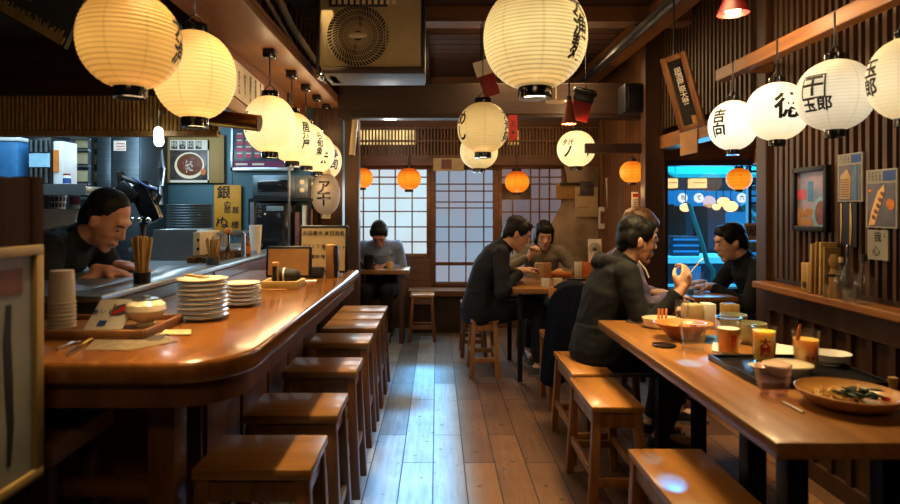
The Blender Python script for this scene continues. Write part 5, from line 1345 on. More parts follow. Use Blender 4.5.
# black framed menu cards
def lean_board(name, label, px0, px1, py_t, py_b, Y, depth, rows):
    c = at((px0+px1)/2, py_b, Y); c.z = CZ; w = (px1-px0)*Y/F; h = (210+.35*F/Y - py_t)*Y/F
    t = thing(name, label, 'menu stand', c); lean = .08
    v = V((0, math.sin(.12), math.cos(.12))); f = Flat((c.x-w/2, Y, CZ+.006), (1,0,0), v)
    mb = MB(); f.rect(mb, 0, 0, w, h, -.025, 0, .012); mb.build('frame', K['black'], t)
    return t, f, w, h
t, f, w, h = lean_board('menu_stand', 'black framed counter menu full of small printed characters at the far end', 297.5, 348, 226, 270, 3.28, .03, 3)
mb = MB(); f.rect(mb, .018, .012, w-.018, h-.018, 0, .003); mb.build('sheet', K['paper_old'], t)
mb = MB(); f.text(mb, 'お品書き 本日酒肴', w*.50, h*.82, .028, .0045); f.text(mb, 'やきとり 枝豆 酒', w*.42, h*.55, .024, .0045, line=1.0); f.text(mb, '刺身 煮物 麺', w*.30, h*.33, .024, .0045); f.text(mb, '定食セット', w*.72, h*.52, .026, .0045); mb.build('lettering', K['ink'], t)
mb = MB(); f.rect(mb, w*.56, h*.30, w*.72, h*.40, .003, .004); mb.build('blue_box', K['bluebox'], t)
t, f, w, h = lean_board('menu_stand', 'black edged tan menu card leaning in front of the printed counter menu', 265, 311, 247, 270, 3.06, .03, 2)
mb = MB(); f.rect(mb, .014, .012, w-.014, h-.016, 0, .003); mb.build('sheet', K['kraft'], t)
mb = MB(); f.rect(mb, w-.02, .0, w+.055, h*.34, -.08, -.01, .006); mb.build('side_pocket', K['black'], t)
nb = thing('napkin_box', 'upright tan napkin box beside the printed counter menu', 'box', at(332, 270, 3.18))
c = V((ax(332,3.14), 3.14, CZ)); mb = MB(); mb.bx(c.x-.028, c.x+.014, 3.11, 3.17, CZ, az(244.5,3.14), .004); mb.build('box', K['kraft'], nb)
mb = MB(); mb.bx(c.x+.015, c.x+.034, 3.11, 3.17, CZ, az(245.5,3.14), .002); mb.build('dark_side', K['black'], nb)
# wooden boat tray with black parcel and small block
wt = thing('wooden_tray', 'small wooden tray on the counter below the tan menu card', 'tray', (ax(282,2.72), 2.72, CZ))
x0, x1 = ax(264.5,2.7), ax(299,2.7)
mb = MB(); mb.prism([(x0+.01,2.66),(x1-.01,2.66),(x1+.008,2.80),(x0-.004,2.80)], CZ, CZ+.018); 
mb.bx(x0, x1, 2.652, 2.664, CZ, CZ+.034, .003); mb.bx(x0, x1, 2.796, 2.808, CZ, CZ+.034, .003); mb.bx(x0-.004, x0+.008, 2.66, 2.80, CZ, CZ+.034, .003); mb.bx(x1-.008, x1+.006, 2.66, 2.80, CZ, CZ+.034, .003); mb.build('tray', W['light'], wt)
pk = thing('black_pouch', 'black patterned rolled cloth on the wooden tray', 'pouch', (ax(287,2.76), 2.76, CZ+.019))
mb = MB(); mb.cap((ax(281,2.75), 2.745, CZ+.052), (ax(294,2.75), 2.75, CZ+.050), .033, .031, 20); mb.build('cloth', mat('black patterned cloth', srgb(46,42,38), .7, c2=srgb(14,13,12), scale=60), pk)
mb = MB(); mb.cyl((ax(285,2.75)-.004, 2.747, CZ+.052), (ax(285,2.75)+.004, 2.747, CZ+.052), .0345, seg=24); mb.build('band', K['paper'], pk)
kb_ = thing('wooden_block', 'small wooden toothpick block at the end of the wooden tray', 'block', (ax(275.5,2.70), 2.70, CZ+.019))
mb = MB(); mb.bx(ax(272.5,2.69), ax(278.5,2.69), 2.675, 2.705, CZ+.019, az(262,2.69), .003); mb.build('block', K['kraft'], kb_)
mb = MB(); mb.bx(ax(273.5,2.69), ax(277.5,2.69), 2.672, 2.676, CZ+.03, az(266,2.69)); mb.build('block_label', K['ink'], kb_)
# loose papers and toothpick on the counter
def sheet(name, label, cat, cs, z, m, th=.0015):
    mb = MB(); mb.prism(cs, z, z+th); o = mb.build(name, m, None); tag(o, label, cat); return o
def onc(px, py, z=CZ): Y = (H-z)*F/(py-CY); return (ax(px,Y), Y)
sheet('paper_mat', 'pale paper mat on the counter in front of the wooden tray', 'paper', [onc(256,290), onc(285,290), onc(293,284.5), onc(265,284.5)], CZ+.0005, K['kraft'])
sheet('paper_slip', 'thin paper slip on the counter right of the wooden tray', 'paper', [onc(298,281.5), onc(316,281.5), onc(317,280.3), onc(300,280.3)], CZ+.0005, K['paper'])
# ---------------------------------------------------------------- near end of the counter
tray = thing('serving_tray', 'long brown wooden tray on the near end of the counter', 'tray', (-.975, 1.73, CZ))
mb = MB(); mb.bx(-1.28, -.79, 1.62, 1.86, CZ+.0005, CZ+.010, .003)
for (a,b,c_,d) in ((-1.28,-.79,1.612,1.624),(-1.28,-.79,1.856,1.868),(-1.284,-1.272,1.62,1.86),(-.798,-.786,1.62,1.86)): mb.bx(a,b,c_,d,CZ+.0005,CZ+.026,.003)
mb.build('tray', W['mid_y'], tray)
tz = CZ+.0105
ck = None
for k in range(7):
    for (px, j) in ((62, 0),):
        c = (ax(62,1.74), 1.74, tz + k*.0115)
        lab = 'upside down white cup nested on the brown tray, %s' % (['lowest','second from the bottom','third from the bottom','middle','third from the top','second from the top','topmost'][k])
        if ck is None:
            mb = MB(); mb.lathe([(.0345,0),(.0368,.0008),(.0368,.0045),(.0345,.0055),(.0315,.094),(.0295,.096),(0,.096)], c, 28); ck = mb.build('paper_cup', K['paper'], origin=c); tag(ck, lab, 'cup', 'nested cups on the brown tray')
        else:
            o = ck.copy(); COL.objects.link(o); o.location = V(c); o['label'] = lab
cd = thing('card_stand', 'small white card with a sushi picture leaning on the brown tray', 'card', at(105, 322, 1.72))
b0 = V((ax(83,1.70), 1.70, tz)); f = Flat(b0, V((1,.10,0)), V((.30,.45,.86)))
mb = MB(); f.rect(mb, 0, 0, .105, .094, -.002, 0); mb.build('card', K['paper'], cd)
mb = MB(); f.disc(mb, .072, .060, .030, .018, 0, .001, 20, .2); mb.build('plate_picture', K['photo_dark'], cd)
mb = MB(); f.disc(mb, .078, .063, .014, .008, .001, .002, 14, .3); f.disc(mb, .060, .052, .010, .006, .001, .002, 12); mb.build('fish_picture', K['redprint'], cd)
mb = MB(); f.rect(mb, .030, .010, .052, .028, 0, .001); f.text(mb, '寿し', .015, .055, .02, .0012, rot=.3); mb.build('blue_print', K['blue'], cd)
mb = MB(); mb.beam(f.p(.05,.085,-.004), f.p(.05,.03,-.03), .05, .002); mb.build('prop', K['paper'], cd)
tp = thing('white_teapot', 'round cream porcelain pot with a wide rim on the brown tray', 'pot', (ax(146,1.78), 1.78, tz))
c = V((ax(146,1.76), 1.76, tz)); 
mb = MB(); mb.lathe([(0,0),(.026,0),(.026,.008),(.022,.012),(.045,.026),(.056,.048),(.053,.064),(.038,.076),(.034,.079),(.030,.078),(.036,.072),(.048,.058),(.046,.040),(.03,.022),(0,.02)], c, 36); mb.build('body', K['porcelain'], tp)
mb = MB(); mb.tube([c+V((-.050,0,.05)), c+V((-.066,0,.055)), c+V((-.070,.0,.066)), c+V((-.060,0,.070)), c+V((-.046,0,.067))], .0055, 10); mb.build('lug', K['porcelain'], tp)
mb = MB(); mb.lathe([(0,.088),(.010,.088),(.014,.082),(.036,.080),(.038,.077),(0,.077)], c, 28); mb.build('lid', K['steel_dark'], tp)
# plates
def plates(n, cx, cy, r, pitch, gname, what):
    p0 = None
    nth = ['', 'second', 'third', 'fourth', 'fifth', 'sixth', 'seventh', 'eighth', 'ninth', 'tenth', 'eleventh', 'twelfth']
    for k in range(n):
        c = (cx + .0012*math.sin(k*2.1), cy + .0012*math.cos(k*1.7), CZ+.0005 + k*pitch)
        lab = 'cream round plate in the %s, %s' % (what, 'at the very bottom' if k == 0 else ('on the very top' if k == n-1 else nth[k]+' from the bottom'))
        if p0 is None:
            mb = MB(); mb.lathe([(0,0),(r*.60,0),(r*.62,.002),(r*.86,.006),(r*.985,.0112),(r,.0130),(r*.99,.0142),(r*.97,.0138),(r*.85,.0085),(r*.6,.005),(0,.0045)], c, 44); p0 = mb.build('plate', K['porcelain'], origin=c); tag(p0, lab, 'plate', gname)
        else:
            o = p0.copy(); COL.objects.link(o); o.location = V(c); o['label'] = lab
    return CZ + n*pitch
z1 = plates(9, ax(200.5,1.91), 1.93, .079, .0146, 'taller stack of plates', 'taller stack on the counter')
z2 = plates(6, ax(238,2.16), 2.20, .068, .0142, 'shorter stack of plates', 'shorter stack behind the taller one')
mb = MB(); cx, cy = ax(197,1.92), 1.91
mb.tube([(cx-.028, cy-.01, z1+.014), (cx+.0, cy-.002, z1+.008), (cx+.022, cy+.0, z1+.0055)], [.0055,.0045,.006], 10); mb.ell((cx+.03, cy+.0, z1+.0055), (.014,.010,.004)); o = mb.build('wooden_spoon', W['light'], None, None); tag(o, 'small wooden spoon lying on the top plate of the taller stack', 'spoon')
# knife, fork and leaflets at the near end
sheet('leaflet', 'printed leaflet with dark pictures lying on the near end of the counter', 'leaflet', [onc(85,350.5), onc(131,350.5), onc(178,342), onc(160,333), onc(100,333.5)], CZ+.0006, mat('tan leaflet paper', srgb(128,108,80), .8, c2=srgb(86,74,58), scale=30))
lo = bpy.data.objects['leaflet']
mb = MB(); mb.prism([onc(138,341), onc(160,341.5), onc(168,336.5), onc(146,335)], CZ+.0021, CZ+.0026); mb.build('dark_picture', K['photo_dark'], lo)
mb = MB(); mb.prism([onc(110,340), onc(126,340), onc(130,336.5), onc(116,336.5)], CZ+.0021, CZ+.0026); mb.build('grey_picture', K['photo_blue'], lo)
sheet('paper_strip', 'narrow pink paper strip beside the leaflet on the counter', 'paper', [onc(160,335.5), onc(191,335.5), onc(191,331), onc(165,331)], CZ+.0028, K['paper_old'])
def utensil(name, label, a, b, head):
    a, b = V((*onc(*a), CZ+.004)), V((*onc(*b), CZ+.005)); d = (b-a); L = d.length; d.normalize(); s = V((-d.y, d.x, 0))
    t = thing(name, label, name.split('_')[-1], a); t.location.z = CZ
    mb = MB(); mb.tube([a, a+d*L*.45], [.0042,.0036], 10); mb.build('handle', K['chrome'], t)
    mb = MB()
    if head == 'blade': mb.prism([(0,-.004),(L*.5,-.006),(L*.55,0),(L*.5,.005),(0,.004)], -.0007, .0007, Matrix.Translation(a+d*L*.45) @ Matrix((d, s, V((0,0,1)))).transposed().to_4x4())
    else:
        mb.tube([a+d*L*.45, a+d*L*.75], [.0030,.0026], 8); mb.ell(a+d*L*.88, (.020,.012,.0028), Matrix((d, s, V((0,0,1)))).transposed())
    mb.build(head, K['chrome'] if head != 'blade' else W['light'], t); return t
utensil('table_knife', 'table knife with a steel handle and pale blade beside the leaflet', (67,356), (98,336), 'blade')
utensil('table_spoon', 'steel spoon lying at the left edge of the counter', (57,351), (78,342), 'bowl')
# phone-like card in the cook's hands and steel rim
# ---------------------------------------------------------------- wall things on the right
def rwall(name, label, cat, px0, py0, px1, py1, m, X=XR+.006, depth=.006, part='sheet', group=None):
    """flat thing on the right wall (faces -X); px0/px1: far and near edge in the photo"""
    Y0 = (X)*F/(px0-CX); Y1 = X*F/(px1-CX)
    z1 = (az(py0, Y0)); z0 = az(py1, Y0); w = Y0-Y1; h = z1-z0
    t = thing(name, label, cat, (X, (Y0+Y1)/2, z0), group)
    f = Flat((X, Y0, z0), (0,-1,0), (0,0,1))
    mb = MB(); f.rect(mb, 0, 0, w, h, -.002, depth); mb.build(part, m, t)
    return t, f, w, h
D = .006
t, f, w, h = rwall('framed_picture', 'dark framed picture of dishes on the slatted wall', 'picture', 797, 171, 829.5, 228, K['photo_pink'], depth=.006, part='print')
mb = MB()
for a in ((-.006,-.012,.014,h+.012),(w-.014,-.012,w+.008,h+.012),(0,-.012,w,.012),(0,h-.012,w,h+.012)): f.rect(mb, a[0],a[1],a[2],a[3], -.002, .022, .003)
mb.build('frame', K['blackmetal'], t)
mb = MB(); f.disc(mb, w*.78, h*.26, w*.24, h*.28, D, D+.001, 30, -.15); mb.build('blue_bowl', mat('pale blue bowl print', srgb(120,160,180), .5), t)
mb = MB(); f.disc(mb, w*.79, h*.27, w*.16, h*.20, D+.001, D+.002, 24, -.15); mb.build('food', K['meat'], t)
mb = MB(); f.rect(mb, w*.03, h*.50, w*.33, h*.66, D, D+.001); mb.build('pink_packet', K['pink'], t)
mb = MB(); rnd = random.Random(4)
for k in range(14): f.disc(mb, w*rnd.uniform(.05,.52), h*rnd.uniform(.06,.34), w*.07, h*.05, D, D+.001+k*.00005, 12)
mb.build('snack_print', K['kraft'], t)
mb = MB(); f.rect(mb, w*.85, h*.72, w*.98, h*.97, D, D+.001); mb.build('red_corner', K['terracotta'], t)
mb = MB(); f.rect(mb, w*.40, h*.46, w*.56, h*.80, D, D+.001); mb.build('carton_print', K['bluebox'], t)
def poster(label, px0, py0, px1, py1, kind):
    t, f, w, h = rwall('wall_poster', label, 'poster', px0, py0, px1, py1, K['paper_dim'], part='sheet', group=None)
    mb = MB(); f.rect(mb, w*.06, h*.03, w*.94, h*.76, D, D+.001); mb.build('photo', K['photo_dark'], t)
    mb = MB(); f.rect(mb, w*.56, h*.80, w*.95, h*.97, D, D+.001); mb.build('blue_block', K['blue'], t)
    mb = MB()
    for r in range(3):
        for c in range(4): f.text(mb, '本日限定酒肴飯麺汁丼茶菓'[r*4+c], w*(.12+.115*c), h*(.94-.058*r), h*.045, D+.001)
    mb.build('lettering', K['ink'], t)
    mb = MB()
    if kind == 0:
        f.rect(mb, w*.68, h*.04, w*.80, h*.75, D+.001, D+.002); mb.build('water_print', K['bluebox'], t)
        mb = MB(); f.poly(mb, [(w*.10,h*.06),(w*.52,h*.06),(w*.55,h*.50),(w*.40,h*.68),(w*.14,h*.55)], D+.001, D+.002); mb.build('list_print', K['paper_old'], t)
        mb = MB()
        for r in range(8): f.rect(mb, w*.15, h*(.10+.05*r), w*.48, h*(.12+.05*r), D+.002, D+.003)
        mb.build('list_line', K['meat'], t)
    else:
        f.poly(mb, [(w*.10,h*.04),(w*.30,h*.05),(w*.62,h*.62),(w*.60,h*.74),(w*.40,h*.62),(w*.20,h*.30)], D+.001, D+.002); mb.build('fish_print', K['noodle'], t)
        mb = MB()
        for r in range(5): f.disc(mb, w*(.28+.07*r), h*(.18+.10*r), w*.05, h*.05, D+.002, D+.003, 12, .9)
        mb.build('slice_print', K['meat'], t)
        mb = MB(); f.disc(mb, w*.80, h*.40, w*.12, h*.10, D+.001, D+.002, 16, .6); mb.build('garnish_print', K['orange'], t); mb = MB(); f.disc(mb, w*.15, h*.64, w*.06, h*.03, D+.001, D+.002, 12); mb.build('garnish_print', K['orange'], t)
    return t
poster('white topped poster with a price list and a blue stripe beside the framed picture', 839, 155, 864, 202, 0)
poster('white topped poster of a sliced yellow fish near the right edge', 867.5, 170.5, 899, 227.5, 1)
t, f, w, h = rwall('small_poster', 'small pale poster with two brush characters under the fish poster', 'poster', 869, 229.5, 889.5, 259, K['paper_dim'])
mb = MB(); f.text(mb, '我', w*.52, h*.74, h*.34, D+.001); f.text(mb, '心', w*.45, h*.28, h*.36, D+.001); f.text(mb, '一\n茶', w*.85, h*.84, h*.09, D+.001); mb.build('lettering', K['ink'], t)
t, f, w, h = rwall('small_poster', 'small dark blue poster high on the slatted wall behind the lanterns', 'poster', 826, 117, 848, 133, K['photo_blue'])
mb = MB(); f.rect(mb, w*.1, h*.1, w*.9, h*.25, D, D+.001); mb.build('pale_strip', K['paper'], t)
# wall ledge: menus and bottles
LZ = .8355; XL = XR-.045
def onl(px): return XL*F/(px-CX)
for i, (px, wd, hh, m_, lab, tl) in enumerate((
        (809.5, .030, .130, W['light_z'], 'small wooden box standing at the far end of the wall ledge', 0),
        (816, .016, .215, W['light_z'], 'tall wooden menu slat leaning on the slatted wall', .05),
        (821, .012, .225, W['bamboo'], 'tall tan menu board beside the leaning slat', .03),
        (825.5, .012, .225, W['light'], 'tall pale menu board among the ledge things', .02),
        (829.5, .010, .205, W['board'], 'slightly shorter tan menu board on the ledge', .02))):
    Y = onl(px); mb = MB(); R = Matrix.Rotation(tl, 3, 'X')
    if i == 0: mb.bx(XL-.022, XL+.018, Y-.028, Y+.028, LZ, LZ+hh, .003)
    else: mb.box((XL+.01, Y, LZ+hh/2+.002), (.07, wd, hh), .002, R)
    o = mb.build('menu_box' if i == 0 else 'menu_board', m_); tag(o, lab, 'box' if i == 0 else 'menu')
    if i == 0:
        f = Flat((XL-.0225, Y+.028, LZ), (0,-1,0), (0,0,1)); mb = MB(); f.text(mb, '箸', .028, .03, .03, .001); mb.build('lettering', K['ink'], o)
ck = thing('carved_figure', 'small carved wooden figure between the menus and the bottles', 'figure', (XL, onl(835), LZ))
Y = onl(835); mb = MB(); mb.lathe([(0,0),(.026,0),(.028,.02),(.020,.06),(.024,.09),(.016,.12),(.022,.135),(.024,.155),(.016,.178),(0,.182)], (XL, Y, LZ), 20); mb.build('body', W['bamboo'], ck)
mb = MB(); mb.lathe([(.0235,.088),(.0265,.090),(.0265,.098),(.0235,.100)], (XL, Y, LZ), 20); mb.build('band', K['ink'], ck)
def bottle(label, px, r, h, m, stop, sm, dx=0, name='glass_bottle'):
    c = V((XL+dx, onl(px), LZ)); t = thing(name, label, 'bottle', c)
    mb = MB(); mb.lathe([(0,.003),(r*.9,0),(r,.008),(r,h*.50),(r*.36,h*.70),(r*.34,h*.93),(r*.44,h*.94),(r*.44,h)], c, 28); mb.build('bottle', m, t)
    mb = MB(); mb.lathe([(0,h*1.04),(r*.30,h*1.04),(r*.36,h*.97),(r*.30,h*.90),(0,h*.90)], c, 18); mb.build('stopper', K[sm], t); return t
bottle('clear flask shaped bottle on the wall ledge nearest the menus', 841, .026, .165, K['glass'], 1, 'cream')
bottle('tall clear glass bottle in the middle of the wall ledge', 848.5, .026, .215, K['glass'], 1, 'chrome')
bottle('wide clear carafe with a dark cap at the near end of the ledge', 864, .034, .185, K['glass'], 1, 'black')
for px, lab in ((834, 'small clear tumbler on the wall ledge beside the carved figure'), (855, 'small blue tinted tumbler on the wall ledge beside the carafe')):
    c = V((XL-.022, onl(px), LZ)); mb = MB(); mb.lathe([(0,.004),(.018,.0),(.020,.002),(.023,.052),(.021,.052),(.018,.006),(0,.006)], c, 24); o = mb.build('tumbler', K['glass'], None, c); tag(o, lab, 'tumbler')
t, f, w, h = rwall('wooden_placard', 'dark narrow placard with gold bamboo shapes under the price list poster', 'placard', 840, 203, 858, 246, K['blackmetal'], part='board')
mb = MB()
for a, b in ((.10,.16),(.62,.72)): 
    f.poly(mb, [(w*a,0),(w*b,0),(w*(b+.06),h*.5),(w*(a+.10),h),(w*(a+.04),h),(w*(a+.02),h*.5)], D, D+.002)
mb.build('gold_stem', K['brass'], t)
# leaning frame sign up near the ceiling
fs = thing('tall_plaque', 'tilted wooden framed plaque with white characters under the ceiling at right', 'plaque', at(690, 130, 3.3))
p0, p1 = at(681, 133, 3.3), at(661, 60, 3.3); v = (p1-p0).normalized(); u = V((0,1,0)).cross(v); u = u if u.x > 0 else -u
u = (u + V((0,-.75,0))).normalized(); f = Flat(p0, u, v); hh = (p1-p0).length; ww = .135
mb = MB(); f.rect(mb, 0, 0, ww, hh, -.015, 0); mb.build('board', K['ink'], fs)
mb = MB()
for a in ((0,-.0,.030,hh),(ww-.030,0,ww,hh),(.030,0,ww-.03,.03),(.030,hh-.03,ww-.03,hh)): f.rect(mb, *a, -.02, .03, .003)
mb.build('frame', W['mid_z'], fs)
mb = MB(); f.text(mb, '\n'.join('居酒屋祭大衆'), ww/2, hh*.58, .040, .002, .85); mb.build('lettering', K['paper'], fs)
mb = MB(); f.rect(mb, ww*.55, .03, ww*.78, .075, .001, .004); mb.build('tan_tag', K['kraft'], fs)
mb = MB(); mb.cyl(f.p(ww/2,hh,-.01), V((f.p(ww/2,hh,-.01).x, f.p(ww/2,hh,-.01).y, ZC)), .004, seg=6); mb.build('hanger', K['black'], fs)
# papers on the back right walls
def bpanel(name, label, cat, *a, m='paper', **k): return panel(name, label, cat, *a, K[m], .006, part='sheet', **k)
t, f, w, h = bpanel('wall_cabinet', 'greyish wall box with a dark top on the stained plaster', 'cabinet', 556, 183, 594, 199, YB-.10, m='kraft')
mb = MB(); f.rect(mb, w*.62, h*.25, w*.98, h*1.1, 0, .03, .004); mb.build('dark_case', K['photo_dark'], t)
mb = MB(); f.rect(mb, w*.1, h*.85, w*.62, h*1.02, 0, .03, .003); mb.build('ledge', W['dark'], t)
t, f, w, h = bpanel('paper_notice', 'large pale brown paper sheet pinned on the stained plaster', 'notice', 575, 187, 598, 217, YB-.11, m='paper_old')
mb = MB(); f.rect(mb, w*.1, h*.7, w*.8, h*.76, 0, .001); f.rect(mb, w*.1, h*.3, w*.6, h*.34, 0, .001); mb.build('faint_line', K['kraft'], t)
t, f, w, h = bpanel('paper_notice', 'small framed seal print on the post beside the stained plaster', 'notice', 598.5, 207, 606.5, 229, YB-.16, m='paper')
mb = MB(); f.rect(mb, w*.25, h*.25, w*.75, h*.8, 0, .002); mb.build('seal', K['meat'], t)
t = thing('tall_paper_strip', 'tall narrow white paper strip leaning on the wall beside the post', 'strip', at(611, 232, 5.85))
f = Flat(at(608.5, 231, 5.85), UX, (at(605.5,178,5.85)-at(608.5,231,5.85)))
mb = MB(); f.rect(mb, 0, 0, .045, .52, -.004, 0); mb.build('sheet', K['paper'], t)
mb = MB(); f.text(mb, '\n'.join('冬の鍋物始'), .022, .30, .03, .001, .9); mb.build('lettering', K['ink'], t)
t, f, w, h = bpanel('paper_notice', 'paper poster with red heading on the slatted wall under the orange lantern', 'notice', 631.5, 192, 644.5, 214, 4.94, m='paper')
mb = MB(); f.rect(mb, w*.1, h*.78, w*.9, h*.92, 0, .001); mb.build('red_heading', K['redprint'], t)
mb = MB()
for r in range(6): f.rect(mb, w*.15, h*(.12+.1*r), w*.85, h*(.16+.1*r), 0, .001)
mb.build('text_line', K['photo_blue'], t)
t, f, w, h = rwall('paper_notice', 'folded tan paper hanging on the beam end above the window', 'notice', 681, 128, 698, 156, K['kraft'], X=1.667)
mb = MB(); f.rect(mb, w*.2, h*.1, w*.25, h*.9, 0, .001); f.rect(mb, w*.6, h*.1, w*.65, h*.9, 0, .001); mb.build('fold', K['paper_old'], t)
t, f, w, h = bpanel('transom_sign', 'old tan name board across the header above the paper screens', 'sign', 433, 158, 464, 171, YB-.105, m='paper_old')
mb = MB(); f.rect(mb, w*.27, h*.15, w*.60, h*.90, 0, .002); mb.build('seal', K['meat'], t)
# items on the back table
def onz(px, py, z=TZ): Y = (H-z)*F/(py-CY); return V((ax(px,Y), Y, z))
def cup(name, label, cat, c, r, h, m, foot=.7, fill=None, fm=None, group=None, part='cup', seg=28, th=.003):
    t = thing(name, label, cat, c, group)
    mb = MB(); mb.lathe([(0,0),(r*foot,0),(r*foot*1.02,.003),(r,h),(r-th,h),(r*foot-th,.006),(0,.006)], c, seg); mb.build(part, m, t)
    if fill: mb = MB(); rf = r*foot+(r-r*foot)*fill-th*1.1; mb.lathe([(0,.0065),(r*foot-th*1.2,.0065),(rf,h*fill),(0,h*fill)], c, seg); mb.build('contents', K[fm], t)
    return t
cup('small_cup', 'small dark rimmed cup at the front of the back table', 'cup', onz(545.5, 286.5), .034, .055, K['porcelain_w'], .8)
cup('small_cup', 'plain pale cup right of the dark rimmed one on the back table', 'cup', onz(557.5, 285.6), .033, .052, K['porcelain'], .85)
for k, (px, w2) in enumerate(((539.5, .045), (547.5, .045))):
    c = onz(px, 279); mb = MB(); mb.bx(c.x-.034, c.x+.028, c.y-.02, c.y+.03, TZ, TZ+.125, .004); o = mb.build('napkin_box', K['kraft'] if k else K['paper_old']); tag(o, 'tan upright napkin box on the back table, the %s of two' % ('left' if k == 0 else 'right'), 'box')
c = onz(560, 277.5); t = thing('bread_roll', 'long golden bread roll on the back table', 'bread', c)
mb = MB(); mb.cap(c+V((-.075,0,.026)), c+V((.075,.01,.026)), .025, .025, 18); mb.build('loaf', mat('bread crust', srgb(200,128,60), .6, c2=srgb(160,88,36), scale=12), t)
mb = MB()
for q in (-.04,0,.04): mb.tube([c+V((q-.01,-.015,.047)), c+V((q,0,.051)), c+V((q+.012,.015,.048))], .003, 6)
mb.build('score', K['noodle'], t)
c = onz(531, 276.5); cup('rice_bowl', 'white bowl the man in black eats from', 'bowl', c, .060, .055, K['porcelain_w'], .5, .8, 'broth')
c = onz(584, 280.5); t = thing('black_tray', 'black tray on the right part of the back table', 'tray', c)
mb = MB(); mb.bx(c.x-.14, c.x+.16, c.y-.06, c.y+.14, TZ, TZ+.012, .004); mb.bx(c.x-.145, c.x+.165, c.y-.066, c.y-.058, TZ, TZ+.02, .002); mb.build('tray', K['blackgloss'], t)
c = onz(583, 276); t = thing('menu_holder', 'white and orange menu holder on the back table', 'menu', c)
mb = MB(); mb.bx(c.x-.070, c.x-.03, c.y-.02, c.y+.005, TZ, TZ+.115, .002); mb.bx(c.x-.026, c.x-.016, c.y-.025, c.y+.005, TZ, TZ+.118, .002); mb.build('white_leaf', K['paper'], t)
mb = MB(); mb.bx(c.x-.012, c.x+.10, c.y-.02, c.y+.01, TZ, TZ+.115, .003); mb.build('orange_leaf', K['orange'], t)
c = V((ax(595,4.86), 4.86, TZ)); t = thing('flower_card', 'white card with a drawn dandelion standing on the back table', 'card', c)
f = Flat((c.x-.05, c.y, TZ), (1,.08,0), (0,.10,1)); mb = MB(); f.rect(mb, 0, 0, .112, .30, -.003, 0); mb.build('card', K['paper'], t)
mb = MB()
for k in range(16):
    a = PI*k/15*1.5-.8; q = .045; mb.tube([f.p(.056,.21,.001), f.p(.056+q*math.cos(a), .22+q*math.sin(a), .001)], .0014, 5); mb.ell(f.p(.056+q*math.cos(a), .22+q*math.sin(a), .001), (.004,.002,.004), u=8, v=6)
mb.tube([f.p(.056,.21,.001), f.p(.052,.02,.001)], .002, 5); mb.tube([f.p(.052,.03,.001), f.p(.03,.06,.001)], .002, 5); mb.build('drawing', K['photo_dark'], t)
# corner table: tall menu, glass of orange drink, dark cup
c = V((ax(390,5.45), 5.45, TZ)); cup('drink_glass', 'glass of orange drink on the corner table', 'glass', c, .038, .115, K['glass'], .85, .55, 'juice2')
c = V((ax(401,5.44), 5.44, TZ)); cup('small_glass', 'tiny clear glass at the right of the corner table', 'glass', c, .014, .055, K['glass'], .9)
c = V((ax(368.5,5.42), 5.42, TZ)); t = thing('dark_jug', 'dark jug on the corner table', 'jug', c)
mb = MB(); mb.lathe([(0,0),(.042,0),(.046,.02),(.044,.10),(.046,.125),(.042,.125),(.04,.01),(0,.01)], c, 24); mb.build('body', K['blackgloss'], t)
mb = MB(); mb.tube([c+V((.042,0,.10)), c+V((.07,0,.09)), c+V((.07,0,.05)), c+V((.044,0,.03))], .006, 8); mb.build('handle', K['blackgloss'], t)
t = thing('open_menu', 'black backed menu tilted up in front of the man in the blue shirt', 'menu', (ax(358,5.38), 5.38, TZ))
f = Flat((ax(345,5.40), 5.40, TZ+.002), V((1,.15,-.0)), V((-.15,.25,.9))); 
mb = MB(); f.poly(mb, [(0,0),(.19,0),(.15,.09),(.06,.26),(0,.26)], -.006, 0); mb.build('cover', K['black'], t)
mb = MB(); f.poly(mb, [(.185,.005),(.196,.01),(.068,.268),(.054,.262)], -.004, .008); mb.build('page_edge', K['paper'], t)
mb = MB(); c = V((ax(383,5.40), 5.40, TZ)); mb.bx(c.x-.05, c.x+.04, 5.36, 5.42, TZ, TZ+.004); o = mb.build('paper_napkin', K['paper']); tag(o, 'white paper napkin at the front edge of the corner table', 'napkin')
# small window table: glass jar, clear beaker, dark bottle
c = V((ax(697,3.78), 3.78, TZ)); t = cup('glass_jar', 'clear beaker with a blue rim on the small table by the window', 'beaker', c, .048, .145, K['glass'], .95)
c = V((ax(690,3.72), 3.72, TZ)); cup('drink_glass', 'small blue lit glass at the edge of the window table', 'glass', c, .028, .09, K['glass'], .8, .5, 'bluebox')
c = V((ax(683,3.88), 3.88, TZ)); t = thing('pepper_mill', 'brown turned wooden mill on the small window table', 'mill', c)
mb = MB(); mb.lathe([(0,0),(.026,0),(.026,.02),(.017,.05),(.022,.085),(.014,.10),(.024,.118),(.020,.138),(0,.145)], c, 24); mb.build('body', W['mid_z'], t)
mb = MB(); mb.ell(c+V((0,0,.150)), (.008,)*3); mb.build('knob', K['brass'], t)
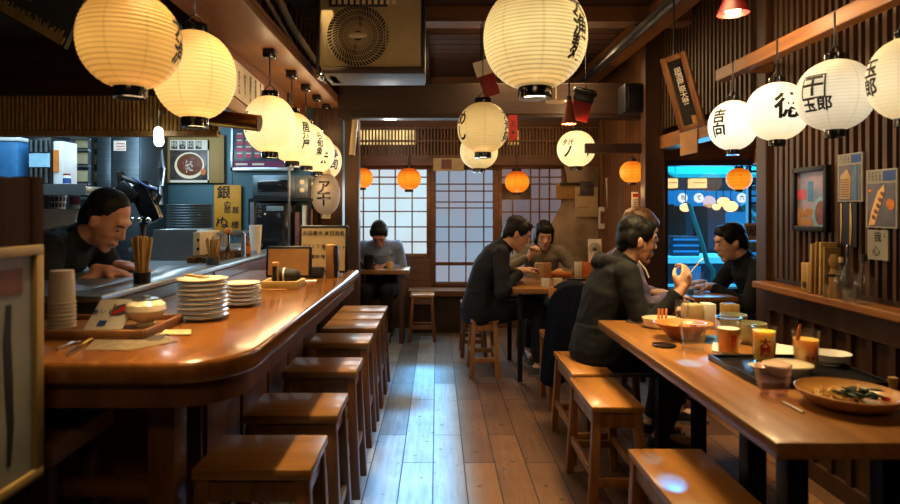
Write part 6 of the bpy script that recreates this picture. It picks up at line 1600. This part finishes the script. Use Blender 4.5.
# ---------------------------------------------------------------- the long table
c = V((ax(848,1.63), 1.63, TZ)); t = thing('wooden_bowl', 'wide shallow wooden bowl with noodles and dark greens, nearest on the long table', 'bowl', c)
rb = .128
mb = MB(); mb.lathe([(0,0),(rb*.52,0),(rb*.55,.004),(rb*.82,.018),(rb*.98,.040),(rb,.046),(rb*.97,.047),(rb*.90,.035),(rb*.70,.018),(0,.013)], c, 48); mb.build('bowl', wood('turned bowl wood', srgb(168,104,46), srgb(214,148,76), 'X', 8, .35, .2), t)
mb = MB(); rnd = random.Random(12)
for k in range(34):
    a = rnd.uniform(0, 6.28); q = rnd.uniform(0, .06); x, y = q*math.cos(a)-.02, q*math.sin(a)+.01
    pts = [c+V((x+.022*math.cos(a+j*1.1), y+.018*math.sin(a+j*1.1), .024+.008*math.sin(j*2+k)+.006*rnd.random())) for j in range(6)]
    mb.tube(pts, .0028, 6)
mb.build('noodles', K['noodle'], t)
mb = MB()
for k in range(20):
    a = rnd.uniform(0, 6.28); q = rnd.uniform(0, .042); p = c+V((.022+q*math.cos(a)*1.2, -.012+q*math.sin(a)*.8, .034+rnd.uniform(0,.018)))
    mb.ell(p, (rnd.uniform(.018,.03), rnd.uniform(.010,.016), .0035), Matrix.Rotation(rnd.uniform(0,3), 3, 'Z') @ Matrix.Rotation(rnd.uniform(-.7,.7), 3, 'X'), 12, 8)
mb.build('greens', K['green'], t)
mb = MB(); mb.tube([c+V((.005,-.03,.052)), c+V((.02,-.012,.062)), c+V((.035,.01,.058))], .0022, 6); mb.build('pale_stem', K['noodle'], t)
mb = MB(); mb.ell(c+V((.082,-.028,.030)), (.012,.010,.006)); mb.build('red_pickle', K['redprint'], t)
mb = MB(); mb.lathe([(0,.0185),(rb*.74,.0185)], c, 40); mb.build('broth', K['broth'], t)
def tumbler(label, c, r, h, foot, m, flutes=True, fill=None, fm=None, foam=0, name='tumbler', print_=None):
    t = thing(name, label, 'glass', c)
    mb = MB(); b = bmesh.new(); n = 36
    def rad(u, k): return (r*foot + (r-r*foot)*u)*(1 + (.035*math.cos(k*2*PI/n*9) if flutes and .05 < u < .8 else 0))
    prof = [0,.06,.2,.5,.78,.9,1]
    def outer(i, j): 
        u = prof[j]; k = i % n; q = rad(u, k); return V((c.x+q*math.cos(2*PI*k/n), c.y+q*math.sin(2*PI*k/n), c.z+.001+h*u))
    vs = [[b.verts.new(outer(i, j)) for i in range(n)] for j in range(len(prof))]
    iv = [[b.verts.new(V((c.x+(rad(u,0)*.96-.001)*math.cos(2*PI*k/n), c.y+(rad(u,0)*.96-.001)*math.sin(2*PI*k/n), c.z+.008+(h-.007)*u))) for k in range(n)] for u in (0,1)]
    for j in range(len(prof)-1):
        for i in range(n): b.faces.new((vs[j][i], vs[j][(i+1)%n], vs[j+1][(i+1)%n], vs[j+1][i]))
    for i in range(n):
        b.faces.new((vs[-1][i], vs[-1][(i+1)%n], iv[1][(i+1)%n], iv[1][i])); b.faces.new((iv[1][i], iv[1][(i+1)%n], iv[0][(i+1)%n], iv[0][i]))
    b.faces.new(iv[0]); b.faces.new(vs[0][::-1]); mb._add(b); mb.build('glass', m, t, angle=50)
    if fill:
        q = r*foot+(r-r*foot)*fill; mb = MB(); mb.lathe([(0,.0085),(r*foot*.955-.002,.0085),(q*.955-.002,h*fill),(0,h*fill)], c, 36); mb.build('drink', K[fm], t)
        if foam: q2 = r*foot+(r-r*foot)*(fill+foam); mb = MB(); mb.lathe([(0,h*fill+.0003),(q*.955-.002,h*fill+.0003),(q2*.955-.002,h*(fill+foam)),(0,h*(fill+foam)+.002)], c, 36); mb.build('foam', K['foam'], t)
    if print_:
        body, size, ang, z0 = print_; mb = MB()
        on_lantern(mb, body, size, c, r*.95, h, ang, z0, 1, .9, lambda z: (r*foot+(r-r*foot)*(z/h))*1.0); mb.build('red_print', K['redprint'], t)
    return t
tumbler('empty fluted clear tumbler with a pink base, nearest glass on the long table', V((ax(773,1.73), 1.73, TZ)), .049, .092, .72, K['glass_pink'])
tumbler('empty fluted clear tumbler near the wooden boat bowl', V((ax(693,2.29), 2.29, TZ)), .047, .105, .78, K['glass'])
tumbler('amber beer in a straight glass with faint red print', V((ax(728.5,2.24), 2.24, TZ)), .045, .135, .82, K['glass'], False, .68, 'beer', .02, 'beer_glass', ('春\n風', .022, -90, .055))
tumbler('cloudy yellow drink in a glass with a tall red print', V((ax(764,2.09), 2.09, TZ)), .041, .128, .84, K['glass'], False, .90, 'juice', 0, 'juice_glass', ('大\n関', .034, -112, .062))
jg = V((ax(806,1.96), 1.96, TZ+.012))
t = tumbler('cloudy orange iced drink with a yellow peel stick on its rim, on the black tray', jg, .042, .128, .80, K['glass'], False, .80, 'juice2', 0, 'juice_glass', ('花 鳥 風', .014, -90, .045))
mb = MB(); mb.tube([jg+V((-.034,-.01,.10)), jg+V((-.030,-.012,.135)), jg+V((-.026,-.012,.152))], [.006,.006,.003], 8); mb.build('peel_stick', K['orange'], t)
tr2 = thing('black_tray', 'black lacquer tray under the drinks on the long table', 'tray', (1.15, 1.98, TZ))
x0, x1, y0, y1 = .975, 1.362, 1.80, 2.14
mb = MB(); mb.bx(x0, x1, y0, y1, TZ+.0005, TZ+.010, .003)
for a in ((x0-.006,x1+.006,y0-.006,y0+.004),(x0-.006,x1+.006,y1-.004,y1+.006),(x0-.006,x0+.004,y0,y1),(x1-.004,x1+.006,y0,y1)): mb.bx(*a, TZ+.0005, TZ+.020, .002)
mb.build('tray', mat('black lacquer', (.012,.011,.012), .3), tr2)
jg2 = tr2
bpy.data.objects['juice_glass'].location.z += .0
tzz = TZ+.0105
c = V((ax(788,1.90), 1.90, tzz)); t = thing('lidded_dish', 'white oval dish with a pale lid on the black tray', 'dish', c)
mb = MB(); mb.lathe([(0,0),(.038,0),(.046,.006),(.060,.034),(.057,.034),(.040,.008),(0,.008)], c, 36, sx=1.25); mb.build('dish', K['porcelain_w'], t)
mb = MB(); mb.lathe([(.0615,.034),(.060,.038),(.045,.044),(0,.046)], c, 36, sx=1.25); mb.build('lid', K['porcelain'], t)
c = V((ax(764,1.94), 1.955, tzz)); cup('small_dish', 'small flat cream dish at the left of the black tray', 'dish', c, .040, .018, K['porcelain'], .6)
c = V((ax(832,2.03), 2.04, tzz)); t = thing('white_bowl', 'white round bowl at the right of the black tray', 'bowl', c)
mb = MB(); mb.lathe([(0,0),(.030,0),(.030,.005),(.050,.016),(.060,.040),(.0575,.040),(.046,.019),(0,.010)], c, 36, sx=1.1); mb.build('bowl', K['porcelain_w'], t)
c = V((ax(686,2.47), 2.50, TZ)); t = thing('boat_dish', 'wide orange brown wooden dish holding fried food in the middle of the long table', 'dish', c)
mb = MB(); mb.lathe([(0,.004),(.050,0),(.055,.006),(.085,.036),(.118,.062),(.122,.066),(.115,.064),(.080,.040),(.045,.014),(0,.012)], c, 40, sx=1, sy=.8); mb.build('dish', wood('boat dish wood', srgb(170,92,34), srgb(216,132,58), 'X', 7, .3, .3), t)
mb = MB(); rnd = random.Random(21)
for k in range(22): mb.ell(c+V((rnd.gauss(-.01,.035), rnd.gauss(0,.02), .040+rnd.uniform(0,.018))), (rnd.uniform(.012,.024), .010, .008), Matrix.Rotation(rnd.uniform(0,3),3,'Z'), 10, 8)
mb.build('fried_food', mat('fried batter', srgb(226,160,88), .7, c2=srgb(180,110,48), scale=30, bump=.6), t)
c = V((ax(664,2.36), 2.36, TZ)); mb = MB(); mb.lathe([(0,0),(.035,0),(.046,.006),(.045,.007),(.034,.003),(0,.003)], c, 30); o = mb.build('sauce_plate', K['blackgloss'], None, c); tag(o, 'small black sauce plate under the edge of the wooden dish', 'plate')
c = V((ax(661,2.74), 2.74, TZ)); t = thing('flat_bowl', 'wide flat cream bowl with bread sticks at the far end of the long table', 'bowl', c)
mb = MB(); mb.lathe([(0,0),(.060,0),(.070,.006),(.082,.044),(.079,.045),(.066,.010),(0,.008)], c, 40, sx=1.05, sy=.8); mb.build('bowl', K['porcelain'], t)
mb = MB()
for q in (-.015, 0, .018): mb.beam(c+V((q,-.01,.02)), c+V((q+.006,.0,.085)), .010, .008, .002)
mb.build('bread_stick', K['orange'], t)
c = V((ax(700,2.72), 2.72, TZ)); t = thing('napkin_box', 'tan and white napkin box in the middle of the long table', 'box', c)
mb = MB(); mb.bx(c.x-.075, c.x+.010, c.y-.025, c.y+.04, TZ, TZ+.110, .012); mb.build('tan_side', K['paper_old'], t)
mb = MB(); mb.bx(c.x+.012, c.x+.062, c.y-.028, c.y+.035, TZ, TZ+.112, .003); mb.build('white_side', K['paper'], t)
c = V((ax(725.5,2.84), 2.80, TZ)); t = thing('wooden_caddy', 'small wooden caddy behind the green cups on the long table', 'caddy', c)
mb = MB(); mb.bx(c.x-.034, c.x+.034, c.y-.03, c.y+.03, TZ, TZ+.098, .004); mb.build('box', W['light_z'], t)
mb = MB(); mb.bx(c.x-.028, c.x+.028, c.y-.024, c.y+.024, TZ+.097, TZ+.0995); mb.build('opening', K['photo_dark'], t)
for px, r, h, lab, Y in ((733.5, .052, .098, 'pale green tea bowl in the middle of the long table', 2.52), (752, .054, .085, 'wide pale green tea bowl right of the beer glass', 2.40)):
    c = V((ax(px,Y), Y, TZ)); t = thing('tea_bowl', lab, 'bowl', c)
    mb = MB(); mb.lathe([(0,0),(r*.5,0),(r*.5,.005),(r*.8,.018),(r*.97,h*.5),(r,h),(r*.95,h),(r*.9,h*.5),(r*.7,.022),(0,.012)], c, 36); mb.build('bowl', K['celadon'], t)
c = V((ax(682,2.66), 2.66, TZ)); t = cup('water_glass', 'tall clear water glass at the elbow of the man in the hoodie', 'glass', c, .030, .135, K['glass'], .85)
mb = MB(); mb.cyl((*V((ax(783,1.66),1.66)), TZ+.004), (ax(803,1.575), 1.575, TZ+.004), .0035, seg=8); o = mb.build('straw_stick', K['paper']); tag(o, 'white stick lying beside the nearest tumbler', 'stick')
sheet('paper_menu', 'white paper with small marks beyond the drinks on the long table', 'paper', [tuple(onz(772,366)[:2]), tuple(onz(800,366)[:2]), tuple(onz(797,347)[:2]), tuple(onz(777,344)[:2])], TZ+.0006, K['paper'])
sheet('paper_napkin', 'crumpled paper napkin beside the beer glass', 'napkin', [tuple(onz(712,352)[:2]), tuple(onz(722,354)[:2]), tuple(onz(720,345)[:2]), tuple(onz(713,344)[:2])], TZ+.0006, K['paper'], .006)
sheet('blue_coaster', 'pale blue coaster right of the wooden dish', 'coaster', [tuple(onz(704,343)[:2]), tuple(onz(718,345)[:2]), tuple(onz(717,336)[:2]), tuple(onz(707,335)[:2])], TZ+.0006, K['bluebox'])
sheet('side_tray', 'flat brown tray under the pale green tea bowls', 'tray', [tuple(onz(722,341)[:2]), tuple(onz(764,347)[:2]), tuple(onz(770,339)[:2]), tuple(onz(728,331)[:2])], TZ+.0002, K['kraft'], .0006)
for k, (a, b) in enumerate((((626,322),(641,325)), ((628,320.5),(643,323.5)))):
    p, q = onz(*a), onz(*b); mb = MB(); mb.cyl(p+V((0,0,.005)), q+V((0,0,.005)), .004, .0025, 8); o = mb.build('chopstick', K['photo_dark'], None); tag(o, 'dark chopstick lying at the far left corner of the long table', 'chopstick', 'dark chopsticks on the long table')
c = V((1.245, 1.60, TZ)); mb = MB(); c = V((ax(893,1.68), 1.68, TZ)); t = thing('wooden_pin', 'small turned wooden stand at the right edge behind the wide bowl', 'stand', c)
mb.lathe([(0,0),(.030,0),(.030,.008),(.010,.016),(.009,.045),(.013,.056),(.012,.066),(0,.070)], c, 20); mb.build('stand', W['light_z'], t)
# ---------------------------------------------------------------- people
def armp(w, **k): d = dict(w=w); d.update(k); return d
# cook
ph, inf = person('balding cook in a black t-shirt bent over his work behind the counter', (-1.90, 2.70), 0, (.68, 30, 24), (34, 2),
    {1: armp((-1.40, 2.52, .945), pole=(-.3,-.6,-.8), n=(0,0,-1), side=-1, d=(.9,.1,-.15)), -1: armp((-1.42, 2.72, .945), pole=(-.3,.8,-.6), n=(0,0,-1), side=1, d=(.9,-.2,-.1))},
    {1: dict(a=(-1.90,2.60,.09), pole=(1,0,.2)), -1: dict(a=(-1.92,2.82,.09), pole=(1,0,.2))},
    dict(top='tee', trousers='trousers', sleeve=.4, top_name='t_shirt'), dict(style='receding', m='hair', locks=0), skin='skin2', sc=1.06)
# man in the blue shirt
person('man in a grey blue shirt reading with his head bowed below the bright paper screen', (-.53, 5.78), -90, (.46, 16, 18), (46, 0),
    {1: armp((-.60, 5.56, .69), pole=(-.15,.3,-.9), side=-1, d=(.5,-.8,0)), -1: armp((-.46, 5.55, .69), pole=(.15,.3,-.9), side=1, d=(-.5,-.8,0))},
    {1: dict(a=(-.68,5.46,.09)), -1: dict(a=(-.46,5.46,.09))},
    dict(top='shirt_blue', trousers='trousers', sleeve=.9, top_name='shirt'), dict(style='short', m='hair', locks=0), skin='skin2', sc=1.0)
# man in black at the back table
person('man in a black jacket hunched over his bowl at the back table', (.31, 4.44), 0, (.48, 14, 24), (26, 0),
    {1: armp((.60, 4.32, .76), pole=(-.2,-.5,-.8), n=(0,0,-1), side=-1, d=(.7,.3,.15)), -1: armp((.62, 4.48, .75), pole=(0,.6,-.6), n=(0,0,-1), side=1, d=(.7,-.3,.1))},
    {1: dict(a=(.74,4.34,.09)), -1: dict(a=(.80,4.52,.09))},
    dict(top='jacket_black', trousers='trousers', sleeve=.92, shoe='shoe'), dict(style='short', m='hair', locks=0), sc=1.03, vox=.0075)
# woman facing the camera
person('woman in a grey green sweater eating on the far side of the back table', (.89, 5.20), -90, (.46, 12, 16), (20, 0),
    {1: armp((.76, 4.92, .82), pole=(-.9,.2,-.5), n=(0,-1,.2), side=1, d=(.35,-.1,.6), curl=(.9,1.1,.8)), -1: armp((1.0, 4.90, .70), pole=(.9,.2,-.5), side=1, d=(-.5,-.8,0))},
    {1: dict(a=(.74,4.82,.09)), -1: dict(a=(.94,4.82,.09))},
    dict(top='sweater', trousers='trousers', sleeve=.92, top_name='sweater'), dict(style='bob', m='hair', locks=0), sc=.95)
# man in the hoodie (main figure)
ph, hi = person('man in a charcoal hoodie eating at the far end of the long table', (.825, 3.11), 0, (.48, 9, 22), (8, -4),
    {1: armp((1.15, 2.84, .82), pole=(.1,-.25,-1), n=(-.35,.9,-.1), side=1, d=(.45,.15,.80), curl=(.55,.9,.7), thumb=.7), -1: armp((1.16, 3.02, .70), pole=(0,.7,-.6), n=(0,0,-1), side=1, d=(.8,-.2,0))},
    {1: dict(a=(1.12,3.0,.09)), -1: dict(a=(1.15,3.2,.09))},
    dict(top='hoodie', trousers='trousers', sleeve=.93, top_name='hoodie'), dict(style='short', m='hair', locks=0), sc=1.0, vox=.006, hood=True)
f0 = hi['base'] + hi['nk']
mb = MB()
for q in (.020, .052): mb.tube([f0+hi['Fw']*(.050+q*.2)-V((0,.066-q*.5,0))+V((0,0,.0)), f0+hi['Fw']*(.085+q*.2)-V((0,.070-q*.5,0))-V((0,0,.045)), f0+hi['Fw']*(.10+q*.2)-V((0,.072-q*.5,0))-V((0,0,.085))], .0035, 8)
mb.build('drawstring', K['paper'], ph)
mb = MB(); mb.tube([(1.125,2.76,.93), (1.165,2.765,.985)], [.006,.004], 8); mb.bx(1.10,1.10,2.7,2.7,0,0) if False else None
mb = MB(); mb.beam((1.185, 2.835, .89), (1.25, 2.82, .975), .010, .005, .001); o = mb.build('spoon', K['porcelain_w']); tag(o, 'spoon held up in the hand of the man in the charcoal hoodie', 'spoon')
# person behind him
person('light haired person in a patchwork shirt almost hidden behind the man in the hoodie', (1.0, 3.60), -8, (.50, 12, 16), (12, 0),
    {1: armp((1.34, 3.44, .70), pole=(0,-.6,-.8), side=-1, d=(.8,.1,0)), -1: armp((1.34, 3.62, .70), pole=(0,.6,-.8), side=1, d=(.8,-.1,0))},
    {1: dict(a=(1.36,3.40,.09)), -1: dict(a=(1.36,3.60,.09))},
    dict(top='plaid', trousers='trousers', sleeve=.92, top_name='shirt'), dict(style='mop', m='hair_brown', locks=0), sc=1.0)
# man by the window
person('person in black facing left beside the blue window', (2.23, 4.02), 180, (.42, 17, 16), (14, 6),
    {1: armp((1.80, 4.10, .70), pole=(0,.6,-.8), side=-1, d=(-.8,-.1,0)), -1: armp((1.78, 3.92, .70), pole=(0,-.6,-.8), side=1, d=(-.8,.1,0))},
    {1: dict(a=(1.80,4.10,.09)), -1: dict(a=(1.80,3.94,.09))},
    dict(top='tee', trousers='trousers', sleeve=.92), dict(style='short', m='hair', locks=0), sc=1.03)
# ---------------------------------------------------------------- the window and the street behind it
o = win(4, 'wide window with dark bars looking out on the blue lit street', ((wx0+wx1)/2, YW, wz0))
mb = MB(); mb.bx(wx0, wx1, YW+.05, YW+.056, wz0, wz1); mb.build('pane', K['pane'], o, smooth=False)
mb = MB(); mb.bx(wx0, wx1, YW-.02, YW+.1, wz0-.03, wz0+.012, .004); mb.bx(wx0, wx1, YW-.01, YW+.1, wz1-.02, wz1+.02); mb.bx(wx0-.005, wx0+.015, YW, YW+.1, wz0, wz1); mb.build('frame', W['dark'], o)
xb = ax(752, YW)
mb = MB(); mb.bx(xb-.012, xb+.012, YW+.03, YW+.07, wz0, wz1)
for py in (171, 184, 196, 203): mb.bx(xb, wx1, YW+.035, YW+.065, az(py,YW)-.008, az(py,YW)+.008)
mb.build('bars', K['black'], o)
t = thing('wall_lamp', 'small brass wall lamp at the upper right of the window', 'lamp', at(757, 165, 4.5))
c = at(757, 164, 4.5); mb = MB(); mb.lathe([(.022,0),(.027,.0),(.027,.11),(.022,.11)], c, 20); mb.bx(c.x-.01, c.x+.01, c.y+.02, YW, c.z+.04, c.z+.06); mb.build('shade', K['brass'], t)
mb = MB(); mb.ell(c+V((0,0,.10)), (.018,.018,.014)); mb.build('bulb', emit('brass lamp glow', (1,.75,.4), 8), t)
# small lettered card on the sill
t = thing('sill_card', 'tan card with a brush character standing on the window sill', 'card', at(755, 240, 4.52))
f = Flat(at(744.5, 240, 4.52), UX, V((.06,.1,1))); mb = MB(); f.rect(mb, 0, 0, .122, .128, -.006, 0); mb.build('card', K['kraft'], t)
mb = MB(); f.text(mb, '蔵', .066, .06, .085, .001); f.rect(mb, .015, .02, .024, .10, 0, .001); mb.build('lettering', K['ink'], t)
mb = MB(); mb.bx(ax(742,4.5), wx1+.1, 4.45, YW, az(252,4.5), az(241,4.5), .02); ob = mb.build('sill_cushion', mat('grey blue cushion', srgb(100,124,140), .8)); tag(ob, 'grey blue padded ledge on the window sill', 'ledge')
# street
YS = 7.6
m = MB(); m.bx(1.8, 7, 4.75, 12, -.1, 0); struct('street', m, mat('wet street', srgb(30,50,60), .3))
BL = mat('glowing blue shop front', srgb(24,110,160), .5, emis=srgb(16,120,190), es=1.0)  # blue street light put into the front's colour as a glow
DB = mat('dark blue shop front', srgb(14,42,66), .5, emis=srgb(14,70,104), es=.45)  # dimmer blue light put in as a glow
CY_ = mat('cyan awning cloth', srgb(30,150,170), .6, emis=srgb(24,180,205), es=.9)  # cyan light on the cloth put in as its own glow
LB = mat('pale blue shop counter', srgb(120,190,214), .5, emis=srgb(70,185,230), es=1.0)  # bright street light put into the counter as a glow
sf = thing('shop_building', 'blue lit shop front across the street behind the window', 'shop', (3.5, YS+.3, 0))
mb = MB(); mb.bx(1.9, 6.5, YS+.2, YS+.4, 0, 3.2); mb.build('wall', DB, sf)
def opx(px): return ax(px, YS)
def opz(py): return az(py, YS)
mb = MB(); mb.bx(opx(640), opx(800), YS+.14, YS+.20, opz(191), opz(176)); mb.build('signband', mat('dark boarding', srgb(52,60,84), .6, emis=srgb(30,44,70), es=.18, c2=srgb(84,74,84), scale=9, stretch=(9,1,.3)), sf)  # faint street light put into the boarding as a glow
mb = MB(); mb.bx(opx(640), opx(800), YS+.10, YS+.14, opz(204), opz(190.5)); mb.build('blue_frieze', BL, sf)
mb = MB(); mb.bx(opx(668), opx(690), YS+.12, YS+.2, opz(290), opz(205)); mb.bx(opx(700), opx(712), YS+.12, YS+.2, opz(290), opz(205)); mb.build('door', mat('near black doorway', (.006,.009,.012), .6), sf)
mb = MB(); mb.bx(opx(712), opx(730), YS+.12, YS+.2, opz(250), opz(205)); mb.build('shutter', mat('mauve shutter', srgb(84,78,104), .6, emis=srgb(60,60,90), es=.25, stretch=(14,1,1)), sf)  # street light on the shutter put in as a glow
mb = MB(); mb.bx(opx(732), opx(775), YS+.12, YS+.2, opz(270), opz(212)); mb.build('lit_panel', BL, sf)
aw = thing('shop_awning', 'cyan awning with struts over the shop across the street', 'awning', (3.4, YS-.3, 1.5))
mb = MB(); mb.box(((opx(650)+opx(800))/2, YS-.35, opz(170)), (opx(800)-opx(650), .9, .03), .004, Matrix.Rotation(math.radians(16), 3, 'X')); mb.bx(opx(650), opx(800), YS-.82, YS-.79, opz(178), opz(168)); mb.build('cloth', CY_, aw)
mb = MB()
for px in (682, 708, 742, 770): mb.tube([V((opx(px)-.18, YS-.80, opz(166))), V((opx(px)+.04, YS-.78, opz(177)))], .022, 8); mb.tube([V((opx(px)+.2, YS-.80, opz(166))), V((opx(px)+.05, YS-.78, opz(176)))], .016, 8)
mb.build('strut', mat('pale strut', srgb(190,230,236), .5, emis=srgb(140,220,235), es=.8), aw)  # light on the struts put in as their own glow
WGL = emit('warm street sign glow', (1,.66,.28), 1.5)
for px0, px1, lab in ((666, 677.5, 'small lit orange box sign across the street, left one'), (691, 706.5, 'small lit orange box sign across the street, right one')):
    t = thing('box_sign', lab, 'sign', (opx((px0+px1)/2), YS, opz(189)))
    mb = MB(); mb.bx(opx(px0), opx(px1), YS-.02, YS+.10, opz(188), opz(178.5), .006); mb.build('box', WGL, t)
    mb = MB(); mb.bx(opx(px0)+.02, opx(px1)-.02, YS-.026, YS-.02, opz(183), opz(182.4)); mb.build('rule', K['orange'], t)
for i, px in enumerate((682, 698, 741)):
    t = thing('shop_curtain', 'blue shop curtain with a white round crest across the street, %s' % ['leftmost','middle','rightmost'][i], 'curtain', (opx(px), YS, opz(206)), 'shop curtains across the street')
    mb = MB(); mb.grid(lambda u, v: V((opx(px-7)+u*(opx(px+7)-opx(px-7)), YS+.02+.015*math.sin(u*16), opz(206)+v*(opz(190)-opz(206)))), 20, 6); mb.build('cloth', BL, t)
    mb = MB(); f = Flat((opx(px), YS-.02, opz(198)), UX, UZ); f.disc(mb, 0, 0, .062, .062, 0, .004); mb.build('crest', emit('white crest', (.85,.95,1), 1.2), t)  # crest is no lamp, its brightness is put in as a glow
    mb = MB(); f.text(mb, ['ろ','て','六'][i], 0, 0, .07, .006); mb.build('lettering', K['blue'], t)
GL = emit('street lantern glow', (1,.62,.26), 1.9, c2=(1,.75,.4))
for i, (px, py, r, lab) in enumerate(((681.5,207.5,.068,'small glowing street lantern hanging alone left of the others across the street'), (712,207,.05,'leftmost lantern of the glowing street cluster'), (719,202,.075,'topmost lantern of the glowing street cluster'), (726,206.5,.085,'largest lantern of the glowing street cluster'))):
    c = V((opx(px), YS-.12, opz(py))); t = thing('street_lantern', lab, 'lantern', c, 'glowing street lanterns')
    mb = MB(); mb.ell(c, (r, r, r*.8)); mb.build('shade', GL, t)
    mb = MB(); mb.cyl(c+V((0,0,r*.78)), c+V((0,0,r*.95)), r*.4, seg=14); mb.cyl(c+V((0,0,r*.9)), c+V((0,0,.35)), .005, seg=6); mb.build('cap', K['black'], t)
pc_ = thing('street_counter', 'pale blue counter standing in the street behind the window', 'counter', (opx(712), 6.3, 0))
def q(px): return ax(px, 6.2)
mb = MB(); mb.bx(q(668), q(735), 6.2, 6.7, .0, az(262,6.2)); mb.build('body', DB, pc_)
mb = MB(); mb.bx(q(665), q(738), 6.15, 6.75, az(263,6.2), az(257,6.2)); mb.build('top', LB, pc_)
mb = MB(); mb.bx(q(676), q(700), 6.18, 6.2, az(284,6.2), az(266,6.2)); mb.build('panel', BL, pc_)
mb = MB(); mb.bx(q(664), q(742), 6.16, 6.2, .0, az(284,6.2)); mb.build('kick', LB, pc_)
cr = thing('street_crate', 'blue crate stack on the street counter', 'crate', (q(690), 6.45, az(257,6.2)))
mb = MB(); mb.bx(q(676), q(704), 6.3, 6.6, az(256.8,6.2), az(237,6.2), .01); mb.build('crate', DB, cr)
mb = MB()
for py in (253, 247, 241): mb.bx(q(677), q(703), 6.292, 6.30, az(py,6.2), az(py,6.2)+.02)
mb.build('slat', BL, cr)
mb = MB(); mb.tube([at(689,203,5.6), at(695,222,5.6), at(703,246,5.6), at(707,262,5.6), at(713,270,5.6), V((ax(714,5.6), 5.6, 0))], .021, 10); ob = mb.build('street_pole', mat('glowing teal post', srgb(40,150,170), .4, emis=srgb(20,130,150), es=.3)); tag(ob, 'bent teal pole standing in the street behind the window', 'pole')  # light on the pole put into its colour as a glow
mb = MB(); mb.tube([at(743,204,5.8), at(752,216,5.8), at(764,228,5.8), at(768,240,5.8), V((ax(768,5.8),5.8,0))], .03, 10); ob = mb.build('street_pole', mat('glowing teal post', srgb(40,150,170), .4, emis=srgb(20,130,150), es=.3)); tag(ob, 'slanting teal pole at the right side of the window view', 'pole')  # same glow put in for the light on this pole
spot('street_light', (3.6, 6.0, 2.6), 240, (.10,.62,1.0), kind='AREA', size=(3.0,1.2), aim=(3.4, 7.4, .8))
# ---------------------------------------------------------------- light
spot('window_spill', (2.45, 4.72, 1.25), 20, (.12,.55,1.0), kind='AREA', size=(1.0,.6), aim=(1.3, 2.2, .3))
# cool evening daylight falling in through the paper screens
spot('screen_light', (bxx(420), YB-.12, 1.1), 14, (.62,.86,1.0), kind='AREA', size=(1.2,.8), aim=(.0, 3.2, 0))
# added lamps without fixtures: a cool strip for the walkway, fills for the rest
al = spot('aisle_fill', (-.09, 3.1, 2.03), 30, (.10,.46,1.0), kind='AREA', size=(.36,3.0), aim=(-.09, 3.1, 0)); al.data.spread = math.radians(9)  # unseen lamp added to tint the walkway floor blue
spot('table_fill', (1.0, 2.6, 2.38), 19, (1,.75,.39), kind='AREA', size=(.4,.9), aim=(1.0, 2.6, 0)).data.spread = math.radians(90)  # added overhead fill, does the work of the right lanterns on the table
cl_ = spot('counter_fill', (-.66, 2.7, 2.40), 17, (1,.75,.39), kind='AREA', size=(.07,3.0), aim=(-.66, 2.7, 0)); cl_.data.spread = math.radians(40)  # added fill for the countertop and the outer ends of the stools
spot('back_fill', (.8, 4.75, 2.38), 16, (1,.70,.38), kind='AREA', size=(.9,.5), aim=(.8, 4.6, 0))  # added fill that brightens the back of the room
spot('kitchen_fill', (-2.0, 3.6, 2.3), 26, (.55,.80,1.0), kind='AREA', size=(1.2,.9), aim=(-1.9, 3.6, 0))  # added cool fill over the kitchen
spot('hatch_fill', (-2.2, 3.22, 1.95), 12, (.60,.86,1.0), kind='AREA', size=(1.6,.1), aim=(-2.3, 3.9, 1.0))  # added fill behind the valance, lifts the dark kitchen left
spot('cyan_spot', (1.2, 3.6, 2.33), 520, (.0,.45,1.0), kind='SPOT', radius=.01, angle=2.2, blend=.35, aim=(.885, 2.10, .665))  # added unseen spot, stands in for the window's reflection on the table
spot('cyan_spot', (1.2, 3.6, 2.33), 420, (.0,.38,1.0), kind='SPOT', radius=.01, angle=1.5, blend=.35, aim=(.665, 1.86, .43))  # added unseen spot for a blue patch on the near stool
spot('cyan_spot', (1.2, 3.6, 2.33), 420, (.0,.38,1.0), kind='SPOT', radius=.01, angle=1.8, blend=.35, aim=(.665, 1.70, .43))  # second added spot for the blue on the near stool
spot('wall_warm_fill', (1.25, 2.3, 2.42), 7, (1,.70,.34), kind='AREA', size=(.1,1.6), aim=(1.7, 2.3, 1.2))  # added fill that warms the slatted right wall
spot('foreground_fill', (-.2, -.6, 2.35), 9, (1,.70,.38), kind='AREA', size=(1.2,.3), aim=(-.3, 1.6, .2))  # added fill behind the camera, lifts the dark foreground
spot('nook_fill', (-.40, 5.15, 1.90), 7, (.95,.92,.88), .05)  # added fill on the man in the blue shirt, no lamp hangs there
w = bpy.data.worlds.new('dark street'); S.world = w; w.use_nodes = True
w.node_tree.nodes['Background'].inputs[0].default_value = (.02,.05,.09,1); w.node_tree.nodes['Background'].inputs[1].default_value = .4
# ---------------------------------------------------------------- camera
cam = bpy.data.cameras.new('camera'); co = bpy.data.objects.new('camera', cam); COL.objects.link(co)
co.location = (0, 0, H); co.rotation_euler = (PI/2, 0, 0)
cam.sensor_width = 36; cam.lens = 36*F/900; cam.shift_x = (450-CX)/900; cam.shift_y = -(252-CY)/900
cam.clip_start = .05
cam.dof.use_dof = True; cam.dof.focus_distance = 3.6; cam.dof.aperture_fstop = 2.6
S.camera = co
S.view_settings.view_transform = 'Standard'
try: S.view_settings.look = 'None'
except Exception: pass
S.view_settings.exposure = .10; S.view_settings.gamma = .90
S.cycles.use_denoising = True
S.cycles.max_bounces = 6; S.cycles.diffuse_bounces = 3; S.cycles.glossy_bounces = 3; S.cycles.transmission_bounces = 6; S.cycles.transparent_max_bounces = 12
S.cycles.sample_clamp_indirect = 4
